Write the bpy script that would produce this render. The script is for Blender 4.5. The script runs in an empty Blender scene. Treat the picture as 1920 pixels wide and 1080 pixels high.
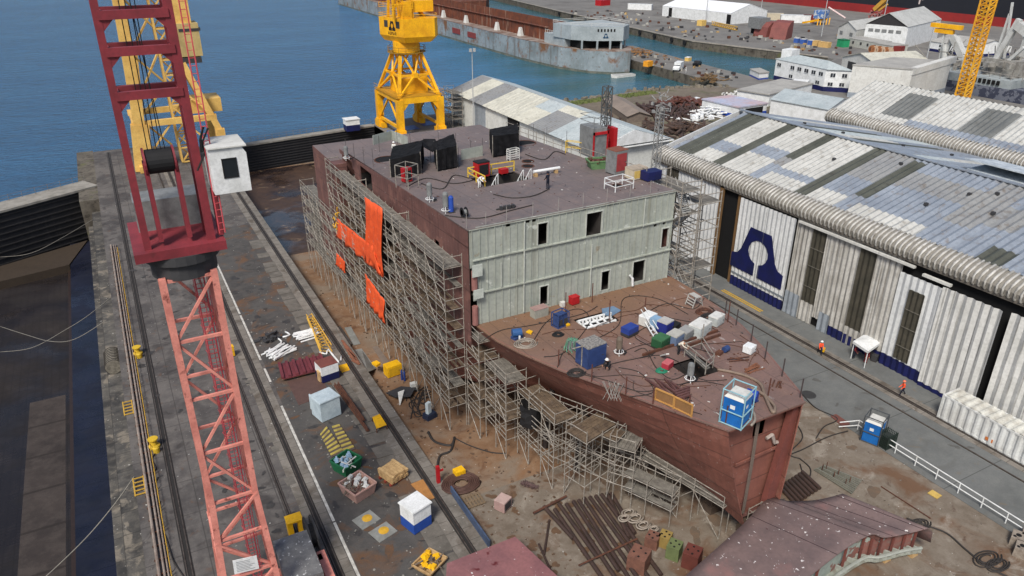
import bpy, bmesh, math, random
from mathutils import Vector, Matrix
R = math.radians
scene = bpy.context.scene
COL = scene.collection
rnd = random.Random(7)
# ---------------------------------------------------------------- camera and survey helpers
CAM_H, FPX, PITCH, YAW = 43.0, 1412.0, R(25.6), R(28.2)
cam_d = bpy.data.cameras.new('camera'); cam = bpy.data.objects.new('camera', cam_d); COL.objects.link(cam)
cam_d.sensor_width = 36.0; cam_d.lens = 36.0 * FPX / 1920.0
cam_d.clip_start = 0.5; cam_d.clip_end = 9000
cam.location = (0, 0, CAM_H); cam.rotation_euler = (R(90) - PITCH, 0, -YAW)
scene.camera = cam
FW = (math.sin(YAW) * math.cos(PITCH), math.cos(YAW) * math.cos(PITCH), -math.sin(PITCH))
RT = (math.cos(YAW), -math.sin(YAW), 0.0)
UP = (math.sin(YAW) * math.sin(PITCH), math.cos(YAW) * math.sin(PITCH), math.cos(PITCH))
SL = 0.049            # the building slip falls this much per metre towards the sea
def ray(x, y):
    a = (x - 960) / FPX; b = (540 - y) / FPX
    return [FW[i] + a * RT[i] + b * UP[i] for i in range(3)]
def G(x, y, z=0.0):
    d = ray(x, y); t = (z - CAM_H) / d[2]; return Vector((d[0] * t, d[1] * t, z))
def AX(x, y, X):
    d = ray(x, y); t = X / d[0]; return Vector((X, d[1] * t, CAM_H + d[2] * t))
def AY(x, y, Y):
    d = ray(x, y); t = Y / d[1]; return Vector((d[0] * t, Y, CAM_H + d[2] * t))
def DK(x, y, w):      # a point on a ship deck w metres up, decks slope with the slip
    d = ray(x, y); t = (w + SL * 53.65 - CAM_H) / (d[2] + SL * d[1])
    return Vector((d[0] * t, d[1] * t, CAM_H + d[2] * t))
def zs(w, Y): return w - SL * (Y - 53.65)
def slip(Y): return -SL * max(0.0, Y - 45.0)
def GS(x, y, h=0.0):      # a point on the ground, following the fall of the slip
    p = G(x, y, h)
    for _ in range(8): p = G(x, y, (slip(p.y) if 19 < p.x < 56 else 0.0) + h)
    return p
# ---------------------------------------------------------------- world, sun, view
w = bpy.data.worlds.new('World'); scene.world = w; w.use_nodes = True
nt = w.node_tree; bg = nt.nodes['Background']
sky = nt.nodes.new('ShaderNodeTexSky'); sky.sky_type = 'NISHITA'; sky.sun_disc = False
SUN_EL, SUN_AZ = R(50), R(226)      # azimuth clockwise from +Y
sky.sun_elevation = SUN_EL; sky.sun_rotation = SUN_AZ; sky.air_density = 1.0; sky.dust_density = 2.5; sky.ozone_density = 1.0
nt.links.new(sky.outputs[0], bg.inputs[0]); bg.inputs[1].default_value = 0.085
sd = bpy.data.lights.new('sun', 'SUN'); sun = bpy.data.objects.new('sun', sd); COL.objects.link(sun)
sd.energy = 2.3; sd.angle = R(14); sd.color = (1.0, 0.95, 0.87)
dv = Vector((math.sin(SUN_AZ) * math.cos(SUN_EL), math.cos(SUN_AZ) * math.cos(SUN_EL), math.sin(SUN_EL)))
sun.rotation_euler = dv.to_track_quat('Z', 'Y').to_euler()
scene.view_settings.view_transform = 'Standard'; scene.view_settings.look = 'None'
scene.view_settings.exposure = 0.6; scene.view_settings.gamma = 1.0
scene.cycles.use_denoising = True
scene.cycles.max_bounces = 5; scene.cycles.diffuse_bounces = 3; scene.cycles.glossy_bounces = 3; scene.cycles.transmission_bounces = 3
# ---------------------------------------------------------------- materials
MATS = {}
def srgb(c):
    return tuple(((v / 255) / 12.92 if v / 255 <= 0.04045 else ((v / 255 + 0.055) / 1.055) ** 2.4) for v in c)
class N:
    def __init__(s, name):
        s.m = bpy.data.materials.new(name); s.m.use_nodes = True; s.t = s.m.node_tree
        s.b = s.t.nodes['Principled BSDF']; s.co = s.t.nodes.new('ShaderNodeTexCoord').outputs['Object']
    def n(s, kind, **kw):
        x = s.t.nodes.new(kind)
        for k, v in kw.items(): setattr(x, k, v)
        return x
    def L(s, a, b): s.t.links.new(a, b)
    def mapping(s, scale=(1, 1, 1), rot=(0, 0, 0)):
        m = s.n('ShaderNodeMapping'); m.inputs['Scale'].default_value = scale; m.inputs['Rotation'].default_value = rot
        s.L(s.co, m.inputs['Vector']); return m.outputs[0]
    def noise(s, scale, detail=4, rough=0.6, vec=None, dist=0.0):
        x = s.n('ShaderNodeTexNoise'); x.inputs['Scale'].default_value = scale; x.inputs['Detail'].default_value = detail
        x.inputs['Roughness'].default_value = rough; x.inputs['Distortion'].default_value = dist
        s.L(vec if vec is not None else s.co, x.inputs['Vector']); return x.outputs['Fac']
    def ramp(s, fac, lo, hi):
        x = s.n('ShaderNodeMapRange'); x.inputs['From Min'].default_value = lo; x.inputs['From Max'].default_value = hi
        x.clamp = True; s.L(fac, x.inputs['Value']); return x.outputs[0]
    def mix(s, fac, a, b):
        x = s.n('ShaderNodeMix', data_type='RGBA'); x.clamp_factor = True
        for sock, v in ((x.inputs[0], fac), (x.inputs[6], a), (x.inputs[7], b)):
            if isinstance(v, bpy.types.NodeSocket): s.L(v, sock)
            elif isinstance(v, (int, float)): sock.default_value = v
            else: sock.default_value = (*v[:3], 1)
        return x.outputs[2]
    def math(s, op, a, b=0.0):
        x = s.n('ShaderNodeMath', operation=op)
        for i, v in enumerate((a, b)):
            if isinstance(v, bpy.types.NodeSocket): s.L(v, x.inputs[i])
            else: x.inputs[i].default_value = v
        return x.outputs[0]
    def bump(s, h, strength=0.3, dist=0.05):
        x = s.n('ShaderNodeBump'); x.inputs['Strength'].default_value = strength; x.inputs['Distance'].default_value = dist
        s.L(h, x.inputs['Height']); s.L(x.outputs[0], s.b.inputs['Normal'])
    def done(s, col, rough=0.7, metal=0.0, spec=0.4):
        if isinstance(col, bpy.types.NodeSocket): s.L(col, s.b.inputs['Base Color'])
        else: s.b.inputs['Base Color'].default_value = (*col, 1)
        if isinstance(rough, bpy.types.NodeSocket): s.L(rough, s.b.inputs['Roughness'])
        else: s.b.inputs['Roughness'].default_value = rough
        s.b.inputs['Metallic'].default_value = metal; s.b.inputs['Specular IOR Level'].default_value = spec
        return s.m
def mat(name, c, c2=None, scale=1.5, spots=None, rough=0.65, metal=0.0, bump=0.0, streak=None, lo=0.4, hi=0.65, spec=0.35, grime=0.42, lines=None):
    """painted / worn surface: base colour, soft second colour, optional spots (colour, scale, lo, hi) and downward streaks"""
    if name in MATS: return MATS[name]
    s = N(name)
    c2 = c2 or tuple(v * 0.8 for v in c)
    f = s.noise(scale, 5, 0.65)
    col = s.mix(s.ramp(f, lo, hi), c, c2)
    g = s.noise(scale * 9, 3, 0.6)
    col = s.mix(s.math('MULTIPLY', s.ramp(g, 0.42, 0.72), grime), col, tuple(v * 0.5 + .012 for v in c))
    if streak:
        sc, stc, l, h = streak
        f2 = s.noise(1.0, 4, 0.6, s.mapping((sc, sc, sc * 0.08)))
        col = s.mix(s.ramp(f2, l, h), col, stc)
    if lines:
        sx = s.n('ShaderNodeSeparateXYZ'); s.L(s.co, sx.inputs[0])
        lf = s.math('FRACT', s.math('DIVIDE', s.math('ADD', sx.outputs[1], s.math('MULTIPLY', s.noise(.7, 2, .5), .05)), lines[0]))
        col = s.mix(s.math('MULTIPLY', s.math('LESS_THAN', lf, lines[1]), s.math('MULTIPLY', s.ramp(s.noise(.8, 4, .6, s.mapping((1, 1, .3))), .3, .65), lines[2])), col, lines[3])
    for sp in (spots or []):
        f3 = s.noise(sp[1], 4, 0.65)
        col = s.mix(s.ramp(f3, sp[2], sp[3]), col, sp[0])
    if bump: s.bump(f if bump > 0.5 else g, bump, 0.03)
    MATS[name] = s.done(col, rough, metal, spec); return MATS[name]
P = lambda name, c, **k: mat(name, srgb(c), **k)
# ---------------------------------------------------------------- mesh builder
OFF = {}
class M:
    def __init__(s): s.v = []; s.f = []; s.mi = []; s.cm = 0
    def add(s, vs, fs):
        o = len(s.v); s.v += [tuple(v) for v in vs]
        for f in fs: s.f.append([i + o for i in f]); s.mi.append(s.cm)
        return s
    def hexa(s, b, t):       # bottom quad, top quad (same winding, counter-clockwise from above)
        s.add(list(b) + list(t), [(3, 2, 1, 0), (4, 5, 6, 7), (0, 1, 5, 4), (1, 2, 6, 5), (2, 3, 7, 6), (3, 0, 4, 7)]); return s
    def box(s, x0, x1, y0, y1, z0, z1):
        return s.hexa([(x0, y0, z0), (x1, y0, z0), (x1, y1, z0), (x0, y1, z0)], [(x0, y0, z1), (x1, y0, z1), (x1, y1, z1), (x0, y1, z1)])
    def cbox(s, c, d, rz=0.0, taper=1.0):       # centre of the base, dimensions, turn, top/bottom ratio
        a, b = d[0] / 2, d[1] / 2; ca, sa = math.cos(rz), math.sin(rz)
        def q(k, z): return [(c[0] + (x * ca - y * sa) * k, c[1] + (x * sa + y * ca) * k, z) for x, y in ((-a, -b), (a, -b), (a, b), (-a, b))]
        return s.hexa(q(1, c[2]), q(taper, c[2] + d[2]))
    def beam(s, p, q, w, h=None, up=(0, 0, 1)):
        h = h or w; p = Vector(p); q = Vector(q); d = (q - p)
        if d.length < 1e-6: return s
        d.normalize(); u = Vector(up)
        if abs(d.dot(u)) > 0.98: u = Vector((0, 1, 0))
        a = d.cross(u).normalized() * (w / 2); b = a.cross(d).normalized() * (h / 2)
        c = [-a - b, a - b, a + b, -a + b]
        s.add([p + k for k in c] + [q + k for k in c], [(3, 2, 1, 0), (4, 5, 6, 7), (0, 1, 5, 4), (1, 2, 6, 5), (2, 3, 7, 6), (3, 0, 4, 7)]); return s
    def tube(s, p, q, r, n=6, r2=None):
        return s.path([p, q], r, n, r2)
    def path(s, pts, r, n=6, r2=None, closed=False):
        pts = [Vector(p) for p in pts]; k = len(pts); vs = []
        for i, p in enumerate(pts):
            if closed: d = pts[(i + 1) % k] - pts[i - 1]
            else: d = pts[min(i + 1, k - 1)] - pts[max(i - 1, 0)]
            if d.length < 1e-9: d = Vector((0, 0, 1))
            d.normalize(); u = Vector((0, 0, 1)) if abs(d.z) < 0.95 else Vector((0, 1, 0))
            a = d.cross(u).normalized(); b = a.cross(d).normalized()
            rr = r if r2 is None else r + (r2 - r) * i / (k - 1)
            vs += [p + (a * math.cos(2 * math.pi * j / n) + b * math.sin(2 * math.pi * j / n)) * rr for j in range(n)]
        fs = []
        for i in range(k if closed else k - 1):
            i2 = (i + 1) % k
            for j in range(n): fs.append((i * n + j, i2 * n + j, i2 * n + (j + 1) % n, i * n + (j + 1) % n))
        if not closed: fs += [tuple(range(n)), tuple((k - 1) * n + j for j in reversed(range(n)))]
        return s.add(vs, fs)
    def lathe(s, c, prof, n=16):       # profile [(r, z)]
        vs = []; fs = []
        for r, z in prof: vs += [(c[0] + r * math.cos(2 * math.pi * j / n), c[1] + r * math.sin(2 * math.pi * j / n), c[2] + z) for j in range(n)]
        for i in range(len(prof) - 1):
            for j in range(n): fs.append((i * n + j, i * n + (j + 1) % n, (i + 1) * n + (j + 1) % n, (i + 1) * n + j))
        fs += [tuple(reversed(range(n))), tuple((len(prof) - 1) * n + j for j in range(n))]
        return s.add(vs, fs)
    def prism(s, poly, ext):       # 3-d polygon pushed along a vector
        k = len(poly); e = Vector(ext); a = [Vector(p) for p in poly]
        return s.add(a + [p + e for p in a], [tuple(reversed(range(k))), tuple(range(k, 2 * k))] + [(i, (i + 1) % k, k + (i + 1) % k, k + i) for i in range(k)])
    def quad(s, *p): return s.add(p, [tuple(range(len(p)))])
    def grid(s, rows):       # list of rows of points
        k = len(rows[0]); vs = [p for r in rows for p in r]
        return s.add(vs, [(i * k + j, i * k + j + 1, (i + 1) * k + j + 1, (i + 1) * k + j) for i in range(len(rows) - 1) for j in range(k - 1)])
    def build(s, name, m, parent=None, smooth=False, label=None, cat=None, group=None, kind=None, solid=0.0, normals=True, raw=False):
        me = bpy.data.meshes.new(name); off = OFF.get(parent.name, Vector((0, 0, 0))) if parent else Vector((0, 0, 0))
        o = bpy.data.objects.new(name, me)
        if parent is None and s.v and kind != 'structure' and not raw:      # origin of a one-mesh thing at its base
            xs = [v[0] for v in s.v]; ys = [v[1] for v in s.v]; zz = [v[2] for v in s.v]
            off = Vector(((min(xs) + max(xs)) / 2, (min(ys) + max(ys)) / 2, min(zz))); o.location = off
        me.from_pydata([(v[0] - off.x, v[1] - off.y, v[2] - off.z) for v in s.v], [], s.f)
        for x in (m if isinstance(m, (list, tuple)) else [m]): me.materials.append(x)
        if isinstance(m, (list, tuple)): me.polygons.foreach_set('material_index', s.mi)
        if normals:
            bm = bmesh.new(); bm.from_mesh(me); bmesh.ops.recalc_face_normals(bm, faces=bm.faces); bm.to_mesh(me); bm.free()
        if smooth: me.polygons.foreach_set('use_smooth', [True] * len(me.polygons))
        COL.objects.link(o); OFF[o.name] = off
        if parent: o.parent = parent
        if solid:
            md = o.modifiers.new('thickness', 'SOLIDIFY'); md.thickness = solid; md.offset = 0
        tag(o, label, cat, group, kind); return o
def tag(o, label=None, cat=None, group=None, kind=None):
    for k, v in (('label', label), ('category', cat), ('group', group), ('kind', kind)):
        if v: o[k] = v
    return o
def thing(name, label, cat, loc=(0, 0, 0), group=None):
    o = bpy.data.objects.new(name, None); COL.objects.link(o); o.location = loc; o.empty_display_size = 0.3
    OFF[o.name] = Vector(loc); return tag(o, label, cat, group)
def dup(root, loc, rz=0.0, label=None, group=None):
    r = root.copy(); COL.objects.link(r); r.location = loc; r.rotation_euler = (0, 0, rz)
    if label: r['label'] = label
    if group: r['group'] = group
    for ch in list(root.children):
        c = ch.copy(); COL.objects.link(c); c.parent = r
        for g in list(ch.children):
            d = g.copy(); COL.objects.link(d); d.parent = c
    return r
def part_copy(o, loc, parent, rz=0.0):
    c = o.copy(); COL.objects.link(c); c.parent = parent; c.location = loc; c.rotation_euler = (0, 0, rz); return c
# ---------------------------------------------------------------- common materials
steel = P('galvanised_tube', (164, 159, 150), scale=3, rough=.5, metal=.05, c2=srgb((112, 102, 92)))
board = P('scaffold_board', (112, 96, 78), c2=srgb((76, 63, 52)), scale=1.2, rough=0.9, spots=[(srgb((95, 84, 74)), 3.0, .55, .7)])
boardgrey = P('grey_scaffold_deck', (124, 120, 112), c2=srgb((92, 88, 82)), scale=1.2, rough=0.85)
black = P('black_rubber', (28, 28, 30), rough=0.75)
dark = P('dark_opening', (16, 16, 17), rough=0.9)
hose = P('dark_hose', (52, 48, 46), rough=0.7)
white = P('white_paint', (228, 230, 230), c2=srgb((205, 207, 205)), scale=0.8, rough=0.55)
offwhite = P('dirty_white_paint', (208, 208, 203), c2=srgb((194, 193, 187)), scale=0.25, rough=0.6, streak=(3, srgb((130, 126, 118)), .62, .8))
yellow = P('safety_yellow', (238, 184, 22), c2=srgb((214, 160, 24)), scale=0.6, rough=0.5)
red = P('signal_red', (176, 30, 36), rough=0.45)
blue = P('strong_blue', (40, 66, 132), c2=srgb((34, 52, 104)), rough=0.5)
navy = P('navy_blue', (22, 28, 84), c2=srgb((20, 26, 66)), scale=.8, rough=0.55)
green = P('skip_green', (34, 108, 70), rough=0.55)
greyp = P('grey_paint', (130, 132, 132), c2=srgb((104, 106, 106)), rough=0.6)
rust = P('rust', (98, 62, 46), c2=srgb((72, 48, 40)), scale=2, rough=0.9)
brownp = P('red_brown_primer', (122, 70, 62), c2=srgb((104, 62, 56)), scale=.5, rough=0.7, streak=(2, srgb((88, 54, 48)), .58, .8))
glass = mat('dark_glass', (0.02, 0.025, 0.03), rough=0.12, spec=0.6)
timber = P('fresh_timber', (196, 164, 116), c2=srgb((160, 128, 88)), scale=2, rough=0.85)
orange = P('orange_tarpaulin', (244, 98, 48), c2=srgb((214, 78, 38)), scale=.9, rough=0.6)
hivis = P('orange_vest', (244, 88, 50), rough=0.7)
skin = P('skin', (176, 126, 98), rough=0.6)
# ================================================================ SETTING
def ground_mat(name, c, c2, c3, stains, scale=.12, rough=.9, cracks=None, speck=True, wet=None):
    s = N(name)
    col = s.mix(s.ramp(s.noise(scale, 6, .65), .38, .64), srgb(c), srgb(c2))
    col = s.mix(s.math('MULTIPLY', s.ramp(s.noise(scale * 6, 5, .7), .42, .72), .7), col, srgb(c3))
    for (sc, lo, hi, k, colr) in stains:
        col = s.mix(s.math('MULTIPLY', s.ramp(s.noise(sc, 5, .62, dist=.6), lo, hi), k), col, srgb(colr))
    fine = s.noise(7, 3, .7)
    col = s.mix(s.math('MULTIPLY', s.ramp(fine, .5, .75), .35), col, tuple(v * .5 for v in srgb(c)))
    if speck: col = s.mix(s.math('MULTIPLY', s.ramp(s.noise(3.3, 2, .5), .715, .74), .7), col, (.55, .54, .5))
    if cracks:
        b = s.n('ShaderNodeTexBrick'); b.offset = 0.0; b.inputs['Scale'].default_value = 1.0
        b.inputs['Brick Width'].default_value = cracks[0]; b.inputs['Row Height'].default_value = cracks[1]
        b.inputs['Mortar Size'].default_value = cracks[2]; b.inputs['Mortar Smooth'].default_value = .3
        s.L(s.co, b.inputs['Vector'])
        col = s.mix(s.math('MULTIPLY', b.outputs['Fac'], .65), col, tuple(v * .35 for v in srgb(c)))
    s.bump(fine, .25, .03)
    r = rough
    if wet: r = s.math('SUBTRACT', rough, s.math('MULTIPLY', s.ramp(s.noise(wet[0], 4, .6), wet[1], wet[2]), rough - .15))
    return s.done(col, r, 0, .3)
m_quay = ground_mat('quay_concrete', (97, 93, 90), (72, 69, 68), (114, 109, 104), [(.22, .5, .62, .65, (60, 57, 57)), (.5, .58, .66, .6, (52, 48, 47)), (.9, .6, .7, .5, (98, 74, 58))], cracks=(6, 4.5, .05))
m_asph = ground_mat('yard_asphalt', (78, 76, 74), (62, 60, 59), (92, 88, 84), [(.3, .52, .66, .75, (104, 74, 50)), (.55, .58, .7, .8, (48, 45, 43))])
m_slip = ground_mat('rusty_slip_floor', (130, 99, 73), (108, 81, 60), (142, 120, 98), [(.16, .48, .62, .8, (126, 114, 100)), (.5, .56, .7, .7, (88, 56, 36)), (1.3, .6, .72, .6, (70, 46, 34))])
m_apron = ground_mat('stained_apron', (119, 109, 97), (102, 91, 79), (138, 129, 117), [(.22, .5, .66, .8, (100, 70, 48)), (.4, .56, .68, .6, (158, 150, 138)), (.9, .58, .72, .7, (76, 54, 42))])
m_road = ground_mat('road_concrete', (104, 106, 105), (92, 94, 93), (116, 117, 114), [(.25, .52, .66, .4, (84, 82, 78)), (.7, .62, .72, .5, (112, 98, 80))], cracks=(7, 9, .05), speck=False)
m_land = ground_mat('far_yard_ground', (118, 116, 112), (102, 100, 97), (130, 126, 121), [(.08, .52, .64, .5, (84, 80, 76))], scale=.04, speck=False)
m_earth = ground_mat('bare_earth', (112, 102, 90), (92, 84, 74), (128, 118, 104), [(.12, .52, .64, .6, (92, 96, 66)), (.4, .55, .7, .6, (74, 64, 56))], scale=.06)
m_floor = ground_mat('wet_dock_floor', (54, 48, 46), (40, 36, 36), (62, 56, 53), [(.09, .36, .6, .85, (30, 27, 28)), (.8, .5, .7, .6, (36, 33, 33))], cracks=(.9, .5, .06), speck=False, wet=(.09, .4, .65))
m_wet = ground_mat('wet_dock_ledge', (31, 34, 50), (21, 24, 36), (38, 40, 50), [(.3, .52, .62, .8, (28, 30, 40))], rough=.5, cracks=(40, 2.2, .05), speck=False, wet=(.2, .42, .6))  # wet stone; the bluish sky reflection is put into the colour
m_altar = ground_mat('dock_stone_step', (84, 82, 79), (62, 61, 60), (118, 113, 105), [(.5, .55, .62, .8, (132, 124, 112)), (.3, .5, .6, .7, (44, 44, 46))], cracks=(3, 3, .05))
m_stone = mat('quay_wall_stone', srgb((104, 98, 88)), srgb((78, 72, 64)), .4, rough=.95, spots=[(srgb((52, 48, 42)), .8, .55, .68), (srgb((92, 92, 62)), .25, .58, .68)], streak=(1.5, srgb((46, 44, 40)), .55, .75))
def slab(name, pts, z, depth, m):
    b = M(); b.prism([(p[0], p[1], z - depth) for p in pts], (0, 0, depth)); return b.build(name, m, kind='structure')
slab('quay', [(-4.4, -60), (19, -60), (19, 171.8), (6, 180), (-4.4, 180)], 0, 12, m_quay)
slab('apron', [(19, -60), (56, -60), (56, 45), (19, 45)], 0, 1.5, m_apron)
b = M(); b.grid([[(x, y, slip(y)) for x in (19, 28, 37, 46, 56)] for y in (45, 60, 80, 110, 140, 178)]); b.build('slipway', m_slip, kind='structure')
b = M(); b.quad((56, 44, 0), (56, 176, 0), (56, 176, -8), (56, 44, -8)); b.build('slipway_side', m_stone, kind='structure')
b = M(); b.grid([[(x, y, slip(y) + .012) for x in (19.1, 38, 55.9)] for y in (112, 140, 171)]); b.build('slipway_wet_floor', ground_mat('wet_slip_floor', (70, 54, 44), (50, 40, 36), (86, 66, 52), [(.12, .5, .6, .7, (34, 30, 34)), (.3, .62, .68, .8, (128, 108, 86))], rough=.6, speck=False, wet=(.12, .48, .6)), kind='structure')
# right-hand land with the shore behind the shed
near = [(166.5, 177.5), (167.5, 190), (170.5, 235), (176, 262)]
far_pier = [(192, 255), (186, 205), (183.5, 178), (186, 174)]
land = [(56, -60), (56, 176), (72, 179), (100, 176), (118, 177), (126, 177.5), (137, 179), (149, 178.5), (158, 175), (166, 172)] + near + far_pier + [(206, 178), (236, 193), (236, 196), (221, 253), (229, 320), (238, 391), (262, 560), (470, 560), (470, -60), (240, -60), (240, 158), (217.2, 158), (217.2, -60)]
slab('ground', land, 0, 9, m_land)
b = M(); b.prism([(56, -60, -.1), (70.5, -60, -.1), (70.5, 100, -.1), (56, 110, -.1)], (0, 0, .106)); b.build('road', m_road, kind='structure')
b = M(); b.prism([(99, 112, -.1), (128, 96, -.1), (150, 118, -.1), (172, 160, -.1), (165, 171, -.1), (157.5, 174, -.1), (148.5, 177.5, -.1), (137, 178, -.1), (126, 176.5, -.1), (101, 175, -.1)], (0, 0, .108)); b.build('earth_yard', m_earth, kind='structure')
b = M(); b.prism([(9.5, -60, -.1), (17.0, -60, -.1), (17.0, 120, -.1), (9.5, 120, -.1)], (0, 0, .106)); b.build('asphalt_strip', m_asph, kind='structure')
# dry dock left of the quay
X1, X2, X3 = G(203, 720, -2.5).x, G(190, 720, -5).x, G(136, 720, -9).x
b = M(); b.box(X1, -4.4, -60, 152, -12, -2.5); b.build('dock_step', m_altar, kind='structure')
b = M(); b.box(X2, X1, -60, 151, -12, -5); b.build('dock_step', m_altar, kind='structure')
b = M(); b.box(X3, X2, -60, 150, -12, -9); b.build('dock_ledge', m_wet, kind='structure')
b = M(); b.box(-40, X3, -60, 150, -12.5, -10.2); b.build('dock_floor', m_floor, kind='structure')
b = M(); b.box(-15.8, -11.9, 55, 97, -10.3, -10.19); b.build('dock_paving', ground_mat('dock_paving_slab', (66, 59, 56), (48, 43, 42), (78, 71, 67), [(.25, .54, .68, .7, (52, 47, 45))], cracks=(8, 6.5, .2), speck=False), kind='structure')
b = M(); b.box(-60, -36, -60, 160, -12, 0); b.build('dock_far_quay', m_quay, kind='structure')
b = M(); b.box(X3 - .55, X3, -60, 150, -10.2, -9.9); b.build('dock_drain', P('wet_brown', (52, 40, 34), rough=.4), kind='structure')
# ---- water
s = N('harbour_water')
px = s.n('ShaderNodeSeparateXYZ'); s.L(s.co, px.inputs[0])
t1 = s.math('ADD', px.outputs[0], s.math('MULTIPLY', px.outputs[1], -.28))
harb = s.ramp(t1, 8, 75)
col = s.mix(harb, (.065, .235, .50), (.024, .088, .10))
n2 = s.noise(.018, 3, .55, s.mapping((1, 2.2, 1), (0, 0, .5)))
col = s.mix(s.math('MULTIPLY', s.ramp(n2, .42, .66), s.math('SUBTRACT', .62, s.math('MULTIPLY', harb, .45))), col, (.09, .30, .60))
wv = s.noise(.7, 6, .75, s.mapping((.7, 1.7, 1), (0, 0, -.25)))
wv2 = s.noise(.22, 4, .65, s.mapping((.7, 1.8, 1), (0, 0, -.35)))
hgt = s.math('ADD', wv, s.math('MULTIPLY', wv2, 2.2))
bn = s.n('ShaderNodeBump'); bn.inputs['Distance'].default_value = 4.2
s.L(s.math('ADD', .18, s.math('MULTIPLY', s.math('SUBTRACT', 1, harb), .8)), bn.inputs['Strength'])
s.L(hgt, bn.inputs['Height']); s.L(bn.outputs[0], s.b.inputs['Normal'])
col = s.mix(s.math('MULTIPLY', s.ramp(wv, .46, .7), s.math('MULTIPLY', s.math('SUBTRACT', 1, harb), .5)), col, (.06, .2, .38))  # differing reflections of the ripple facets, painted into the base colour
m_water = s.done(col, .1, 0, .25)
wp = [(-3500, 150), (-40, 150), (-34, 141.5), (-7, 156), (-5, 158), (-5, 181), (6.3, 181), (21, 173), (56, 177.8), (57, 170), (90, 170), (90, 60), (3500, 60), (3500, 5000), (-3500, 5000)]
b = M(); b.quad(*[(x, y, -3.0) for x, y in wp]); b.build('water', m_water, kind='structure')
# ---- dock gates
m_gate = mat('tarred_gate_timber', (.012, .013, .016), (.022, .022, .025), .8, rough=.7, streak=(1.2, (.035, .033, .032), .6, .8))
m_walk = P('gate_walkway_concrete', (150, 146, 138), c2=srgb((122, 118, 110)), scale=.5, rough=.9)
def gate(label, p, q, thick, z0, posts, lite):
    p = Vector(p); q = Vector(q); d = (q - p).normalized(); n = Vector((-d.y, d.x, 0))
    t = thing('dock_gate', label, 'dock gate', ((p + q) / 2).to_tuple()[:2] + (z0,))
    def bar(y0, y1, z0_, z1): 
        a = [p + n * y0, q + n * y0, q + n * y1, p + n * y1]
        return [(v.x, v.y, z0_) for v in a], [(v.x, v.y, z1) for v in a]
    b = M(); b.hexa(*bar(.0, thick, z0, -.35)); b.build('gate_body', m_gate, t)
    b = M()
    for k in range(9):
        z = z0 + 1 + k * (-z0 - 2) / 8; b.hexa(*bar(-.14, .003, z, z + .18))
    b.build('fender_timber', P('gate_fender', (44, 43, 44), rough=.8), t)
    b = M(); b.hexa(*bar(-.3, thick + .2, -.35, .02)); b.build('walkway', m_walk, t)
    b = M()
    L = (q - p).length
    for k in range(posts + 1):
        v = p + d * (L * k / posts) + n * (thick * .9); b.tube((v.x, v.y, 0), (v.x, v.y, 1.25), .045, 5)
    for z in (.6, 1.15): 
        b.tube((p + n * thick * .9) + Vector((0, 0, z)), (q + n * thick * .9) + Vector((0, 0, z)), .03, 5)
    b.build('railing', P('gate_rail', (118, 116, 112)), t)
gate('black timber gate closing the wet graving dock, with a pale concrete walkway and railing', (-36, 137.3, 0), (-4.4, 154.3, 0), 4.5, -10.2, 16, 1)
gate('long black seawall gate across the sea end of the slipway, thin posts on top', (20.5, 170.0, 0), (56, 174.9, 0), 1.6, -6.8, 22, 0)
b = M(); b.prism([(-36, 133, -10.2), (-11, 139, -10.2), (-8, 150, -10.2), (-36, 137, -10.2)], (0, 0, 1.4)); b.build('dock_sill', P('gate_sill', (62, 52, 42), rough=.8), kind='structure')
b = M(); b.box(-7.5, -4.4, 146, 182, -9, -.25); b.build('pier_head', m_stone, kind='structure')
# ---- rails, joints, white line
m_rail = P('worn_rail_steel', (92, 84, 78), c2=srgb((66, 56, 50)), scale=2, rough=.5, metal=.3)
m_groove = P('rail_groove', (44, 42, 41), rough=.95)
m_plinth = ground_mat('rail_plinth', (122, 116, 108), (96, 92, 86), (140, 134, 126), [(.4, .52, .66, .7, (78, 68, 58))], cracks=(1.6, 1.4, .04))
def rail(x, y0, y1, width, plinth=None):
    if plinth: 
        b = M(); b.box(x - plinth, x + plinth, y0, y1, -.1, .022); b.build('rail_bed', m_plinth, kind='structure')
    b = M(); b.box(x - width / 2, x + width / 2, y0, y1, -.1, .03); b.build('rail_groove', m_groove, kind='structure')
    b = M()
    for k in (-1, 1): b.box(x + k * width * .28 - .045, x + k * width * .28 + .045, y0, y1, -.1, .075)
    b.build('crane_rail', m_rail, kind='structure')
rail(-1.55, -40, 178, .62)
rail(8.2, -40, 176, .55, .95)
rail(6.35, -40, 176, .34)
rail(17.75, -40, 170, .6, 1.25)
rail(65.1, -40, 104, .5, .9)
rail(62.9, -40, 104, .1)
b = M()
for (y0, y1) in ((30, 47.5), (47.7, 66), (71, 74), (76, 88), (88.4, 118)): b.box(9.22, 9.44, y0, y1, -.1, .012)
b.build('white_line', P('worn_line_paint', (206, 204, 196), c2=srgb((150, 146, 138)), scale=1.5), kind='structure')
b = M(); yl = P('kerb_yellow', (200, 158, 40))
for k in range(2): b.box(66.2 + k * .4, 66.42 + k * .4, 58.5, 65.5, -.1, .02)
b.build('yellow_line', yl, kind='structure')
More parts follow.
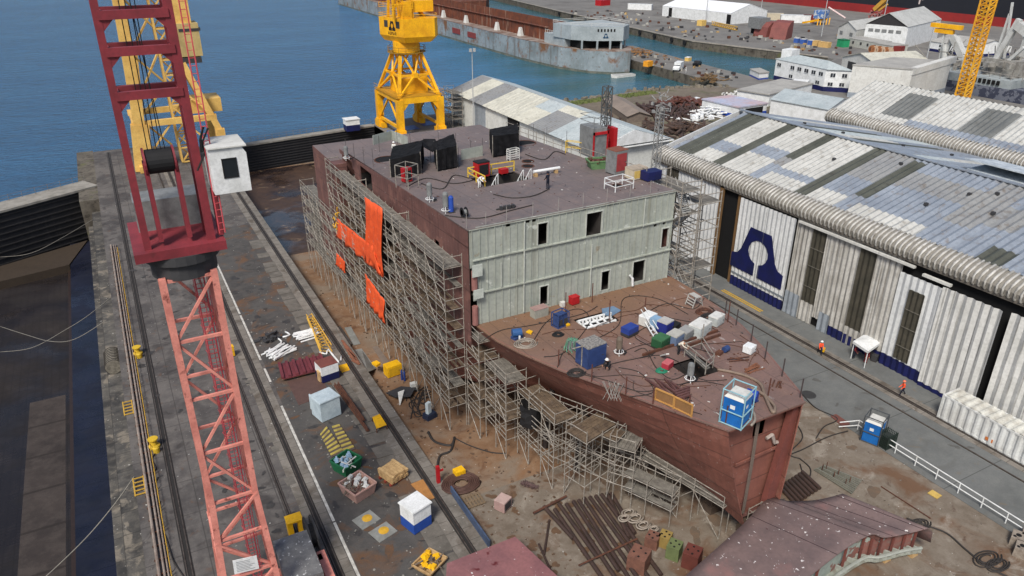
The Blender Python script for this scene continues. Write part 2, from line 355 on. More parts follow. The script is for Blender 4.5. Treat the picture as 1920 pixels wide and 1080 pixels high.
# cover slabs beside the rail
m_slab = P('cover_slab', (112, 107, 100), c2=srgb((88, 84, 78)), scale=.7, rough=.95, bump=.2)
b = M()
for k in range(46):
    y = 26 + k * 1.9 + rnd.uniform(-.15, .15)
    if rnd.random() < .84: b.cbox((15.75 + rnd.uniform(-.12, .12), y, -.1), (1.6, 1.7, .15), rnd.uniform(-.04, .04))
b.build('cover_slabs', m_slab, kind='stuff', label='cracked concrete cover slabs laid beside the slip rail')
b = M()
for k in range(40):
    y = 26 + k * 2.2 + rnd.uniform(-.5, .5)
    if rnd.random() < .5: b.cbox((7.3 + rnd.uniform(-.1, .1), y, -.1), (rnd.uniform(.5, .9), rnd.uniform(.7, 1.6), .125), rnd.uniform(-.1, .1))
b.build('kerb_stones', m_slab, kind='stuff', label='broken stone edging along the inner crane rail')
# ================================================================ SHIP ON THE SLIP
def cells(us, vs, holes):
    """split a u-v rectangle round its rectangular holes"""
    U = sorted(set(list(us) + [h[0] for h in holes] + [h[1] for h in holes])); V = sorted(set(list(vs) + [h[2] for h in holes] + [h[3] for h in holes]))
    for i in range(len(U) - 1):
        for j in range(len(V) - 1):
            a, c = (U[i] + U[i + 1]) / 2, (V[j] + V[j + 1]) / 2
            if not any(h[0] < a < h[1] and h[2] < c < h[3] for h in holes): yield U[i], U[i + 1], V[j], V[j + 1]
def deck_mat(name, c, c2, c3, rusty=None):
    s = N(name)
    col = s.mix(s.ramp(s.noise(.22, 5, .6), .4, .62), srgb(c), srgb(c2))
    col = s.mix(s.math('MULTIPLY', s.ramp(s.noise(1.1, 5, .7), .48, .7), .7), col, srgb(c3))
    if rusty:
        sp = s.n('ShaderNodeSeparateXYZ'); s.L(s.co, sp.inputs[0])
        f = s.ramp(s.math('ADD', sp.outputs[1], s.math('MULTIPLY', s.noise(.3, 4, .6), 9)), rusty[0], rusty[1])
        col = s.mix(f, col, srgb(rusty[2]))
    b = s.n('ShaderNodeTexBrick'); b.inputs['Brick Width'].default_value = 8.0; b.inputs['Row Height'].default_value = 2.4
    b.inputs['Scale'].default_value = 1; b.inputs['Mortar Size'].default_value = .035; b.inputs['Mortar Smooth'].default_value = .4
    s.L(s.mapping((1, 1, 1), (0, 0, R(90))), b.inputs['Vector'])
    col = s.mix(s.math('MULTIPLY', b.outputs['Fac'], .55), col, (.035, .026, .026))
    col = s.mix(s.math('MULTIPLY', s.ramp(s.noise(2.3, 3, .6, s.mapping((1, .35, 1))), .66, .72), .55), col, (.42, .38, .36))
    col = s.mix(s.math('MULTIPLY', s.ramp(s.noise(6, 3, .7), .5, .72), .4), col, (.06, .045, .045))
    return s.done(col, .62, 0, .35)
m_top = deck_mat('primed_upper_deck', (117, 105, 102), (104, 95, 94), (127, 109, 103))
m_fore = deck_mat('primed_fore_deck', (123, 98, 90), (109, 89, 82), (132, 104, 90), (-6, 9, (130, 98, 70)))
def hull_mat(name, c, c2, dk):
    s = N(name)
    sp = s.n('ShaderNodeSeparateXYZ'); s.L(s.co, sp.inputs[0])
    col = s.mix(s.ramp(s.noise(.5, 5, .65), .4, .65), srgb(c), srgb(c2))
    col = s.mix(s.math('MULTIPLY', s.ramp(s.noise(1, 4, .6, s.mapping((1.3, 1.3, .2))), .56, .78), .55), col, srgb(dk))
    hz = s.math('FRACT', s.math('DIVIDE', s.math('ADD', sp.outputs[2], s.math('MULTIPLY', sp.outputs[1], .049)), 2.05))
    seam = s.math('LESS_THAN', hz, .045)
    vy = s.math('LESS_THAN', s.math('FRACT', s.math('DIVIDE', sp.outputs[1], 6.3)), .012)
    col = s.mix(s.math('MULTIPLY', s.math('MAXIMUM', seam, vy), .6), col, (.04, .022, .02))
    col = s.mix(s.math('MULTIPLY', s.ramp(s.noise(5, 3, .7), .5, .75), .3), col, (.09, .05, .045))
    col = s.mix(s.math('MULTIPLY', s.ramp(s.noise(4.2, 2, .5), .7, .73), .6), col, (.45, .4, .37))
    col = s.mix(s.math('MULTIPLY', s.ramp(s.noise(.55, 2, .5), .6, .63), .35), col, srgb((146, 104, 92)))
    # frames showing through the thin plating
    bw = s.n('ShaderNodeTexWave'); bw.wave_type = 'BANDS'; bw.bands_direction = 'Y'; bw.inputs['Scale'].default_value = .5; bw.inputs['Distortion'].default_value = .6
    s.L(s.co, bw.inputs['Vector']); s.bump(bw.outputs['Fac'], .18, .05)
    return s.done(col, .6, 0, .4)
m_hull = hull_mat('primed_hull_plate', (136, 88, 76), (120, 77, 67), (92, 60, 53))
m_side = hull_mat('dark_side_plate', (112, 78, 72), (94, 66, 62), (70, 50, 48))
m_wall = P('grey_green_wall_primer', (166, 171, 162), c2=srgb((148, 154, 146)), scale=.35, rough=.6, streak=(1.1, srgb((126, 126, 114)), .56, .78), spots=[(srgb((132, 118, 96)), .8, .64, .76), (srgb((186, 190, 182)), .5, .62, .66)])
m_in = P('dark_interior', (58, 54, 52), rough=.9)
ship = thing('unfinished_ship', 'unfinished red-brown ship on the slipway with a grey green deckhouse front and purple decks', 'ship', (36, 53.65, 0))
Lst = [(30.15, 32.86, 36.1, .95), (32, 32.02, 36.1, 1.1), (34.4, 31.0, 36.0, 1.3), (38.5, 29.3, 35.3, 1.6), (43, 27.4, 34.4, 1.9), (47, 26.1, 33.5, 2.2), (50, 25.4, 32.6, 2.4), (53.65, 25.2, 30.5, 1.9), (62, 25.0, 26.6, .95), (75, 24.9, 25.1, .95), (89, 24.8, 25.0, .95), (108, 24.8, 25.6, .95)]
Rst = [(30.15, 40.0, 39.5, .95), (31.2, 40.8, 39.6, 1), (37.8, 43.7, 39.9, 1.6), (41.6, 45.1, 40.2, 1.9), (45.7, 46.0, 40.8, 2.2), (49.7, 46.6, 41.6, 2.4), (53.65, 46.95, 42.8, 1.9), (62, 47.0, 45.4, .95), (89, 46.9, 46.6, .95), (108, 46.8, 46.2, .95)]
WB = .95
def side(st, wt, bulge):
    rows = []
    for (y, xt, xb, wb) in st:
        row = []
        for k in range(7):
            f = k / 6; ww = wt + (wb - wt) * f
            x = xt + (xb - xt) * (f ** 1.15 if bulge else f)
            row.append((x, y, zs(ww, y)))
        rows.append(row)
    return rows
b = M(); b.grid(side(Lst, 11, True)); hull = b.build('hull_shell', m_hull, ship, solid=.08, normals=False)
b = M(); b.grid(side(Rst, 11, True)); b.build('hull_shell', m_hull, ship, solid=.08, normals=False)
b = M(); rows = []
for y in (30.9, 36, 42, 48, 53.65, 70, 89, 108):
    def itp(st, j):
        for a, c in zip(st, st[1:]):
            if a[0] <= y <= c[0]: return a[j] + (c[j] - a[j]) * (y - a[0]) / (c[0] - a[0])
        return st[-1][j]
    rows.append([(itp(Lst, 2), y, zs(itp(Lst, 3), y)), ((itp(Lst, 2) + itp(Rst, 2)) / 2, y, zs(WB, y)), (itp(Rst, 2), y, zs(itp(Rst, 3), y))])
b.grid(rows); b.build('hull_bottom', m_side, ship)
# fore deck, cut round its openings
fd = sorted(set([l[0] for l in Lst if l[0] <= 53.65] + [l[0] for l in Rst if l[0] <= 53.65] + [30.0, 36, 40]))
def xl(y): y = max(y, 30.15); return next((a[1] + (c[1] - a[1]) * (y - a[0]) / (c[0] - a[0]) for a, c in zip(Lst, Lst[1:]) if a[0] <= y <= c[0]), 25)
def xr(y): y = max(y, 30.15); return next((a[1] + (c[1] - a[1]) * (y - a[0]) / (c[0] - a[0]) for a, c in zip(Rst, Rst[1:]) if a[0] <= y <= c[0]), 47)
pit = [DK(*p, 11.0) for p in ((1270, 682), (1310, 664), (1338, 700), (1302, 716))]
px0, px1 = min(p.x for p in pit) + .1, max(p.x for p in pit) - .3; py0, py1 = min(p.y for p in pit) + .3, max(p.y for p in pit) - .3
hat = [DK(*p, 11.0) for p in ((1068, 600), (1100, 622), (1170, 600), (1135, 580))]
hx0, hx1 = min(p.x for p in hat) + .3, max(p.x for p in hat) - .3; hy0, hy1 = min(p.y for p in hat) + .4, max(p.y for p in hat) - .4
b = M()
ys = sorted(set(fd + [py0, py1, hy0, hy1]))
for a, c in zip(ys, ys[1:]):
    m_ = (a + c) / 2
    segs = [(None, None)]
    cut = (px0, px1) if py0 < m_ < py1 else ((hx0, hx1) if hy0 < m_ < hy1 else None)
    for (s0, s1) in ([(None, cut[0]), (cut[1], None)] if cut else [(None, None)]):
        L0, L1 = (xl(a) - .12, xl(c) - .12) if s0 is None else (s0, s0)
        R0, R1 = (xr(a) + .12, xr(c) + .12) if s1 is None else (s1, s1)
        b.prism([(L0, a, zs(10.88, a)), (R0, a, zs(10.88, a)), (R1, c, zs(10.88, c)), (L1, c, zs(10.88, c))], (0, 0, .12))
b.build('fore_deck', m_fore, ship)
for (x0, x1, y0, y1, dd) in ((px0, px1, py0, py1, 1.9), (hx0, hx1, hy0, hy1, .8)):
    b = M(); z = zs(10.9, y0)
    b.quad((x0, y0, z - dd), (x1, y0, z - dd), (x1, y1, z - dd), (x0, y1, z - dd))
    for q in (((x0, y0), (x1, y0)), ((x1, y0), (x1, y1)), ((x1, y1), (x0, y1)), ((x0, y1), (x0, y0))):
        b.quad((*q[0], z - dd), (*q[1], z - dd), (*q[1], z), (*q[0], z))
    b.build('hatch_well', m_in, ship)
# bow end: recessed bulkhead between the two shell plates
yb = 31.3
def lx(wv): f = (11 - wv) / (11 - WB); return 32.45 + (36.1 - 32.45) * f ** 1.15
def rx(wv): f = (11 - wv) / (11 - WB); return 40.75 + (39.75 - 40.75) * f ** 1.15
b = M(); hole = (36.65, 37.75, 8.3, 10.4)
zr = [WB, 3, 5, 7, hole[2], hole[3], 10.9]
for a, c in zip(zr, zr[1:]):
    for (s0, s1) in ([(None, hole[0]), (hole[1], None)] if hole[2] <= a < hole[3] else [(None, None)]):
        p = [(lx(a) if s0 is None else s0, a), (rx(a) if s1 is None else s1, a), (rx(c) if s1 is None else s1, c), (lx(c) if s0 is None else s0, c)]
        b.quad(*[(x, yb, zs(q, yb)) for x, q in p])
b.build('bow_bulkhead', m_hull, ship, solid=.06)
b = M(); b.box(hole[0] - .3, hole[1] + .3, yb + .8, yb + .9, zs(8.3, yb), zs(10.7, yb)); b.build('bulkhead_recess', dark, ship)
b = M()
b.beam((38.9, yb - .5, zs(WB + .4, yb)), (40.05, yb - .6, zs(10.8, yb)), .5, .9, (1, 0, 0))
b.build('bow_frame', brownp, ship)
b = M()
b.beam((35.2, yb - .2, zs(6.4, yb)), (39.4, yb - .2, zs(6.6, yb)), .1, .25)
b.beam((33.0, 30.2, zs(10.82, 30.2)), (40.0, 30.2, zs(10.82, 30.2)), .3, .12)
b.build('bow_stiffener', m_hull, ship)
b = M()
for k in range(3):
    b.path([(36.42 + k * .09, yb - .35 - .04 * k, zs(11.05, yb)), (36.3 + k * .11, yb - .55, zs(10.6, yb)), (36.32 + k * .1, yb - .6, zs(6, yb)), (36.4 + k * .09, yb - .5, zs(1.6, yb))], .055, 6)
b.build('hanging_hose', P('bow_hose', (112, 100, 92)), ship)
b = M(); pts = [AY(x, y, yb - .3) for x, y in ((1437, 822), (1448, 815), (1452, 830), (1462, 828), (1466, 838), (1456, 840))]
for a, c in zip(pts, pts[1:]): b.tube(a, c, .14, 6)
b.build('lifting_clamp', P('pale_clamp', (170, 158, 150)), ship)
# ---- deckhouse
YF, TOP = 53.65, 20.2
def XS(y): return 24.6 - .0113 * (y - YF)
def pxr(x0, x1, y0, y1):       # pixel rectangle on the front wall -> x0, x1, z0, z1
    a = AY((x0 + x1) / 2, y1, YF); c = AY((x0 + x1) / 2, y0, YF); l = AY(x0, (y0 + y1) / 2, YF); r = AY(x1, (y0 + y1) / 2, YF)
    return (l.x, r.x, a.z, c.z)
doors = [pxr(*q) for q in ((1008, 1026, 418, 458), (1099, 1128, 398, 440), (1240, 1252, 428, 463), (1012, 1027, 536, 571), (1127, 1142, 508, 543), (1186, 1208, 489, 527))]
slots = [pxr(*q) for q in ((949, 957, 418, 425), (986, 993, 411, 418), (998, 1005, 409, 416), (1093, 1099, 388, 394), (1141, 1147, 379, 385), (1151, 1157, 377, 383), (1226, 1231, 420, 425), (1243, 1247, 417, 421))]
b = M()
for (x0, x1, z0, z1) in cells((25.3, 46.6), (10.96, TOP - .05), doors + slots): b.box(x0, x1, YF, YF + .06, z0, z1)
b.box(24.6, 25.3, YF, YF + .06, 16.6, TOP - .05); b.box(24.95, 25.3, YF, YF + .06, 13.4, 14.3)
x = 24.9
while x < 46.5:
    for (z0, z1) in ((11.0, 14.06), (14.2, 17.25), (17.4, TOP - .1)):
        if x < 25.3 and z0 < 16: continue
        segs = [(z0, z1)]
        for h in doors + slots:
            if h[0] - .05 < x < h[1] + .05:
                segs = [t for s_ in segs for t in ((s_[0], min(s_[1], h[2])), (max(s_[0], h[3]), s_[1])) if t[1] - t[0] > .05]
        for s_ in segs: b.box(x - .035, x + .035, YF - .085, YF + .002, s_[0], s_[1])
    x += .72
b.build('front_wall', m_wall, ship)
b = M()
for ww in (14.13, 17.32): b.box(24.9, 46.62, YF - .2, YF + .003, ww - .06, ww + .05)
b.box(24.6, 46.62, YF - .13, YF + .003, TOP - .12, TOP - .03)
b.build('deck_band', P('band_primer', (176, 181, 170), c2=srgb((146, 150, 140)), scale=.5), ship)
fr = P('door_frame_primer', (190, 194, 186))
for h in doors:
    b = M(); x0, x1, z0, z1 = h
    for q in ((x0 - .09, x0 + .002, z0, z1 + .09), (x1 - .002, x1 + .09, z0, z1 + .09), (x0, x1, z1 - .002, z1 + .09)): b.box(q[0], q[1], YF - .1, YF + .12, q[2], q[3])
    b.build('doorway_frame', fr, ship)
for (x, z0, z1, w_) in ((27.6, 14.3, 16.6, .05), (29.9, 14.1, 20.0, .06), (37.1, 11.2, 16.5, .06), (42.9, 17.2, 20, .05), (29.9, 11.2, 14, .05)): b = M(); b.tube((x, YF - .18, z0), (x, YF - .18, z1), w_, 6); b.build('wall_pipe', fr, ship)
for (x0, x1, y0, y1) in ((881, 900, 493, 515), (884, 902, 539, 556)):
    b = M(); q = pxr(x0, x1, y0, y1); b.box(q[0], q[1], YF - .5, YF - .42, q[2], q[3]); b.build('bracket_plate', P('plate_primer', (190, 196, 188)), ship)
for zz in (12.0, 15.4): b = M(); b.tube((25.05, YF - .05, zz - .9), (25.05, YF - .05, zz + .9), .28, 10); b.build('vent_trunk', P('pink_primer', (150, 104, 98)), ship)
b = M(); b.path([AY(1186, 536, YF - .4), AY(1186, 522, YF - .4), AY(1181, 516, YF - .3)], .12, 8); b.build('vent_pipe', white, ship)
# side wall with window openings
wins = []
for (x0, x1, y0, y1) in ((641, 651, 292, 315), (652, 662, 300, 325), (678, 697, 318, 350)):
    a = AX((x0 + x1) / 2, y0, 24.35); c = AX((x0 + x1) / 2, y1, 24.35); l = AX(x0, (y0 + y1) / 2, 24.35); r_ = AX(x1, (y0 + y1) / 2, 24.35)
    wins.append((r_.y, l.y, c.z, a.z))
wins += [(84.5, 85.8, 15.4, 17.2), (60, 61, 15.2, 16.8)]
b = M()
for (y0, y1, z0, z1) in cells((YF, 89.2), (9.0, 18.4), wins): b.hexa([(XS(y0), y0, z0), (XS(y0) + .06, y0, z0), (XS(y1) + .06, y1, z0), (XS(y1), y1, z0)], [(XS(y0), y0, z1), (XS(y0) + .06, y0, z1), (XS(y1) + .06, y1, z1), (XS(y1), y1, z1)])
b.hexa([(XS(YF), YF, 18.4), (XS(YF) + .06, YF, 18.4), (XS(89.2) + .06, 89.2, 18.4), (XS(89.2), 89.2, 18.4)], [(XS(YF), YF, zs(20.15, YF)), (XS(YF) + .06, YF, zs(20.15, YF)), (XS(89.2) + .06, 89.2, zs(20.15, 89.2)), (XS(89.2), 89.2, zs(20.15, 89.2))])
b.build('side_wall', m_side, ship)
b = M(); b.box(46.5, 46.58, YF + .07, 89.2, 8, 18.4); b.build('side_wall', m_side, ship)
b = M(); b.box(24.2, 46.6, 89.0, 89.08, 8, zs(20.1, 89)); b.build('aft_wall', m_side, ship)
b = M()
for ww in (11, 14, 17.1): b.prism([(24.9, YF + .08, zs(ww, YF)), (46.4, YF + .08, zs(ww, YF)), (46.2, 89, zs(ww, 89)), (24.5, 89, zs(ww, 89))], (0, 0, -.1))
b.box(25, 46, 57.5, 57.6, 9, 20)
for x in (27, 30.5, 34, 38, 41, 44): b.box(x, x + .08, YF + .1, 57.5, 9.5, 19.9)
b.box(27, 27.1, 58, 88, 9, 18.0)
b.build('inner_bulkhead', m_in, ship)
# upper deck with its stair opening and hatches
so = [DK(*p, TOP) for p in ((893, 345), (1000, 335), (985, 326), (905, 330))]
sx0, sx1, sy0, sy1 = min(p.x for p in so) + .4, max(p.x for p in so) - .5, min(p.y for p in so), max(p.y for p in so)
b = M()
for (x0, x1, y0, y1) in cells((24.2, 46.6), (YF - .12, 89.2), [(sx0, sx1, sy0, sy1)]):
    x0 = XS(YF) - .1 if x0 == 24.2 else x0
    b.prism([(x0, y0, zs(TOP - .1, y0)), (x1, y0, zs(TOP - .1, y0)), (x1, y1, zs(TOP - .1, y1)), (x0, y1, zs(TOP - .1, y1))], (0, 0, .1))
b.build('upper_deck', m_top, ship)
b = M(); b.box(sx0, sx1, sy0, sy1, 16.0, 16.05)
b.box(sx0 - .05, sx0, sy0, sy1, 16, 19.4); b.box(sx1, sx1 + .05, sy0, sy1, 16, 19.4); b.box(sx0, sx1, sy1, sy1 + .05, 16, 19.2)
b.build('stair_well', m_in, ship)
def hatch(px, py, r, plane=TOP, nm='manhole'):
    c = DK(px, py, plane); b = M(); b.lathe((c.x, c.y, c.z - .05), [(r + .12, 0), (r + .12, .12), (r, .12), (r, .075)], 20)
    b.build(nm, [rust][0], ship); b = M(); b.lathe((c.x, c.y, c.z - .04), [(r - .01, 0), (r - .01, .068)], 20); b.build('manhole_opening', dark, ship)
for q in ((985, 269, 1.25), (728, 300, 1.5), (990, 303, .6), (990, 312, .6), (1158, 349, .5)): hatch(*q)
# raised coaming box between the black tents, sunken port recess
for (x0, y0, x1, y1) in ((700, 272, 735, 262), (735, 262, 765, 274), (865, 300, 905, 292)):
    a, c = DK(x0, y0, TOP), DK(x1, y1, TOP); b = M(); b.beam(a + Vector((0, 0, .6)), c + Vector((0, 0, .6)), .06, 1.2); b.build('deck_coaming', m_wall, ship)
# port quarter of the hull further aft, a deck lower
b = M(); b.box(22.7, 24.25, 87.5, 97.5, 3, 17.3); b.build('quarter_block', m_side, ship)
b = M(); b.box(22.74, 47, 89.2, 97.45, 17.2, 17.34); b.build('quarter_deck', m_top, ship)
b = M(); b.prism([(24.9, 97.5, 8.6), (46.8, 97.5, 8.6), (46.8, 108, 8.0), (24.9, 108, 8.0)], (0, 0, .1)); b.build('stern_deck', m_fore, ship)
# stanchions
post = P('deck_post', (150, 146, 142)); rpost = P('rusty_post', (96, 58, 48))
def posts(pixels, plane, h, r, m):
    b = M(); b.tube((0, 0, 0), (0, 0, h), r, 6); o = None
    for (x, y) in pixels:
        c = DK(x, y, plane) - OFF[ship.name]
        if o is None: o = b.build('deck_stanchion', m, None, raw=True); o.parent = ship; o.location = c; 
        else: part_copy(o, c, ship)
posts([(875, 428), (911, 422), (950, 413), (999, 404), (1047, 395), (1093, 386), (1138, 377), (1181, 369), (1219, 362), (1258, 354)], TOP, 1.25, .03, post)
posts([(1047, 686), (1109, 715), (1173, 739), (1224, 757), (1290, 778), (1360, 795), (1376, 772), (1440, 742)], 11, 1.5, .05, rpost)
posts([(1500, 745), (1466, 706), (1434, 673), (1408, 640), (1380, 610), (1359, 592)], 11, 1.6, .05, P('dark_post', (70, 60, 60)))
posts([(1364, 604), (1208, 595), (1110, 567), (1060, 585), (1142, 600)], 11, 2.0, .05, rpost)
posts([(700, 312), (683, 308), (712, 285), (770, 280), (822, 262), (745, 270), (883, 295), (905, 290), (808, 305), (855, 280), (650, 292), (665, 300), (860, 310), (1000, 262), (1025, 268), (1062, 276)], TOP, 2.0, .03, P('thin_dark_post', (88, 84, 84)))
# keel blocks under the bow
blk = P('keel_block_timber', (92, 78, 66), c2=srgb((66, 56, 50)), rough=.95)
b = M(); b.cbox((0, 0, 0), (1.5, 1.0, .7)); b.cbox((0, 0, .702), (1.3, .8, .55)); b.cbox((0, 0, 1.254), (1.4, .6, .3))
kb = b.build('keel_block', blk, None, label='stacked timber keel block under the ship bottom', cat='keel block', group='keel blocks under the hull')
kb.location = (37.8, 31.2, 0)
for k in range(1, 7): c = part_copy(kb, (37.4 - .25 * k, 31.2 + 3.2 * k, slip(31.2 + 3.2 * k)), None)
# ================================================================ SCAFFOLDS
def scaffold(label, O, ang, n, bay, wid, levels, base=None, guard=True, braces=1, decks=None, bm=None, group='scaffolds along the port side of the ship', rt=.044, ends=True):
    """O outer near corner, ang heading of its length (0 = +Y), width goes to the right of it"""
    u = Vector((math.sin(ang), math.cos(ang), 0)); v = Vector((math.cos(ang), -math.sin(ang), 0)); O = Vector(O)
    t = thing('scaffold', label, 'scaffold', O.to_tuple(), group)
    base = base or (lambda p: O.z); top = levels[-1] + 1.15
    P_ = lambda i, j, z: Vector((0, 0, 0)) + u * (i * bay) + v * (j * wid) + Vector((0, 0, z - O.z))
    def put(key, name, mesh_pts, r, m, loc):      # tubes share mesh data by length
        k = (name,) + tuple(round(c, 2) for p in mesh_pts for c in p)
        if k not in cache: 
            b = M(); b.tube(mesh_pts[0], mesh_pts[1], r, 5); o = b.build(name, m, None, raw=True); o.parent = t; o.location = loc; cache[k] = o
        else: part_copy(cache[k], loc, t)
    cache = {}
    zero = Vector((0, 0, 0))
    for i in range(n + 1):
        for j in (0, 1):
            z0 = base(O + u * (i * bay) + v * (j * wid)); h = top - z0 if (j == 0 or i in (0, n) and ends) else levels[-1] + .3 - z0
            put(0, 'standard', (zero, Vector((0, 0, h))), rt, steel, P_(i, j, z0))
    for z in levels:
        for j in (0, 1): put(0, 'ledger', (zero, u * (n * bay)), rt * .85, steel, P_(0, j, z))
        if guard:
            for dz in (.52, 1.05): put(0, 'guard_rail', (zero, u * (n * bay)), rt * .85, steel, P_(0, 0, z + dz))
        for i in range(n + 1): put(0, 'transom', (-v * .1, v * (wid + .1)), rt * .85, steel, P_(i, 0, z - .03))
        if guard and ends:
            for i in (0, n): put(0, 'end_rail', (zero, v * wid), rt * .85, steel, P_(i, 0, z + 1.0))
    for q, z in enumerate(levels):
        if decks is not None and q not in decks: continue
        b = M(); nb = max(2, round(wid / .3)); a0 = .06
        for k in range(nb):
            w0 = a0 + (wid - .12) * k / nb; w1 = a0 + (wid - .12) * (k + 1) / nb - .025
            for i in range(n):
                if rnd.random() < (.2 if len(levels) > 6 else .1) and q < len(levels) - 1: continue
                e = .03
                p = [u * (i * bay + e) + v * w0, u * ((i + 1) * bay - e) + v * w0, u * ((i + 1) * bay - e) + v * w1, u * (i * bay + e) + v * w1]
                dz = z - O.z + .03 + rnd.uniform(0, .015)
                b.hexa([(c.x, c.y, dz) for c in p], [(c.x, c.y, dz + .05) for c in p])
        o = b.build('deck_boards', bm or (boardgrey if q == len(levels) - 1 else rnd.choice([board, board, boardgrey])), None, kind=None)
        o.location = (0, 0, 0); o.parent = t
        off = OFF[o.name]; o.location = off
    if braces:
        zl = [base(O)] + list(levels)
        for q in range(len(zl) - 1):
            for i in range(0, n, braces):
                s_ = 1 if (q + i) % 2 else 0
                p0 = P_(i + s_, 0, zl[q]); p1 = P_(i + 1 - s_, 0, zl[q + 1]); put(0, 'brace', (zero, p1 - p0), rt * .8, steel, p0 - v * .05)
    return t
sb = lambda p: slip(p.y) - .02
lv = [2.1, 4.2, 6.2, 8.2, 10.2, 12.3, 14.4, 16.4]
scaffold('near end of the tall eight-level scaffold against the ship side, nearest the deckhouse corner', (22.8, 55.0, -.4), -.012, 6, 2.05, 1.75, lv, sb, braces=1)
scaffold('middle stretch of the tall scaffold behind the orange tarpaulins', (22.65, 67.4, -1.0), -.012, 6, 2.05, 1.6, lv, sb, braces=2)
scaffold('far stretch of the tall scaffold, just short of the step in the ship side', (22.5, 79.8, -1.6), -.012, 5, 2.1, 1.6, lv, sb, braces=2)
scaffold('cluttered low scaffold round the far port quarter of the ship', (22.4, 91.0, -2.3), -.02, 7, 2.0, 1.9, [1.5, 3.5, 5.5, 7.6, 9.6], sb, braces=2, bm=boardgrey)
scaffold('stepped scaffold beside the tall end tower, top deck below the fore deck edge', (24.7, 52.3, -.3), .0, 1, 2.6, 2.0, [2.0, 4.0, 6.0, 8.0, 9.9], sb, braces=1)
scaffold('second step of the scaffold going down towards the bow, with two bays', (25.3, 48.3, -.1), -.0, 2, 2.0, 2.0, [1.9, 3.9, 5.8, 7.7], sb, braces=2, decks=[1, 3])
scaffold('third scaffold step by the bow flare, dark cloth hanging inside', (26.8, 42.7, 0), -.05, 3, 1.9, 2.2, [2.2, 4.4, 6.6], None, braces=2, bm=board, decks=[2])
scaffold('wide board platform scaffold standing out from the hull flare, white bag on it', (27.3, 41.7, 0), 1.31, 2, 1.9, 2.2, [2.1, 4.2, 6.4], None, braces=1, bm=board, decks=[2])
scaffold('lowest wide scaffold bay before the long walkway, pale deck on top', (30.0, 39.4, 0), .95, 2, 1.8, 2.1, [2.0, 3.9, 5.6], None, braces=1, bm=boardgrey, decks=[2])
scaffold('inner scaffold run along the hull flare behind the wide board platform', (28.0, 47.2, 0), 2.68, 4, 2.1, 1.6, [2.0, 4.1, 6.1], None, braces=2, bm=board, decks=[2])
scaffold('short scaffold run along the hull from the lowest bay towards the long walkway', (32.0, 39.0, 0), 2.72, 2, 2.2, 1.3, [1.6, 3.1], None, braces=1, bm=boardgrey)
scaffold('long low scaffold walkway running beside the bow bottom', (35.2, 31.6, 0), -.233, 3, 2.7, 1.0, [3.1], None, braces=1, bm=boardgrey)
scaffold('small square scaffold platform round the foot of the bow', (37.0, 30.7, 0), 1.5, 2, 1.35, 1.1, [.9, 1.9], None, braces=0, bm=boardgrey)
# black struts leaning under the flare and the dark cloth
for (x0, y0, x1, y1, lab, h) in ((1022, 838, 1040, 700, 'dark round steel prop with green foot leaning inside the third scaffold', 5.5), (1080, 880, 1100, 735, 'dark steel prop under the hull flare inside the wide board scaffold', 6)):
    a = G(x0, y0); c = AY(x1, y1, a.y + 1.0)
    b = M(); b.tube(a, c, .28, 10, .24); t = b.build('hull_prop', P('dark_prop', (52, 44, 42)), label=lab, cat='prop')
b = M(); c = G(995, 800, 3.6)
b.grid([[(c.x + .9 * math.cos(a) * (1 + .12 * math.sin(k * 2 + a * 3)), c.y + .9 * math.sin(a) * (1 + .1 * math.cos(3 * a)), 4.0 + k * .5) for a in [j * math.pi / 6 for j in range(13)]] for k in range(5)])
b.build('hanging_cloth', black, label='black cloth bundle hanging inside the third scaffold step', cat='cloth', solid=.03)
# right-hand access stair tower
t0 = scaffold('tall pale access tower with zigzag stairs on the starboard side of the deckhouse', (48.2, 54.5, -.4), 0, 2, 2.4, 2.4, [2, 4, 6, 8.2, 10.4, 12.6, 14.8, 17.0, 19.4], sb, braces=1, bm=boardgrey, group='scaffolds on the starboard side of the ship', decks=[3, 5, 7, 8], rt=.065)
scaffold('narrow outer tower of the pale stair scaffold, nearest the logo door', (51.1, 54.8, -.4), 0, 1, 2.6, 2.7, [2, 4, 6, 8.2, 10.4, 12.6, 14.8, 17.6], sb, braces=1, bm=boardgrey, group='scaffolds on the starboard side of the ship', decks=[2, 4, 7], rt=.065)
for k, (z0, z1) in enumerate(((8.2, 12.6), (12.6, 17.0), (17.0, 19.4))):
    b = M(); yy0, yy1 = (54.9, 58.9) if k % 2 == 0 else (58.9, 54.9)
    if k == 2: yy1 = 56.5
    for x in (48.9, 49.9): b.beam((x, yy0, z0), (x, yy1, z1), .06, .2)
    n = 14
    for i in range(n): 
        f = (i + .5) / n; b.box(48.9, 49.9, yy0 + (yy1 - yy0) * f - .12, yy0 + (yy1 - yy0) * f + .12, z0 + (z1 - z0) * f, z0 + (z1 - z0) * f + .04)
    for x in (48.9, 49.9): b.tube((x, yy0, z0 + 1), (x, yy1, z1 + 1), .03, 5)
    o = b.build('stair_flight', P('pale_stair', (180, 180, 176)), t0)
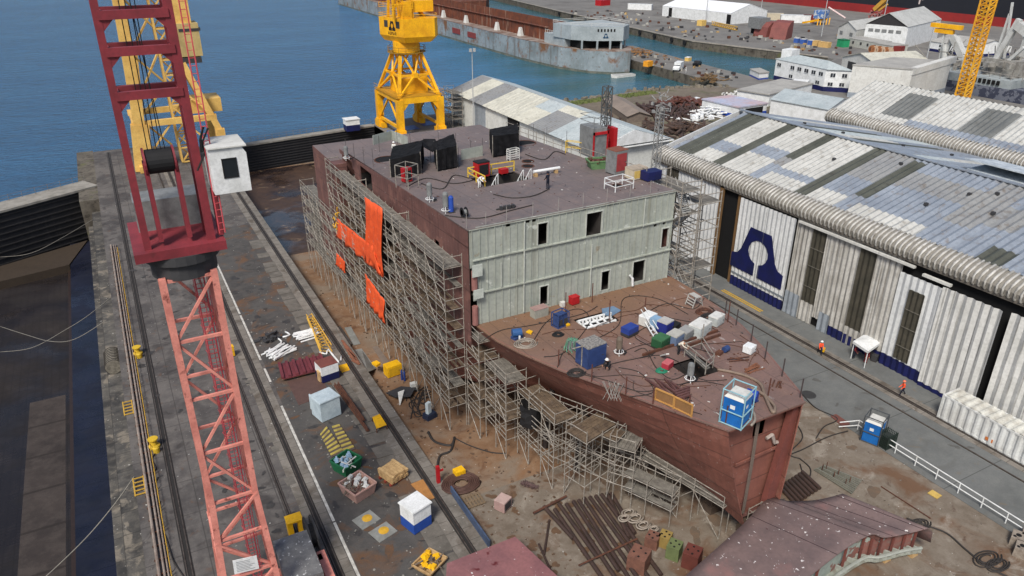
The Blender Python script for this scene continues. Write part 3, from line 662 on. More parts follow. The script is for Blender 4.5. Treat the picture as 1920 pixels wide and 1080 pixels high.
# orange tarpaulins on the outside of the scaffold
def tarp(label, px, X):
    c = [AX(x, y, X) for x, y in px]; rows = []
    for i in range(9):
        f = i / 8; a = c[0].lerp(c[3], f); d = c[1].lerp(c[2], f)
        rows.append([tuple(a.lerp(d, j / 12) + Vector((-.1 + .17 * math.sin(j * 2.3 + f * 4) * (.35 + f) + rnd.uniform(-.05, .05), 0, rnd.uniform(-.08, .08)))) for j in range(13)])
    b = M(); b.grid(rows); return b.build('tarpaulin', orange, smooth=True, label=label, cat='tarpaulin', group='orange tarpaulins on the scaffold', solid=.02)
tarp('upper orange tarpaulin hung upright on the tall scaffold', [(685, 368), (718, 390), (720, 518), (688, 488)], 22.55)
tarp('long orange tarpaulin stretched level along the scaffold, meeting the upright one', [(632, 408), (700, 462), (720, 519), (633, 444)], 22.5)
tarp('lower orange tarpaulin tapering to a point near the scaffold foot', [(685, 512), (722, 562), (724, 608), (690, 566)], 22.55)
tarp('small orange tarpaulin lowest and farthest along the scaffold', [(632, 474), (648, 490), (650, 512), (632, 496)], 22.4)
b = M(); a = AX(637, 425, 22.3)
for i in range(14):
    p = AX(628 + rnd.uniform(-4, 5), 395 + i * 3, 22.35); q = p + Vector((rnd.uniform(-.3, .3), rnd.uniform(-1, 1), rnd.uniform(-.6, .6))); b.tube(p, q, .06, 5)
b.build('yellow_strap_bundle', yellow, label='yellow straps tangled on the scaffold by the long orange tarpaulin', cat='strap bundle')
# ================================================================ CRANES
salmon = P('salmon_crane_paint', (218, 142, 128), c2=srgb((190, 118, 106)), scale=.8, rough=.55, spots=[(srgb((120, 66, 58)), 1.4, .6, .7)])
cred = P('dark_red_crane_paint', (136, 52, 60), c2=srgb((112, 44, 50)), scale=.7, rough=.55, spots=[(srgb((84, 40, 42)), 1.6, .66, .78)])
cream = P('cream_yellow_crane_paint', (226, 186, 104), c2=srgb((204, 160, 84)), scale=.4, rough=.6, spots=[(srgb((140, 92, 52)), .8, .66, .78)])
cyel = P('yellow_crane_paint', (244, 182, 22), c2=srgb((216, 152, 20)), scale=.5, rough=.5, spots=[(srgb((170, 116, 20)), .6, .68, .8)])
rope = P('wire_rope', (34, 33, 34), rough=.6, metal=.3)
dgrey = P('machine_dark_grey', (60, 60, 62), rough=.7)
# ---- salmon and red tower crane standing on the quay rails, close to us
tc = thing('tower_crane', 'tall tower crane on the quay rails: salmon lattice tower, dark red mast, white cab', 'crane', (2.1, 42, 0))
X0, X1, Y0, Y1 = .75, 3.35, 40.6, 43.4
b = M()
for (x, y) in ((X0, Y0), (X1, Y0), (X0, Y1), (X1, Y1)):
    b.beam((x, y, 10.8), (x, y, 26.2), .34, .34, (0, 1, 0))
    b.beam((x + (-.45 if x < 2 else .5), y + (-.5 if y < 42 else .5), .9), (x, y, 10.85), .36, .36, (0, 1, 0))
b.build('tower_chord', salmon, tc)
b = M(); zz = 1.6; k = 0; lev = [1.6, 4.8, 8.0, 10.9, 14.7, 18.5, 22.3, 26.0]
for i, z in enumerate(lev):
    for (p, q) in (((X0, Y0), (X1, Y0)), ((X1, Y0), (X1, Y1)), ((X1, Y1), (X0, Y1)), ((X0, Y1), (X0, Y0))):
        e = .45 * max(0, (10.9 - z) / 10) if z < 10.9 else 0
        a = (p[0] + (-e if p[0] < 2 else e), p[1] + (-e if p[1] < 42 else e), z); c = (q[0] + (-e if q[0] < 2 else e), q[1] + (-e if q[1] < 42 else e), z)
        b.beam(a, c, .17, .17)
        if i < len(lev) - 1:
            z2 = lev[i + 1]; s_ = (i % 2 == 0)
            b.beam((a[0], a[1], z) if s_ else (c[0], c[1], z), (c[0], c[1], z2) if s_ else (a[0], a[1], z2), .15, .15)
b.build('tower_bracing', salmon, tc)
b = M()
for x in (2.45, 2.95): b.tube((x, 42.9, 1), (x, 42.9, 26), .045, 5)
for k in range(80): b.tube((2.45, 42.9, 1 + k * .31), (2.95, 42.9, 1 + k * .31), .022, 4)
for k in range(28):
    z = 2.5 + k * .85; pts = [(2.7 + .42 * math.cos(t), 42.75 - .62 * math.sin(t), z) for t in [R(a) for a in range(0, 181, 30)]]; b.path(pts, .02, 4)
for a in (30, 90, 150): b.tube((2.7 + .42 * math.cos(R(a)), 42.75 - .62 * math.sin(R(a)), 2.5), (2.7 + .42 * math.cos(R(a)), 42.75 - .62 * math.sin(R(a)), 25.5), .02, 4)
b.build('caged_ladder', P('pink_ladder', (206, 84, 92)), tc)
b = M()
for y in (38.2, 43.2): b.beam((-1.55, y, .75), (7.3, y, .75), .6, .9)
for x in (-1.55, 7.3): b.beam((x, 37.2, .75), (x, 43.8, .75), .6, .9)
b.build('travel_frame', salmon, tc)
for x in (-1.55, 7.3):
    for y in (37.6, 43.4):
        b = M()
        for d in (-.4, .4): b.path([(x - .14, y + d, .36), (x + .14, y + d, .36)], .3, 12)
        b.build('travel_wheel', dgrey, tc)
b = M(); a = [AY(x, y, 40.1) for x, y in ((436, 1052), (481, 1042), (486, 1066), (440, 1077))]; b.prism(a, (0, .05, 0)); sg = b.build('notice_plate', white, tc)
b = M(); n_ = (a[1] - a[0]); dn = (a[3] - a[0])
for r_ in range(7):
    f = .16 + r_ * .11; w0 = .12; w1 = .88 - .1 * (r_ % 3)
    if r_ in (0, 1): w1 = .7
    p = a[0] + dn * f + n_ * w0; q = a[0] + dn * f + n_ * w1
    o_ = Vector((0, -.006, 0)); b.quad(p + o_, q + o_, q + dn * .035 + o_, p + dn * .035 + o_)
b.build('notice_lettering', P('notice_ink', (120, 124, 130)), sg)
b = M(); a = G(512, 1018, 2.4); b.box(a.x, a.x + 2.5, 40.5, a.y + .2, 1.25, 2.4); b.build('ballast_block', mat('ballast_concrete', srgb((118, 118, 118)), srgb((88, 88, 90)), .9, rough=.8, spots=[((.6, .6, .6), 3.2, .6, .68)]), tc)
# machinery deck, winch, cab and mast above
b = M(); b.lathe((2.05, 42, 26), [(1.7, 0), (1.7, .9), (1.95, .9), (1.95, 1.4)], 24); b.build('slewing_ring', dgrey, tc)
b = M(); b.box(-.3, 4.2, 40.2, 45.6, 27.4, 27.9); b.build('machinery_deck', cred, tc)
b = M(); b.box(.2, 4, 43.6, 45.6, 27.9, 29.6); b.build('machine_house', greyp, tc); b = M(); b.beam((4.1, 40.6, 30.5), (6.0, 40.6, 30.5), .25); b.beam((4.1, 41.6, 30.5), (6.0, 41.6, 30.5), .25); b.beam((4.1, 41, 28), (4.1, 41, 30.6), .3); b.build('cab_bracket', cred, tc)
b = M()
for (x, y) in ((.42, 40.8), (.42, 42.2)): b.beam((x, y, 27.9), (x + .08, y, 47), .34, .26, (0, 1, 0))
for (x, y) in ((3.55, 40.8), (3.55, 42.2)): b.beam((x, y, 27.9), (x - .05, y, 47), .42, .28, (0, 1, 0))
b.build('mast_column', cred, tc)
for py_ in (24, 93, 176, -70):
    c = AY(268, py_, 40.8); z = c.z
    for (y, dz) in ((40.75, -.02), (42.25, .02)):
        b = M(); b.beam((.5, y, z + dz), (3.5, y, z + dz), .3, .4)
        for (x, s_) in ((.6, 1), (3.35, -1)): b.prism([(x, y - .06, z - .22), (x + s_ * .5, y - .06, z - .22), (x, y - .06, z - .75)], (0, .12, 0))
        b.build('mast_cross_beam', cred, tc)
    b = M()
    for x in (.6, 3.4): b.beam((x, 40.8, z), (x, 42.2, z), .2, .3)
    b.build('mast_tie', cred, tc)
b = M()
c = AY(299, 301, 41.2); b.path([(c.x - .62, 41.2, c.z), (c.x + .62, 41.2, c.z)], .62, 20); b.build('winch_drum', black, tc)
b = M()
for x in (c.x - .7, c.x + .7): b.path([(x - .05, 41.2, c.z), (x + .05, 41.2, c.z)], .72, 20); b.beam((x, 41.2, 28.2), (x, 41.2, c.z), .22, .9, (0, 1, 0))
b.build('winch_frame', cred, tc)
for k, (px, py) in enumerate(((233, 0), (247, 0), (258, 0), (266, 0), (240, 0))):
    a = AY(px, py, 41.1); a.z += 7; a.x -= .15
    b = M(); b.tube(a, (c.x - .45 + k * .2, 41.1, c.z + .5), .025, 5); b.build('hoist_rope', rope, tc)
b = M(); a0 = AY(341, 0, 40.6); a1 = AY(396, 325, 40.6)
for dx in (0, .28): b.tube((a1.x + dx - .1, 40.6, 28.2), (a0.x + dx - .12, 40.6, 47), .035, 5)
for k in range(50): b.tube((a1.x - .08, 40.6, 28.4 + k * .37), (a1.x + .16, 40.6, 28.4 + k * .37), .018, 4)
b.build('mast_ladder', P('pink_ladder', (206, 84, 92)), tc)
cl, cr_ = AY(391, 300, 40), AY(462, 300, 40); ct = AY(425, 274, 40).z
b = M(); x0, x1 = cl.x, cr_.x; pr_ = [(x0, 30.6), (x1, 30.6), (x1, ct - .35), (x1 - .22, ct), (x0 + .05, ct), (x0, ct - .1)]
b.prism([(x, 39.7, z) for x, z in pr_], (0, 2.3, 0)); cab = b.build('cab', white, tc)
wz0, wz1 = AY(430, 332, 39.7).z, AY(430, 298, 39.7).z; wx0, wx1 = AY(419, 315, 39.7).x, AY(444, 315, 39.7).x
b = M(); b.box(wx0, wx1, 39.68, 39.72, wz0, wz1); b.build('cab_window', glass, cab)
b = M()
for q in ((wx0 - .05, wx0, wz0, wz1), (wx1, wx1 + .05, wz0, wz1), (wx0 - .05, wx1 + .05, wz1, wz1 + .05), (wx0 - .05, wx1 + .05, wz0 - .05, wz0)): b.box(q[0], q[1], 39.66, 39.71, q[2], q[3])
b.build('window_frame', black, cab)
b = M(); b.box(x0 - .06, x1 + .04, 39.6, 42.05, ct + .001, ct + .07); b.build('cab_roof', offwhite, cab)
b = M(); b.path([AY(390, 240, 40.3), AY(380, 265, 40.3), AY(383, 290, 40.3), AY(370, 320, 40.3)], .05, 6); b.path([AY(381, 238, 40.3), AY(376, 262, 40.3), AY(378, 285, 40.3)], .07, 6)
b.build('hanging_chain', rope, tc)
# ---- cream yellow crane on the pier head behind it
cc = thing('portal_crane', 'weathered cream yellow portal crane standing at the pier end behind the red mast', 'crane', (10, 164, 0))
b = M(); b.beam((4.1, 160, 0), (5.0, 160, 9), 3.2, 1.6, (0, 1, 0)); b.beam((4.9, 160, 8.8), (6.2, 160, 40), 2.0, 1.4, (0, 1, 0)); b.build('main_leg', cream, cc)
b = M()
for (p, q, w_) in (((19.2, 160, 0), (19.2, 160, 6.6), 1.7), ((19.1, 160, 6.4), (14.6, 161, 19.5), 1.2), ((19.2, 172, 0), (19.2, 172, 7), 1.7), ((19.1, 172, 6.8), (14.6, 168, 19.5), 1.1), ((5, 172, 0), (7, 169, 22), 1.3)): b.beam(p, q, w_, w_, (0, 1, 0))
b.build('portal_leg', cream, cc)
b = M()
for (y) in (160, 172): b.beam((3.6, y, 9), (19, y, 9), .9, 1.1)
for x in (4.2, 18.4): b.beam((x, 160, 9), (x, 172, 9), .9, 1.0)
b.build('portal_beam', cream, cc)
b = M(); L0, L1 = Vector((12.4, 163, 0)), Vector((11.6, 163, 40))
def mast(b, cx0, cx1, y, w0, w1, z0, z1, n, r):
    for i in range(n + 1):
        f = i / n; z = z0 + (z1 - z0) * f; cx = cx0 + (cx1 - cx0) * f; w_ = (w0 + (w1 - w0) * f) / 2
        c = [(cx - w_, y - w_, z), (cx + w_, y - w_, z), (cx + w_, y + w_, z), (cx - w_, y + w_, z)]
        for k in range(4): b.beam(c[k], c[(k + 1) % 4], r * .7)
        if i:
            for k in range(4):
                b.beam(pc[k], c[k], r); b.beam(pc[k] if i % 2 else pc[(k + 1) % 4], c[(k + 1) % 4] if i % 2 else c[k], r * .7)
        pc = c
mast(b, 12.6, 11.8, 163, 2.4, 2.2, .3, 40, 14, .38); b.build('lattice_mast', cream, cc)
b = M()
for (p, q) in (((5.2, 160, 10), (11.5, 162, 16)), ((6, 160, 22), (11, 162, 16)), ((6, 160, 22), (11, 162, 29)), ((5.2, 160, 10), (10, 162, 4)), ((4, 160, 1), (10.5, 160, 8.6)), ((6, 160, 14), (11, 162, 22)), ((6.2, 160, 32), (11, 162, 26)), ((12.5, 160, 9), (18, 160, 3)), ((14.5, 161, 19), (19, 165, 9)), ((14, 161, 14), (19, 160, 9))): b.beam(p, q, .32)
b.build('tie_bar', cream, cc)
b = M(); b.box(13.6, 20.6, 162, 168, 9.6, 12.2); b.build('machine_house', cream, cc)
hb = P('beige_house', (196, 174, 116), c2=srgb((168, 146, 96)), scale=.4)
b = M(); b.box(14.6, 18.6, 161, 166, 20.6, 26.6); ho = b.build('operator_house', hb, cc)
b = M(); b.box(15.0, 18.9, 160.9, 166.2, 25.2, 25.7); b.build('house_band', dgrey, ho)
b = M(); b.box(14.2, 18.2, 160.6, 166, 19.4, 20.4); b.build('house_floor', dgrey, ho)
b = M(); b.box(14.2, 17.6, 162, 166, 26.6, 31.2); b.build('upper_cab', cream, cc)
for x in (4, 19.2):
    for y in (160, 172):
        b = M(); b.box(x - .7, x + .7, y - 2.2, y + 2.2, .1, 1.3); b.build('bogie', cream, cc)
# ---- bright yellow harbour crane by the shed
yc = thing('harbour_crane', 'bright yellow harbour crane with black emblem on a four legged portal beside the white shed', 'crane', (62.1, 166.5, 0))
XA, XB, YA, YB = 57.3, 67.0, 159.6, 173.4
legs = [(XA, YA), (XB, YA), (XA, YB), (XB, YB)]
for (x, y) in legs:
    b = M(); b.cbox((x, y, 1.6), (1.4, 1.5, 7.0)); b.build('portal_leg', cyel, yc)
    b = M(); b.cbox((x, y - .2, .1), (1.9, 2.6, 1.9), 0, .85); b.cbox((x, y + 1.6, .1), (1.2, 1.8, 1.2)); b.cbox((x, y - 2.0, .1), (1.2, 1.6, 1.2)); b.build('bogie', cyel, yc)
b = M()
for y in (YA, YB):
    b.beam((XA, y, 8.3), (XB, y, 8.3), 1.2, 1.3)
    for (x, s_) in ((XA + .6, 1), (XB - .6, -1)): b.prism([(x, y - .5, 7.7), (x + s_ * 1.5, y - .5, 7.7), (x, y - .5, 5.8)], (0, 1.0, 0))
for x in (XA, XB): b.beam((x, YA, 8.3), (x, YB, 8.3), 1.0, .9); b.beam((x, YA + 1, 2.2), (x, YB - 1, 2.2), .5, .6)
b.build('portal_beam', cyel, yc)
b = M()
for x in (XA, XB): b.beam((x, YA + .5, 2.6), (x, 166.5, 7.9), .35); b.beam((x, YB - .5, 2.6), (x, 166.5, 7.9), .35)
b.build('leg_brace', cyel, yc)
ZR = 17.5; cx, cy = 62.3, 166.5; top = [(cx - 2.5, cy - 2.5), (cx + 2.5, cy - 2.5), (cx - 2.5, cy + 2.5), (cx + 2.5, cy + 2.5)]
b = M()
for l, t in zip(legs, top): b.beam((*l, 8.6), (*t, ZR), .62, .62, (0, 1, 0))
b.build('tower_leg', cyel, yc)
b = M(); zm = 13.2; f = (zm - 8.6) / (ZR - 8.6); mid = [(l[0] + (t[0] - l[0]) * f, l[1] + (t[1] - l[1]) * f) for l, t in zip(legs, top)]
for (i, j) in ((0, 1), (1, 3), (3, 2), (2, 0)):
    m0 = Vector((*mid[i], zm)); m1 = Vector((*mid[j], zm)); mm = (m0 + m1) / 2
    b.beam(m0, m1, .42); b.beam(mm, (*legs[i], 8.8), .42); b.beam(mm, (*legs[j], 8.8), .42)
    tt = (Vector((*top[i], ZR)) + Vector((*top[j], ZR))) / 2
    b.beam(mm, Vector((*top[i], ZR)).lerp(tt, .25), .36); b.beam(mm, Vector((*top[j], ZR)).lerp(tt, .25), .36)
    b.cbox((mm.x, mm.y, zm - .5), (1.1, 1.1, 1.0))
b.build('tower_bracing', cyel, yc)
b = M(); b.box(59.2, 65.6, 163, 170, 8.75, 12.4); b.build('machine_box', cyel, yc)
b = M(); b.box(56.5, 67.8, 159, 174, 8.96, 9.04)
for (p, q) in (((56.5, 159), (67.8, 159)), ((67.8, 159), (67.8, 174)), ((56.5, 159), (56.5, 174))):
    for z in (9.5, 10.1): b.tube((*p, z), (*q, z), .05, 5)
b.build('walkway', P('crane_walkway', (190, 140, 30)), yc)
b = M()
for i in range(24):
    f = i / 23; b.box(57.6, 58.4, 161 + f * 6 - .12, 161 + f * 6 + .12, 1.6 + f * 7, 1.66 + f * 7)
b.beam((57.6, 161, 1.6), (57.6, 167, 8.6), .08, .3); b.beam((58.4, 161, 1.6), (58.4, 167, 8.6), .08, .3)
b.build('stair_flight', P('crane_walkway', (190, 140, 30)), yc)
b = M(); b.lathe((cx, cy, ZR - .1), [(3.3, 0), (3.3, .4), (3.0, .4), (3.0, 2.7)], 24); b.build('slewing_drum', cyel, yc)
b = M()
for z in (.6, 1.2): b.path([(cx + 4.2 * math.cos(t), cy + 4.2 * math.sin(t), ZR + .3 + z) for t in [k * math.pi / 12 for k in range(24)]], .05, 5, closed=True)
for k in range(16): t = k * math.pi / 8; b.tube((cx + 4.2 * math.cos(t), cy + 4.2 * math.sin(t), ZR + .3), (cx + 4.2 * math.cos(t), cy + 4.2 * math.sin(t), ZR + 1.5), .05, 5)
b.lathe((cx, cy, ZR + .22), [(4.3, 0), (4.3, .08)], 24)
b.build('ring_gallery', P('crane_gallery', (150, 116, 40)), yc)
H = [(57.7, 170.5), (60.2, 161.8), (67.2, 161.2), (68.6, 162.9), (68.4, 170.6), (61, 172.5)]
b = M(); low = [((x - cx) * .82 + cx, (y - cy) * .86 + cy) for x, y in H]
vs = [(x, y, 20.1) for x, y in low] + [(x, y, 21.3) for x, y in H] + [(x, y, 25.1) for x, y in H]
b.add(vs, [tuple(reversed(range(6))), tuple(range(12, 18))] + [(i, (i + 1) % 6, 6 + (i + 1) % 6, 6 + i) for i in range(6)] + [(6 + i, 6 + (i + 1) % 6, 12 + (i + 1) % 6, 12 + i) for i in range(6)])
hs = b.build('machine_house', cyel, yc)
A_, B_ = Vector((57.7, 170.5, 0)), Vector((60.2, 161.8, 0)); e1 = (B_ - A_).normalized(); nn = Vector((e1.y, -e1.x, 0))
if nn.x > 0: nn = -nn
Lw = (B_ - A_).length
def hp(u, z, o=.03): return A_ + e1 * (u * Lw) + nn * o + Vector((0, 0, z))
b = M()
for u0, u1 in ((.22, .36), (.7, .84)): b.prism([hp(u0, 23.1), hp(u1, 23.1), hp(u1, 24.5), hp(u0, 24.5)], nn * .05)
b.build('house_window', dgrey, hs)
EMB = [(-1, -.75), (-.07, -.75), (-.07, -.32)] + [(.37 * math.sin(R(a)) , .08 - .4 * math.cos(R(a))) for a in range(-12, -349, -24)] + [(.07, -.32), (.07, -.75), (1, -.75), (1, -.27), (.78, -.2), (.66, -.02), (.4, .82), (-.4, .82), (-.66, -.02), (-.78, -.2), (-1, -.27)]
b = M(); b.prism([hp(.53 + x * .13, 23.4 + z * 1.25, .035) for x, z in EMB], nn * .03); b.build('emblem', black, hs)
def text(s_, name, size, m, loc, xdir, parent=None, up=Vector((0, 0, 1)), depth=.01, align='CENTER'):
    cu = bpy.data.curves.new(name, 'FONT'); cu.body = s_; cu.size = size; cu.align_x = align; cu.extrude = depth; cu.materials.append(m); cu.resolution_u = 3
    o = bpy.data.objects.new(name, cu); COL.objects.link(o)
    xd = Vector(xdir).normalized(); zd = xd.cross(up).normalized(); upd = zd.cross(xd)
    mt = Matrix((xd, upd, zd)).transposed().to_4x4(); off = OFF[parent.name] if parent else Vector((0, 0, 0)); mt.translation = Vector(loc) - off
    if parent: o.parent = parent
    dg = bpy.context.evaluated_depsgraph_get(); me = bpy.data.meshes.new_from_object(o.evaluated_get(dg)); par = o.parent; bpy.data.objects.remove(o)
    o = bpy.data.objects.new(name, me); COL.objects.link(o); o.parent = par; o.matrix_basis = mt; OFF[o.name] = off; return o
text('ASMAR', 'lettering', 1.0, black, hp(.53, 21.55, .04), e1, hs)
b = M(); b.path([(x, y, 25.9) for x, y in H], .05, 5, closed=True); b.path([(x, y, 25.5) for x, y in H], .05, 5, closed=True); b.build('roof_rail', cyel, hs)
b = M(); b.box(63.2, 68, 163.5, 167.5, 26.3, 28.6); b.build('hoist_house', cyel, yc)
b = M(); b.box(60.6, 62.6, 162.6, 165, 25.1, 28.6); b.build('operator_cab', cyel, yc)
b = M()
for (p, q, w_) in (((59, 164, 25), (59.6, 165, 36), .5), ((59, 168, 25), (59.6, 167, 36), .5), ((61.5, 164, 25), (60.4, 165, 36), .4), ((61.5, 168, 25), (60.4, 167, 36), .4), ((66.5, 165, 25), (60, 166, 34), .5), ((67, 168, 25), (60.4, 167, 34), .5), ((58.4, 163, 25.3), (58.4, 163, 31), .3), ((58.4, 163, 28), (62, 163, 28), .3), ((58.4, 163, 30.6), (61, 163, 30.6), .3), ((59, 164, 27), (61.4, 164, 30), .25), ((59, 164, 30), (61.4, 164, 27), .25), ((63, 163.2, 25.1), (63, 163.2, 28.8), .3)): b.beam(p, q, w_)
b.build('jib_frame', cyel, yc)
b = M()
for (x0, x1, y) in ((57.4, 62.5, 161.5), (57.4, 62.5, 169)):
    b.box(x0, x1, y, y + .1, 27.2, 27.3)
    for z in (27.7, 28.2): b.tube((x0, y, z), (x1, y, z), .05, 5)
    for k in range(6): b.tube((x0 + k, y, 27.2), (x0 + k, y, 28.3), .05, 5)
b.build('upper_gallery', cyel, yc)
# blue drip sheets under the crane and the small white kiosk left of it
for k, (x, y) in enumerate(((742, 248), (770, 240), (762, 262 - 8), (800, 232))):
    c = G(x, y); b = M(); rows = [[(c.x - 1.6 + i * .8, c.y - 2 + j * 1.0, .02 + .1 * abs(math.sin(i * 1.7 + j * 2.1 + k))) for i in range(5)] for j in range(5)]
    b.grid(rows); b.build('blue_sheet', P('blue_sheet', (58, 92, 158), rough=.5), label='crumpled blue sheet on the ground under the yellow harbour crane', cat='sheet', group='blue sheets under the yellow crane', solid=.02)
c = G(665, 247); t = thing('kiosk', 'small white and blue kiosk on the seawall left of the yellow harbour crane', 'kiosk', (c.x, c.y + 2, 0))
b = M(); b.cbox((c.x, c.y + 2, 0), (3.2, 2.6, 1.4)); b.build('blue_base', navy, t)
b = M(); b.cbox((c.x, c.y + 2, 1.4), (3.2, 2.6, 1.2)); b.build('upper_wall', white, t)
b = M(); b.cbox((c.x, c.y + 2, 2.6), (3.5, 2.9, .15)); b.build('roof', white, t)
# ================================================================ HANGARS AND SHEDS
def sheet_mat(name, c, c2, st, rough=.5, metal=0.0, l=.55, h=.75, sc=1.2):
    return mat(name, srgb(c), srgb(c2), .25, rough=rough, metal=metal, streak=(sc, srgb(st), l, h), spots=[(srgb(st), 1.5, .73, .8)])
rw = sheet_mat('white_roof_sheet', (186, 186, 181), (168, 168, 163), (136, 132, 124))
rb = sheet_mat('blue_grey_roof_sheet', (144, 152, 162), (124, 132, 143), (120, 114, 110), .4, .1)
ro = sheet_mat('mossy_skylight_sheet', (84, 86, 78), (70, 72, 64), (64, 64, 58))
rg = sheet_mat('grey_roof_sheet', (138, 139, 138), (128, 130, 132), (104, 96, 88))
rc = sheet_mat('cream_roof_sheet', (200, 198, 184), (184, 182, 168), (150, 146, 134))
rl = sheet_mat('pale_blue_roof_sheet', (176, 184, 185), (160, 170, 172), (140, 146, 148))
RM = [rw, rb, ro, rg, rc, rl]
def roof(name, x0, z0, x1, z1, strips, parent, pitch=.42, amp=.1, nu=20):
    """corrugated roof plane from the eave x0 to the ridge x1; strips = (y start, y end, [(share of slope, material)])"""
    b = M(); d = Vector((x1 - x0, 0, z1 - z0)); nrm = Vector((-d.z, 0, d.x)).normalized()
    if nrm.z < 0: nrm = -nrm
    for (ya, yb_, sp) in strips:
        n = max(1, round(abs(yb_ - ya) / pitch)); us = [0.0] + [s_[0] for s_ in sp]
        for k, (ue, mi) in enumerate(sp):
            a, c = us[k], ue; b.cm = mi; rows = []
            for u in (a, c):
                row = []
                for i in range(n + 1):
                    y = ya + (yb_ - ya) * i / n; row.append(Vector((x0, y, z0)) + d * u + nrm * (amp * (1 if round(y / pitch) % 2 else -1)))
                rows.append([tuple(v) for v in row])
            b.grid(rows)
    return b.build(name, RM, parent, normals=False)
def bullnose(x, z, y0, y1, parent, step=.56, r=1.0):
    b = M(); arc = [(x + .05, z - 1.15), (x - .42, z - .75), (x - .5, z - .2), (x - .2, z + .3), (x + .5, z + .62), (x + 1.5, z + .9)]
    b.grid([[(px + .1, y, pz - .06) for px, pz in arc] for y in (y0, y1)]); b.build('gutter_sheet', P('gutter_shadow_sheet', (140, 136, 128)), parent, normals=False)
    b = M(); y = y0
    while y < y1: b.path([(px, y, pz) for px, pz in arc], .13, 6); y += step
    b.build('gutter_ribs', P('curved_eave_sheet', (200, 198, 192), c2=srgb((160, 156, 148)), scale=.8, streak=(2, srgb((110, 104, 96)), .55, .75)), parent, smooth=True)
def corr(b, y0, y1, z0, z1, x, pitch=.36, amp=.13):
    n = max(1, round((y1 - y0) / pitch)); n += n % 2
    rows = []
    for z in (z0, z1): rows.append([(x + (amp if i % 2 else -amp) * .5, y0 + (y1 - y0) * i / n, z) for i in range(n + 1)])
    b.grid(rows)
def ry(px, py): return G(px, py, 18).y
W_, B_L, O_, G_, C_, L_ = range(6)
h1 = thing('hangar', 'long shipyard hangar with a patched corrugated roof, curved eave and emblem on its sliding door', 'hangar', (84, 50, 0))
rid = [ry(1400, 211), ry(1410, 213), ry(1422, 217), ry(1425, 218), ry(1440, 221), ry(1480, 232), ry(1500, 238), ry(1550, 252), ry(1574, 258), ry(1645, 278), ry(1668, 284), ry(1723, 299), ry(1748, 306), 44.0, 41.0, 37.5, 35.0, 31, 28, 24.5, 21.5, 10, 6, -30]
pat = [[(1, B_L)], [(1, O_)], [(1, L_)], [(1, O_)], [(.22, W_), (.4, B_L), (1, W_)], [(1, O_)], [(.36, W_), (.54, B_L), (1, W_)], [(.3, B_L), (.45, G_), (1, O_)], [(.18, W_), (.28, B_L), (.42, W_), (1, W_)], [(1, O_)], [(.2, W_), (.48, B_L), (1, G_)], [(.25, B_L), (.95, O_), (1, B_L)], [(.16, W_), (.55, B_L), (.8, G_), (1, B_L)], [(.3, B_L), (1, G_)], [(.4, B_L), (.7, G_), (1, B_L)], [(.2, O_), (.6, B_L), (1, G_)], [(1, B_L)], [(.4, O_), (1, B_L)], [(1, B_L)], [(.35, O_), (1, G_)], [(1, B_L)], [(1, O_)], [(1, B_L)]]
roof('roof_sheets', 70.4, 14.35, 84.3, 18.1, [(rid[i + 1], rid[i], pat[i]) for i in range(len(pat))], h1)
strips = []; y = 84.0; k = 0
seq = [[(1, B_L)], [(.3, L_), (1, W_)], [(1, B_L)], [(.7, O_), (1, B_L)], [(1, L_)], [(.5, W_), (1, B_L)], [(.8, O_), (1, G_)], [(1, B_L)]]
while y > -30:
    wd = (3.2, 2.4, 4.0, 1.8, 3.6, 2.6, 1.8, 4.4)[k % 8]; strips.append((y - wd, y, seq[k % 8])); y -= wd; k += 1
roof('roof_sheets', 84.3, 18.1, 111.5, 12.6, strips, h1)
b = M(); b.beam((84.3, 84.2, 18.2), (84.3, -30, 18.2), .7, .12); b.build('ridge_cap', rb, h1)
b = M(); b.hexa([(86, 33, 18.9), (92, 33, 17.9), (92, 50, 17.9), (86, 50, 18.9)], [(86, 33, 19.05), (92, 33, 18.05), (92, 50, 18.05), (86, 50, 19.05)]); b.box(86.4, 91.6, 33.3, 49.7, 16.4, 17.8)
b.build('roof_lantern', P('lantern_sheet', (196, 204, 210), c2=srgb((150, 160, 170)), scale=1), h1)
vn = M(); vn.cbox((0, 0, 0), (.35, .35, .3)); v0 = vn.build('roof_vent', dgrey, None, raw=True)
spots_ = [(79, 62), (82, 55), (76, 47), (80, 45), (81.5, 43), (78, 41), (80.5, 38), (90, 70), (95, 64), (100, 60), (94, 52), (105, 58), (89, 76)]
for i, (x, y) in enumerate(spots_):
    z = 14.35 + (x - 70.4) / 13.9 * 3.75 if x < 84.3 else 18.1 - (x - 84.3) / 27.2 * 5.5
    o = v0 if i == 0 else v0.copy()
    if i: COL.objects.link(o)
    o.parent = h1; o.location = Vector((x, y, z)) - OFF[h1.name]
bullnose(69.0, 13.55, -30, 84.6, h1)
# the long wall
wdirty = mat('weathered_white_sheet', srgb((192, 190, 184)), srgb((160, 157, 150)), .4, rough=.6, streak=(2.6, srgb((92, 84, 76)), .56, .8), spots=[(srgb((86, 78, 70)), 1.6, .66, .8)], lines=(.72, .2, .75, srgb((96, 90, 82))))
wclean = P('painted_white_sheet', (214, 216, 216), c2=srgb((196, 198, 198)), scale=.3, rough=.55, streak=(2, srgb((160, 156, 150)), .66, .85), lines=(.72, .18, .3, srgb((140, 142, 144))))
wpanel = mat('door_white_sheet', srgb((206, 206, 203)), srgb((188, 188, 184)), .4, rough=.6, streak=(1.6, srgb((140, 134, 126)), .6, .85), spots=[(srgb((90, 86, 80)), 2.2, .7, .76)], lines=(.9, .14, .75, srgb((92, 90, 86))))
skyl = P('dirty_translucent_sheet', (74, 70, 60), c2=srgb((58, 56, 48)), scale=.8, rough=.6)
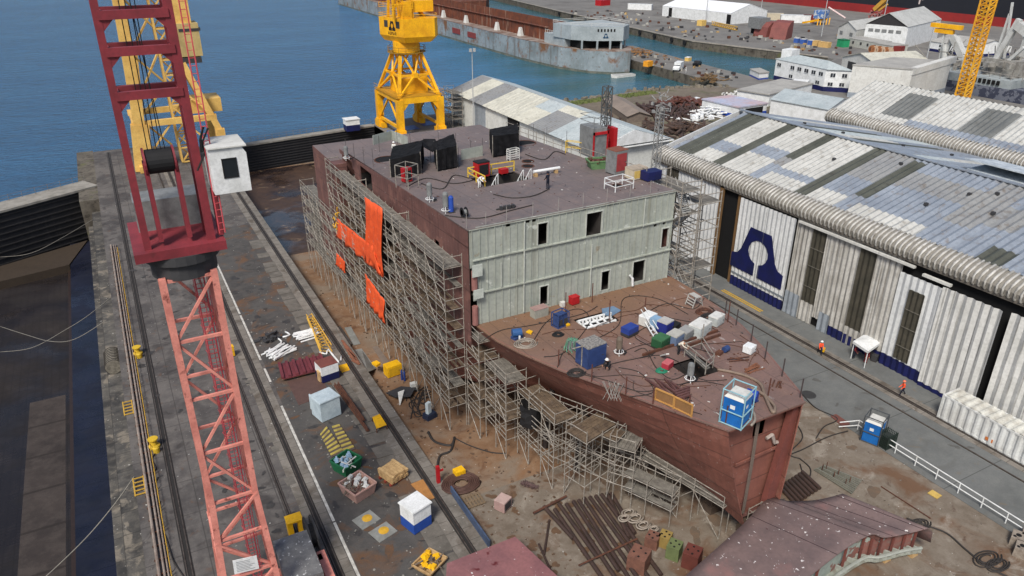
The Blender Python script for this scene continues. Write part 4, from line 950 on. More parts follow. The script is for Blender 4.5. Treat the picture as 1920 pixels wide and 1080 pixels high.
gpatch = P('grey_patch_sheet', (150, 158, 166), c2=srgb((132, 140, 148)), rough=.5)
XW = 69.0
def wy(x, y): return AX(x, y, XW)
d0, d1 = 66.6, 57.4
b = M(); corr(b, d1 + .05, d0 - .05, 1.35, 12.1, XW - .25); door = b.build('sliding_door', wclean, h1, normals=False)
b = M(); corr(b, d1 + .05, d0 - .05, .05, 1.33, XW - .25); b.build('door_base_band', navy, door, normals=False)
b = M(); b.box(XW - .345, XW - .325, d1 + .05, d0 - .05, 1.75, 1.98); b.build('door_stripe', P('stripe_grey', (128, 136, 144)), door)
bl, br_, tp = wy(1372, 497), wy(1467, 545), wy(1431, 433)
w2 = (bl.y - br_.y) / 2; cyy = (bl.y + br_.y) / 2; zb_ = (bl.z + br_.z) / 2 + .15;  hgt_ = tp.z - zb_
b = M(); b.prism([(XW - .335, cyy - x * w2, zb_ + (z + .75) / 1.57 * hgt_) for x, z in EMB], (-.012, 0, 0)); b.build('emblem', navy, door)
b = M(); b.quad((XW - .36, (d0 + d1) / 2 - .02, 1.4), (XW - .36, (d0 + d1) / 2 + .02, 1.4), (XW - .36, (d0 + d1) / 2 + .02, 12), (XW - .36, (d0 + d1) / 2 - .02, 12)); b.build('door_joint', greyp, door)
s1 = (wy(1525, 580).y, wy(1500, 574).y); s2 = (wy(1612, 627).y, wy(1583, 617).y); s3 = (wy(1707, 675).y, wy(1678, 667).y)
gap = wy(1842, 738).y
parts_ = []
for q in ((s1[1], d1, .05), (s2[1], s1[0], 1.2), (43.4, s2[0], 1.2)): b = M(); corr(b, q[0], q[1], q[2], 12.6, XW); b.build('wall_sheeting', wdirty, h1, normals=False)
for st, z0, z1, xx in ((s1, 2.6, 12.3, XW - .01), (s2, 2.2, 12.6, XW - .01), (s3, 1.6, 9.6, XW - .33)): b = M(); corr(b, st[0], st[1], z0, z1, xx); b.build('skylight_strip', skyl, h1, normals=False)
b = M()
for st, zz in ((s1, (4.6, 7.2, 9.4)), (s3, (3.2, 5.4, 7.4))):
    xx = XW - (.14 if st is s1 else .46)
    for z in zz: b.box(xx, xx + .03, st[0], st[1], z, z + .05)
b.build('skylight_bar', P('skylight_bar_grey', (128, 124, 114)), h1)
for q in ((s1[0], s1[1], 2.6), (s2[0], s2[1], 2.2)): b = M(); corr(b, q[0], q[1], .05, q[2], XW); b.build('wall_sheeting', wdirty, h1, normals=False)
for q in ((55.2, d1, 3.0), (50.6, 52.1, 2.4)): b = M(); corr(b, q[0], q[1], .03, q[2], XW - .14); b.build('repair_sheet', gpatch, h1, normals=False)
b = M(); corr(b, 43.4, 50.6, .02, 1.2, XW - .01); b.build('base_band', navy, h1, normals=False)
b = M(); corr(b, 38.2, 43.4, 1.4, 11.0, XW - .18); b.build('painted_panel', wclean, h1, normals=False)
b = M(); corr(b, 38.2, 43.4, .02, 1.38, XW - .17); b.build('base_band', navy, h1, normals=False)
b = M(); corr(b, gap + .25, 38.6, .5, 11.3, XW - .4, .45, .2); b.build('sliding_panel', wpanel, h1, normals=False)
b = M(); corr(b, gap + .25, 38.6, .02, .5, XW - .38, .42, .1); b.build('panel_base', navy, h1, normals=False)
b = M(); corr(b, 20, gap - .5, .02, 11.5, XW - .4, .45, .2); b.build('sliding_panel', wpanel, h1, normals=False)
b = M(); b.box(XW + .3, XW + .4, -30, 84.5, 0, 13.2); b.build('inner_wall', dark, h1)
for q in ((-30, 20), (70.5, 79), (81.6, 84.6)): b = M(); corr(b, q[0], q[1], .05, 12.6, XW); b.build('wall_sheeting', wclean, h1, normals=False)
b = M(); corr(b, 79, 81.6, .05, 12.6, XW, .3); b.build('skylight_strip', skyl, h1, normals=False)
b = M(); b.box(XW - .05, XW + .3, 66.9, 67.3, 0, 12.4); b.box(XW - .3, XW, 69.8, 70.4, 0, 12.6); b.build('door_post', P('brown_post', (120, 92, 60)), h1)
b = M(); b.box(XW - .45, XW - .1, 42, 57, 11.9, 12.15); b.box(XW - .45, XW - .1, 38, 41, 11.5, 11.75); b.build('door_rail', offwhite, h1)
b = M(); b.box(XW - .3, XW + .3, -30, 84.5, 12.35, 12.9); b.build('eave_beam', P('stained_beam', (112, 106, 98), c2=srgb((70, 66, 62)), scale=2), h1)
b = M(); b.prism([(69, 84.6, 0), (111, 84.6, 0), (111, 84.6, 12.4), (84.3, 84.6, 18.0), (69, 84.6, 13.9)], (0, -.2, 0)); b.build('gable_wall', wclean, h1)
# second warehouse behind
h2 = thing('warehouse', 'white roofed warehouse behind the hangar with two square dark grey skylight patches', 'warehouse', (120, 60, 0))
def y2(px, py, u): return G(px, py, 14.2 + 4 * u).y
q1 = (y2(1735, 190, .8), y2(1680, 179, .8)); q2 = (y2(1900, 220, .8), y2(1832, 208, .8))
st = [(q1[1], 91.0, [(1, W_)]), (q1[0], q1[1], [(.16, W_), (.84, G_ + 0 if False else O_), (1, W_)]), (q2[1], q1[0], [(.17, B_L), (1, W_)]), (q2[0], q2[1], [(.16, B_L), (.84, O_), (1, W_)]), (q2[0] - 13, q2[0], [(.17, B_L), (1, W_)]), (-20, q2[0] - 13, [(1, W_)])]
st = [(a, c, [(u, 3 if m_ == O_ else m_) for u, m_ in p]) for a, c, p in st]
rgd = sheet_mat('dark_grey_skylights', (112, 114, 112), (98, 100, 98), (84, 84, 80)); RM[3] = rgd
roof('roof_sheets', 113, 14.1, 122.8, 18.2, st, h2, .45, .09); RM[3] = rg
roof('roof_sheets', 122.8, 18.2, 134, 14, [(-20, 91, [(1, W_)])], h2, .9, .07)
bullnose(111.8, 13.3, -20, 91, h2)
b = M(); b.box(111.9, 112.1, -20, 91, 0, 13.0); b.box(133, 133.2, -20, 91, 0, 13.9); b.prism([(112.1, 91, 0), (133, 91, 0), (133, 91, 13.9), (122.8, 91, 18), (112.1, 91, 13.2)], (0, -.2, 0)); b.build('wall', wclean, h2)
# white shed beside the yellow crane
h3 = thing('shed', 'long white shed with a cream and pale blue gable roof beside the yellow harbour crane', 'shed', (83, 140, 0))
e0 = AX(850, 168, 75.0); zE = 7.0
def y3(px, py): return G(px, py, 10).y
r3 = [172, 166, 160, 153, 147, 139, 132, 124, 109]
p3_ = [[(1, G_)], [(1, C_)], [(1, G_)], [(1, C_)], [(1, C_)], [(.6, C_), (1, L_)], [(.75, G_), (1, C_)], [(1, L_)]]
roof('roof_sheets', 74.3, zE, 83.7, 10.0, [(r3[i + 1], r3[i], p3_[i]) for i in range(8)], h3, .4, .05)
roof('roof_sheets', 83.7, 10, 93.1, zE, [(109, 172, [(1, L_)])], h3, .4, .05)
b = M(); b.box(75.0, 75.2, 109.5, 171.5, 0, 6.95); b.box(92.2, 92.4, 109.5, 171.5, 0, 6.95)
for y in (109.5, 171.3): b.prism([(75.2, y, 0), (92.2, y, 0), (92.2, y, 7.1), (83.7, y, 9.85), (75.2, y, 7.1)], (0, .2, 0))
b.build('wall', mat('shed_wall_white', srgb((214, 216, 212)), srgb((196, 197, 192)), .3, rough=.6, streak=(1.2, srgb((146, 142, 130)), .62, .8)), h3)
for (x0, x1, y0, y1, m_) in ((890, 910, 190, 232, gpatch), (952, 974, 212, 240, dark)):
    a = AX(x0, (y0 + y1) / 2, 74.95); c = AX(x1, (y0 + y1) / 2, 74.95); zt = AX((x0 + x1) / 2, y0, 74.95).z
    b = M(); b.box(74.9, 74.99, c.y, a.y, .1, min(6.6, zt)); b.build('shed_door', m_, h3)
b = M(); b.prism([(75.6, 109.3, 7.3), (91.8, 109.3, 7.3), (83.7, 109.3, 9.9)], (0, -.5, 0)); b.box(74.6, 92.8, 108.6, 109.4, 6.85, 7.0); b.build('gable_fascia', white, h3)
scaffold('pale stair scaffold against the far corner of the white shed', (71.5, 163, 0), .0, 2, 2.4, 2.6, [2, 4, 6, 8], None, braces=1, group='scaffolds at the white shed', bm=boardgrey, rt=.06)
c = G(868, 256); t = thing('lamp_post', 'tall thin floodlight post rising before the white shed roof', 'lamp post', (73.4, 155.5, 0))
b = M(); b.tube((73.4, 155.5, 0), (73.4, 155.5, 18.4), .14, 8, .09); b.build('post', P('pale_post', (176, 178, 178)), t)
b = M(); b.cbox((73.0, 155.4, 18.3), (.5, .4, .7)); b.cbox((73.9, 155.4, 18.3), (.5, .4, .7)); b.build('lamp_head', P('pale_post', (176, 178, 178)), t)
# rack-and-pinion hoist beside the ship and a lattice light mast
hx = AX(1132, 300, 49.6); 
t = thing('construction_hoist', 'red and grey goods hoist with a lattice mast on the starboard side of the ship', 'hoist', (49.6, hx.y, slip(hx.y)))
b = M(); zt = AX(1132, 160, 49.6).z; mast(b, 49.6, 49.6, hx.y, .8, .8, slip(hx.y), zt, 24, .1); b.build('lattice_mast', P('mast_grey', (96, 98, 98), rough=.5, metal=.2), t)
z0 = zs(TOP, hx.y) - 1.2
b = M(); b.box(47.2, 49.0, hx.y - 1.2, hx.y + 1.6, z0 + 1.2, z0 + 4.6); b.build('hoist_cage', greyp, t)
b = M()
for x in (47.15, 49.0): b.box(x, x + .15, hx.y - 1.35, hx.y - 1.2, z0 + .8, z0 + 4.2)
b.box(47.15, 49.15, hx.y - 1.35, hx.y - 1.2, z0 + 3.9, z0 + 4.2); b.box(49.9, 50.4, hx.y - 1.3, hx.y + .4, z0 + .2, z0 + 4.4); b.build('cage_frame', red, t)
b = M()
for z in (z0 + 5.2, z0 + 5.8):
    b.path([(47.2, hx.y - 1.2, z), (49, hx.y - 1.2, z), (49, hx.y + 1.6, z), (47.2, hx.y + 1.6, z)], .04, 5, closed=True)
for x in (47.2, 48.1, 49): b.tube((x, hx.y - 1.2, z0 + 4.6), (x, hx.y - 1.2, z0 + 5.8), .04, 5)
b.build('roof_guard', greyp, t)
lm = AX(1228, 330, 60.5)
t = thing('lattice_light_mast', 'thin grey lattice mast topped with a cluster of lamps beside the hangar corner', 'light mast', (60.5, lm.y, slip(lm.y)))
b = M(); zt = AX(1228, 196, 60.5).z; mast(b, 60.5, 60.5, lm.y, .9, .7, slip(lm.y), zt, 26, .08); b.build('lattice_mast', P('mast_pale', (150, 150, 148), rough=.5), t)
b = M()
for k in range(26):
    a = rnd.uniform(0, 6.28); r_ = rnd.uniform(.3, 1.4); z = zt + rnd.uniform(-1.6, 1.8); b.tube((60.5 + r_ * math.cos(a), lm.y + r_ * math.sin(a), z), (60.5 + r_ * math.cos(a + 1), lm.y + r_ * math.sin(a + 1), z + rnd.uniform(-.4, .4)), .06, 5)
for k in range(6):
    a = k * 1.05; b.cbox((60.5 + 1.1 * math.cos(a), lm.y + 1.1 * math.sin(a), zt + rnd.uniform(-.8, .8)), (.3, .3, .35), a)
b.build('lamp_cluster', P('mast_pale', (150, 150, 148), rough=.5), t)
# ================================================================ PEOPLE
def person(label, loc, head, pose='stand', top=hivis, legs=navy, hat=None, hatm=white, group=None, arms=(.3, .3), z0=None):
    """one continuous skinned body; pose sets the joints (metres, +y is forward before turning)"""
    if pose == 'stand': J = dict(hip=(0, 0, .92), chest=(0, .02, 1.32), neck=(0, .02, 1.48), head=(0, .04, 1.62), kl=(-.1, .04, .5), kr=(.1, -.02, .5), fl=(-.11, 0, .06), fr=(.11, -.06, .06))
    elif pose == 'walk': J = dict(hip=(0, 0, .9), chest=(0, .05, 1.3), neck=(0, .06, 1.46), head=(0, .09, 1.6), kl=(-.1, .2, .5), kr=(.1, -.1, .5), fl=(-.1, .28, .06), fr=(.1, -.36, .12))
    elif pose == 'bend': J = dict(hip=(0, -.12, .86), chest=(0, .24, 1.08), neck=(0, .4, 1.12), head=(0, .52, 1.08), kl=(-.11, .04, .48), kr=(.11, .04, .48), fl=(-.12, -.04, .06), fr=(.12, -.04, .06))
    else: J = dict(hip=(0, -.15, .34), chest=(0, .1, .74), neck=(0, .2, .86), head=(0, .28, .97), kl=(-.17, .26, .5), kr=(.17, .26, .5), fl=(-.15, .06, .06), fr=(.15, .06, .06))
    V = Vector; j = {k: V(v) for k, v in J.items()}
    vs, es, rad, zone = [], [], [], []
    def add(p, r, par, zn):
        vs.append(tuple(p)); rad.append(r); zone.append(zn)
        if par is not None: es.append((par, len(vs) - 1))
        return len(vs) - 1
    hip = add(j['hip'], .15, None, 'leg'); mid = add((j['hip'] + j['chest']) / 2, .145, hip, 'top'); ch = add(j['chest'], .165, mid, 'top')
    nk = add(j['neck'], .065, ch, 'skin'); hd = add(j['head'], .1, nk, 'skin'); d = (j['head'] - j['neck']).normalized(); add(j['head'] + d * .1, .085, hd, 'skin')
    fwd = V((0, 1, 0)); add(j['head'] + fwd * .1 - d * .01, .03, hd, 'skin')
    for s_, kn, ft in ((-1, 'kl', 'fl'), (1, 'kr', 'fr')):
        h = add(j['hip'] + V((s_ * .1, 0, -.05)), .105, hip, 'leg'); k = add(j[kn], .075, h, 'leg'); f = add(j[ft], .055, k, 'leg'); add(j[ft] + V((0, .14, -.02)), .045, f, 'boot')
        sh = add(j['chest'] + V((s_ * .19, 0, .06)), .075, ch, 'top')
        a = arms[0 if s_ < 0 else 1]; down = V((s_ * .06, math.sin(a), -math.cos(a)))
        el = add(V(vs[sh]) + down * .28, .055, sh, 'top'); a2 = a + .5; down2 = V((-s_ * .05, math.sin(a2), -math.cos(a2)))
        wr = add(V(vs[el]) + down2 * .25, .04, el, 'top'); pm = add(V(vs[wr]) + down2 * .09, .042, wr, 'skin')
        for q, (dx, ln) in enumerate(((-.03, .075), (-.01, .085), (.01, .08), (.03, .065))): add(V(vs[pm]) + down2 * ln + V((dx, .02, 0)), .011, pm, 'skin')
        add(V(vs[pm]) + down2 * .02 + V((-s_ * .055, .03, 0)), .012, pm, 'skin')
    me = bpy.data.meshes.new('person_rig'); me.from_pydata(vs, es, []); o = bpy.data.objects.new('person_rig', me); COL.objects.link(o)
    md = o.modifiers.new('s', 'SKIN'); md.use_smooth_shade = True
    for i, sv in enumerate(me.skin_vertices[0].data): sv.radius = (rad[i], rad[i] * (.8 if zone[i] in ('top', 'leg') and rad[i] > .12 else 1)); sv.use_root = (i == 0)
    o.modifiers.new('u', 'SUBSURF').levels = 1
    dg = bpy.context.evaluated_depsgraph_get(); m2 = bpy.data.meshes.new_from_object(o.evaluated_get(dg)); bpy.data.objects.remove(o)
    body = bpy.data.objects.new('person', m2); COL.objects.link(body)
    m2.materials.clear()
    bt = P('work_boot', (36, 32, 30))
    for m_ in (top, legs, skin, bt): m2.materials.append(m_)
    mp = dict(top=0, leg=1, skin=2, boot=3)
    for pl in m2.polygons:
        c = pl.center; i = min(range(len(vs)), key=lambda q: (V(vs[q]) - c).length - rad[q] * .6); pl.material_index = mp[zone[i]]; pl.use_smooth = True
    body.location = loc; body.rotation_euler = (0, 0, head); OFF[body.name] = Vector((0, 0, 0)); tag(body, label, 'person', group)
    if hat:
        b = M(); hc = j['head'] + d * .05
        if hat == 'helmet': b.lathe((hc.x, hc.y, hc.z), [(.165, 0), (.16, .02), (.135, .03), (.125, .08), (.09, .125), (.03, .145)], 12)
        else: b.lathe((hc.x, hc.y - .02, hc.z - .12), [(.1, 0), (.135, .06), (.14, .13), (.11, .2), (.04, .235)], 12)
        hb_ = b.build('helmet' if hat == 'helmet' else 'hood', hatm, None, smooth=True, raw=True); hb_.parent = body
    return body
whitec = P('white_coverall', (226, 226, 222), rough=.8); navyc = P('navy_overall', (26, 30, 46), rough=.85); darkc = P('dark_overall', (38, 40, 44), rough=.85); redc = P('red_overall', (120, 34, 40), rough=.85)
def at_deck(x, y, w_): p = DK(x, y, w_); return p
person('person bending in a white coverall on the upper deck beside the yellow stair railing', at_deck(899, 352, TOP), R(200), 'bend', whitec, whitec, 'hood', whitec, arms=(.6, .7))
person('person in dark navy overalls standing on the upper deck by the long white pipe', at_deck(1027, 354, TOP), R(20), 'stand', navyc, navyc, 'hood', navyc)
person('person in white coverall at the far upper deck edge behind the black tents', at_deck(739, 283, TOP) + Vector((0, 0, -.6)), R(160), 'stand', whitec, whitec, 'hood', whitec)
person('person in dark overalls and white cap crouching beside the tall blue cabinet', at_deck(1140, 692, 11), R(120), 'crouch', darkc, darkc, 'helmet', whitec, arms=(.8, .9))
person('person in a pale shirt bending over near the boxes on the fore deck', at_deck(1272, 664, 11), R(210), 'bend', P('pale_shirt', (214, 206, 190)), darkc, None, arms=(.7, .8))
p_ = G(1536, 664); person('person in an orange vest and white helmet walking with a yellow jerrycan', p_, R(150), 'walk', hivis, navyc, 'helmet', white)
t = thing('jerrycan', 'yellow jerrycan carried by the walking worker on the quay road', 'jerrycan', (p_.x + .35, p_.y - .22, .35))
b = M(); b.cbox((p_.x + .35, p_.y - .22, .35), (.34, .2, .42), .4, .94); b.build('can_body', yellow, t); b = M(); b.beam((p_.x + .25, p_.y - .22, .84), (p_.x + .45, p_.y - .22, .84), .05); b.beam((p_.x + .25, p_.y - .22, .76), (p_.x + .25, p_.y - .22, .85), .04); b.beam((p_.x + .45, p_.y - .22, .76), (p_.x + .45, p_.y - .22, .85), .04); b.build('handle', yellow, t)
person('person in an orange vest and helmet striding along the rails, nearest the white container', G(1691, 741), R(60), 'walk', hivis, navyc, 'helmet', P('orange_helmet', (230, 120, 90)))
person('person in dark red overalls standing under the left edge of the white canopy', G(1600, 672), R(200), 'stand', redc, navyc, 'helmet', P('red_helmet', (150, 40, 44)))
person('person in dark red overalls standing at the middle of the white canopy', G(1622, 680), R(140), 'stand', redc, redc, 'helmet', P('red_helmet', (150, 40, 44)))
# ================================================================ SMALL THINGS IN THE YARD
def crate(name, label, cat, c, d, rz=0.0, m=white, lid=None, lid_h=.12, over=.06, base=None, base_h=0, group=None, feet=True, door=None, extra=None):
    c = Vector(c); t = thing(name, label, cat, c, group); z = c.z
    if feet:
        b = M()
        for s_ in (-1, 1): b.cbox((c.x + s_ * math.cos(rz) * d[0] * .35, c.y + s_ * math.sin(rz) * d[0] * .35, z), (.12, d[1] * .95, .1), rz)
        b.build('skid', rust, t); z += .1
    hh = d[2] - (lid_h if lid else 0) - (.1 if feet else 0)
    if base: b = M(); b.cbox((c.x, c.y, z), (d[0], d[1], base_h), rz); b.build('lower_panel', base, t); z += base_h; hh -= base_h
    b = M(); b.cbox((c.x, c.y, z), (d[0], d[1], hh), rz)
    ca, sa = math.cos(rz), math.sin(rz)
    L_ = lambda x, y, zz: (c.x + x * ca - y * sa, c.y + x * sa + y * ca, zz)
    b.build('body', m, t)
    if lid: b = M(); b.cbox((c.x, c.y, z + hh), (d[0] + over, d[1] + over, lid_h), rz, .97); b.build('lid', lid, t)
    if door:
        b = M(); p = [L_(-d[0] * .4, -d[1] / 2 - .012, z + hh * .12), L_(d[0] * .4, -d[1] / 2 - .012, z + hh * .12), L_(d[0] * .4, -d[1] / 2 - .012, z + hh * .88), L_(-d[0] * .4, -d[1] / 2 - .012, z + hh * .88)]
        b.prism(p, Vector(L_(0, .014, 0)) - Vector(L_(0, 0, 0))); b.build('front_panel', door, t)
        b = M(); b.beam(L_(d[0] * .25, -d[1] / 2 - .03, z + hh * .5), L_(d[0] * .34, -d[1] / 2 - .03, z + hh * .5), .04); b.build('handle', dgrey, t)
    return t
def plate(name, label, px, m, z=.03, h=.05, cat='plate', group=None, plane=None):
    c = [(plane or (lambda x, y: G(x, y, z)))(x, y) for x, y in px]; b = M(); b.prism(c, (0, 0, h)); return b.build(name, m, label=label, cat=cat, group=group)
def rods(b, c, n, ln, ang, spread, r, jit=.08, z=.05, zj=.2):
    for i in range(n):
        a = ang + rnd.uniform(-jit, jit); o = Vector((math.cos(ang + 1.57), math.sin(ang + 1.57), 0)) * rnd.uniform(-spread, spread); l = ln * rnd.uniform(.6, 1)
        d = Vector((math.cos(a), math.sin(a), 0)) * l / 2; zz = z + rnd.uniform(0, zj); p = Vector(c) + o + Vector((0, 0, zz)); b.tube(p - d, p + d + Vector((0, 0, rnd.uniform(-.05, .05))), r, 6)
def coil(label, c, r, m, turns=5, rt=.05, group=None, squash=.8):
    b = M(); pts = []
    for i in range(turns * 16):
        a = i / 16 * 2 * math.pi; rr = r * (.45 + .55 * ((i * .618) % 1)) if False else r * (.35 + .65 * i / (turns * 16)); pts.append((c[0] + rr * math.cos(a), c[1] + rr * squash * math.sin(a), c[2] + rt + .03 * math.sin(i * .9)))
    b.path(pts, rt, 5); return b.build('hose_coil', m, smooth=True, label=label, cat='hose', group=group)
def cable(label, pts, r=.05, m=None, name='hose', sub=6, cat='hose'):
    P_ = [Vector(p) for p in pts]; out = []
    for i in range(len(P_) - 1):
        p0, p1, p2, p3 = P_[max(i - 1, 0)], P_[i], P_[i + 1], P_[min(i + 2, len(P_) - 1)]
        for k in range(sub):
            t_ = k / sub; out.append(.5 * ((2 * p1) + (p2 - p0) * t_ + (2 * p0 - 5 * p1 + 4 * p2 - p3) * t_ * t_ + (3 * p1 - p0 - 3 * p2 + p3) * t_ ** 3))
    out.append(P_[-1]); b = M(); b.path(out, r, 5); return b.build(name, m or hose, smooth=True, label=label, cat=cat)
gp = lambda *q: [GS(x, y, .06) for x, y in q]
# quay edge services
t = thing('service_pipe', 'long grey service pipe with yellow guards running along the dock edge', 'pipe', (-3.3, 60, 0))
b = M()
for x, z, r_ in ((-3.55, .25, .12), (-3.2, .2, .09), (-2.95, .18, .06)): b.tube((x, 44.5, z), (x, 120, z), r_, 8)
b.path([(-3.55, 44.5, .25), (-3.4, 43.6, .25), (-1.4, 42.8, .25)], .12, 8); b.build('pipe', P('service_pipe_grey', (150, 138, 128), c2=srgb((120, 104, 94)), scale=2), t)
b = M()
y = 45
while y < 119:
    b.box(-3.75, -2.8, y - .06, y + .06, .02, .16); y += 1.6
b.build('pipe_support', rust, t)
b = M(); y = 45.5
while y < 118:
    b.tube((-2.75, y, 0), (-2.75, y, .55), .04, 5); b.tube((-2.75, y, .5), (-2.75, y + 2.2, .5), .04, 5); b.tube((-2.75, y + 2.2, 0), (-2.75, y + 2.2, .55), .04, 5); y += 2.6
b.build('pipe_guard', P('faded_yellow', (196, 156, 58)), t)
for k, (x, y) in enumerate(((241, 768), (262, 915))):
    c = G(x, y); b = M()
    for dx in (-.4, .4): b.beam((c.x + dx, c.y - 1.1, .1), (c.x + dx, c.y + 1.1, .35), .09)
    for q in range(5): b.beam((c.x - .4, c.y - 1 + q * .5, .12 + .055 * q), (c.x + .4, c.y - 1 + q * .5, .12 + .055 * q), .08)
    b.build('access_ladder', P('faded_yellow', (196, 156, 58)), label=('yellow ladder frame on the dock edge near the pipe bend', 'yellow ladder frame on the dock edge beside the pipe, farther along')[1 - k], cat='ladder', group='yellow ladders on the dock edge')
for k, (x, y) in enumerate(((259, 664), (290, 838))):
    c = G(x, y); t = thing('capstan', ('yellow capstan on the quay beside the crane rail, farther from us', 'yellow capstan on the quay with a black hose trailing from it')[k], 'capstan', c, 'yellow capstans on the quay')
    b = M(); b.lathe(c, [(.5, 0), (.5, .2), (.32, .3), (.27, .7), (.45, .85), (.45, .95)], 16); b.build('drum', P('capstan_yellow', (206, 170, 44)), t, smooth=False)
    b = M(); b.lathe((c.x + .1, c.y - .9, 0), [(.3, 0), (.3, .5), (.2, .6)], 12); b.build('gearbox', P('capstan_yellow', (206, 170, 44)), t)
cable('black hose snaking from the yellow capstan along the quay', gp((292, 848), (285, 862), (292, 878), (284, 890), (290, 905), (296, 895)), .06)
cable('long dark cable lying along the quay edge', gp((300, 940), (296, 975), (312, 1010), (325, 1050), (345, 1082)), .05)
c = G(211, 690, -2.5); t = thing('dock_fender', 'big grey ribbed cylindrical fender standing on the dock step', 'fender', (-5.2, c.y, -2.5))
b = M(); b.path([(-5.2, c.y - 1.6, -1.6), (-5.2, c.y + 1.9, -1.6)], .85, 20); b.build('fender_body', P('fender_grey', (130, 124, 112), c2=srgb((92, 88, 80)), scale=3, rough=.9), t)
b = M()
for k in range(9): y = c.y - 1.5 + k * .4; b.path([(-5.2 + .88 * math.cos(a), y, -1.6 + .88 * math.sin(a)) for a in [q * math.pi / 8 for q in range(16)]], .05, 5, closed=True)
b.build('fender_chain', P('chain_dark', (58, 54, 50)), t)
for k, q in enumerate([((0, 482), (60, 474), (130, 438), (200, 395)), ((0, 612), (50, 628), (95, 640), (140, 636), (200, 600)), ((0, 660), (60, 652), (120, 620), (170, 588), (240, 530))]):
    pts = [G(x, y, -6 + 1.2 * i * (1 if k != 1 else 1.4)) for i, (x, y) in enumerate(q)]
    cable(('highest slack mooring rope crossing the dock in front of the gate', 'sagging mooring rope over the wet dock floor, middle of three', 'lowest slack mooring rope curving up from the dock floor')[k], pts, .045, P('rope_grey', (128, 124, 116)), 'mooring_rope', cat='rope')
cable('taut pale mooring rope running from the quay edge down across the dock', [G(252, 893, .2), G(215, 945, -1.5), G(160, 1010, -4), G(85, 1082, -7), G(40, 1120, -8)], .05, P('rope_grey', (168, 160, 150)), 'mooring_rope', cat='rope')
t = thing('cable_guide', 'bright yellow steel cable guide beside the crane ballast', 'cable guide', G(560, 1005))
c = G(556, 1003); b = M(); b.hexa([(c.x - .55, c.y - .4, 0), (c.x - .15, c.y - .4, 0), (c.x - .15, c.y + .5, 0), (c.x - .55, c.y + .5, 0)], [(c.x - .6, c.y - .3, 1.5), (c.x - .2, c.y - .3, 1.5), (c.x - .2, c.y + .6, 1.5), (c.x - .6, c.y + .6, 1.5)])
b.hexa([(c.x + .2, c.y - .5, 0), (c.x + .6, c.y - .5, 0), (c.x + .6, c.y + .2, 0), (c.x + .2, c.y + .2, 0)], [(c.x + .2, c.y - .3, 1.5), (c.x + .6, c.y - .3, 1.5), (c.x + .6, c.y + .6, 1.5), (c.x + .2, c.y + .6, 1.5)]); b.build('side_plate', yellow, t)
b = M(); b.box(c.x - .62, c.x + .62, c.y - .35, c.y + .65, 1.5, 1.62); b.build('top_plate', yellow, t)
t = thing('cable_reel', 'large dark cable reel standing behind the yellow cable guide', 'cable reel', G(590, 1030)); c = G(588, 1032)
b = M()
for dx in (-.25, .25):
    for rr in (1.5, 1.1): b.path([(c.x + dx, c.y + rr * math.cos(a), 1.5 + rr * math.sin(a)) for a in [q * math.pi / 12 for q in range(24)]], .05, 5, closed=True)
    for q in range(6): a = q * math.pi / 6; b.tube((c.x + dx, c.y - 1.5 * math.cos(a), 1.5 - 1.5 * math.sin(a)), (c.x + dx, c.y + 1.5 * math.cos(a), 1.5 + 1.5 * math.sin(a)), .03, 4)
b.build('rim', dgrey, t); b = M(); b.path([(c.x - .25, c.y, 1.5), (c.x + .25, c.y, 1.5)], .9, 18); b.build('wound_cable', black, t)
crate('junction_box', 'small yellow electrical box just behind the lattice tower', 'box', G(433, 668), (.8, .6, 1.3), .1, yellow, yellow, .08, door=yellow)
# asphalt strip
for k, (x, y, n, l, a) in enumerate(((525, 662, 16, 3.4, .5), (575, 632, 14, 3.0, .0))):
    b = M(); rods(b, G(x, y), n, l, a, 1.0, .1, .25, .1, .35); c = G(x, y)
    for q in range(5): p = c + Vector((rnd.uniform(-1.6, 1.6), rnd.uniform(-1, 1), .15)); b.path([p, p + Vector((.5, .1, .1)), p + Vector((.7, .5, .1))], .1, 6)
    b.build('pipe_pile', white, label=('heap of white bent pipes on the asphalt, nearest the white line', 'heap of white bent pipes beside the yellow lattice boom')[k], cat='pipe pile', group='white pipe heaps')
for k, q in enumerate([((535, 622), (544, 628), (530, 632)), ((525, 648), (528, 640), (520, 634)), ((600, 660), (612, 664), (616, 655), (636, 680), (640, 668))]):
    cable(('bent white pipe piece lying on the asphalt behind the heaps', 'small white pipe elbow lying by the black heap', 'branched white pipe lying behind the brown ribbed panel')[k], [G(x, y, .12) for x, y in q], .11, white, 'pipe_piece', 2, 'pipe')
b = M(); c = G(502, 638); 
for q in range(22): b.cbox((c.x + rnd.gauss(0, .6), c.y + rnd.gauss(0, .5), .02 + rnd.uniform(0, .4)), (rnd.uniform(.3, .8), rnd.uniform(.2, .5), rnd.uniform(.1, .3)), rnd.uniform(0, 3))
b.build('scrap_heap', dgrey, label='small black heap of scrap beside the white pipes', cat='scrap heap')
t = thing('lattice_boom', 'yellow lattice boom section lying on the ground beside the slip rail', 'boom', G(598, 622)); b = M(); p, q = G(580, 592, .5), G(612, 655, .5); d = (q - p); n_ = Vector((-d.y, d.x, 0)).normalized()
co = [n_ * sx * .6 + Vector((0, 0, sz * .45)) for sx, sz in ((-1, -1), (1, -1), (1, 1), (-1, 1))]
for o_ in co: b.tube(p + o_ * .5, q + o_, .07, 6)
for i in range(12):
    f0, f1 = i / 12, (i + 1) / 12
    for k in range(4):
        s0 = .5 + .5 * f0; s1 = .5 + .5 * f1; b.tube(p + d * f0 + co[k] * s0, p + d * f1 + co[(k + 1) % 4] * s1, .045, 5)
b.build('lattice_bars', P('boom_yellow', (214, 170, 70)), t)
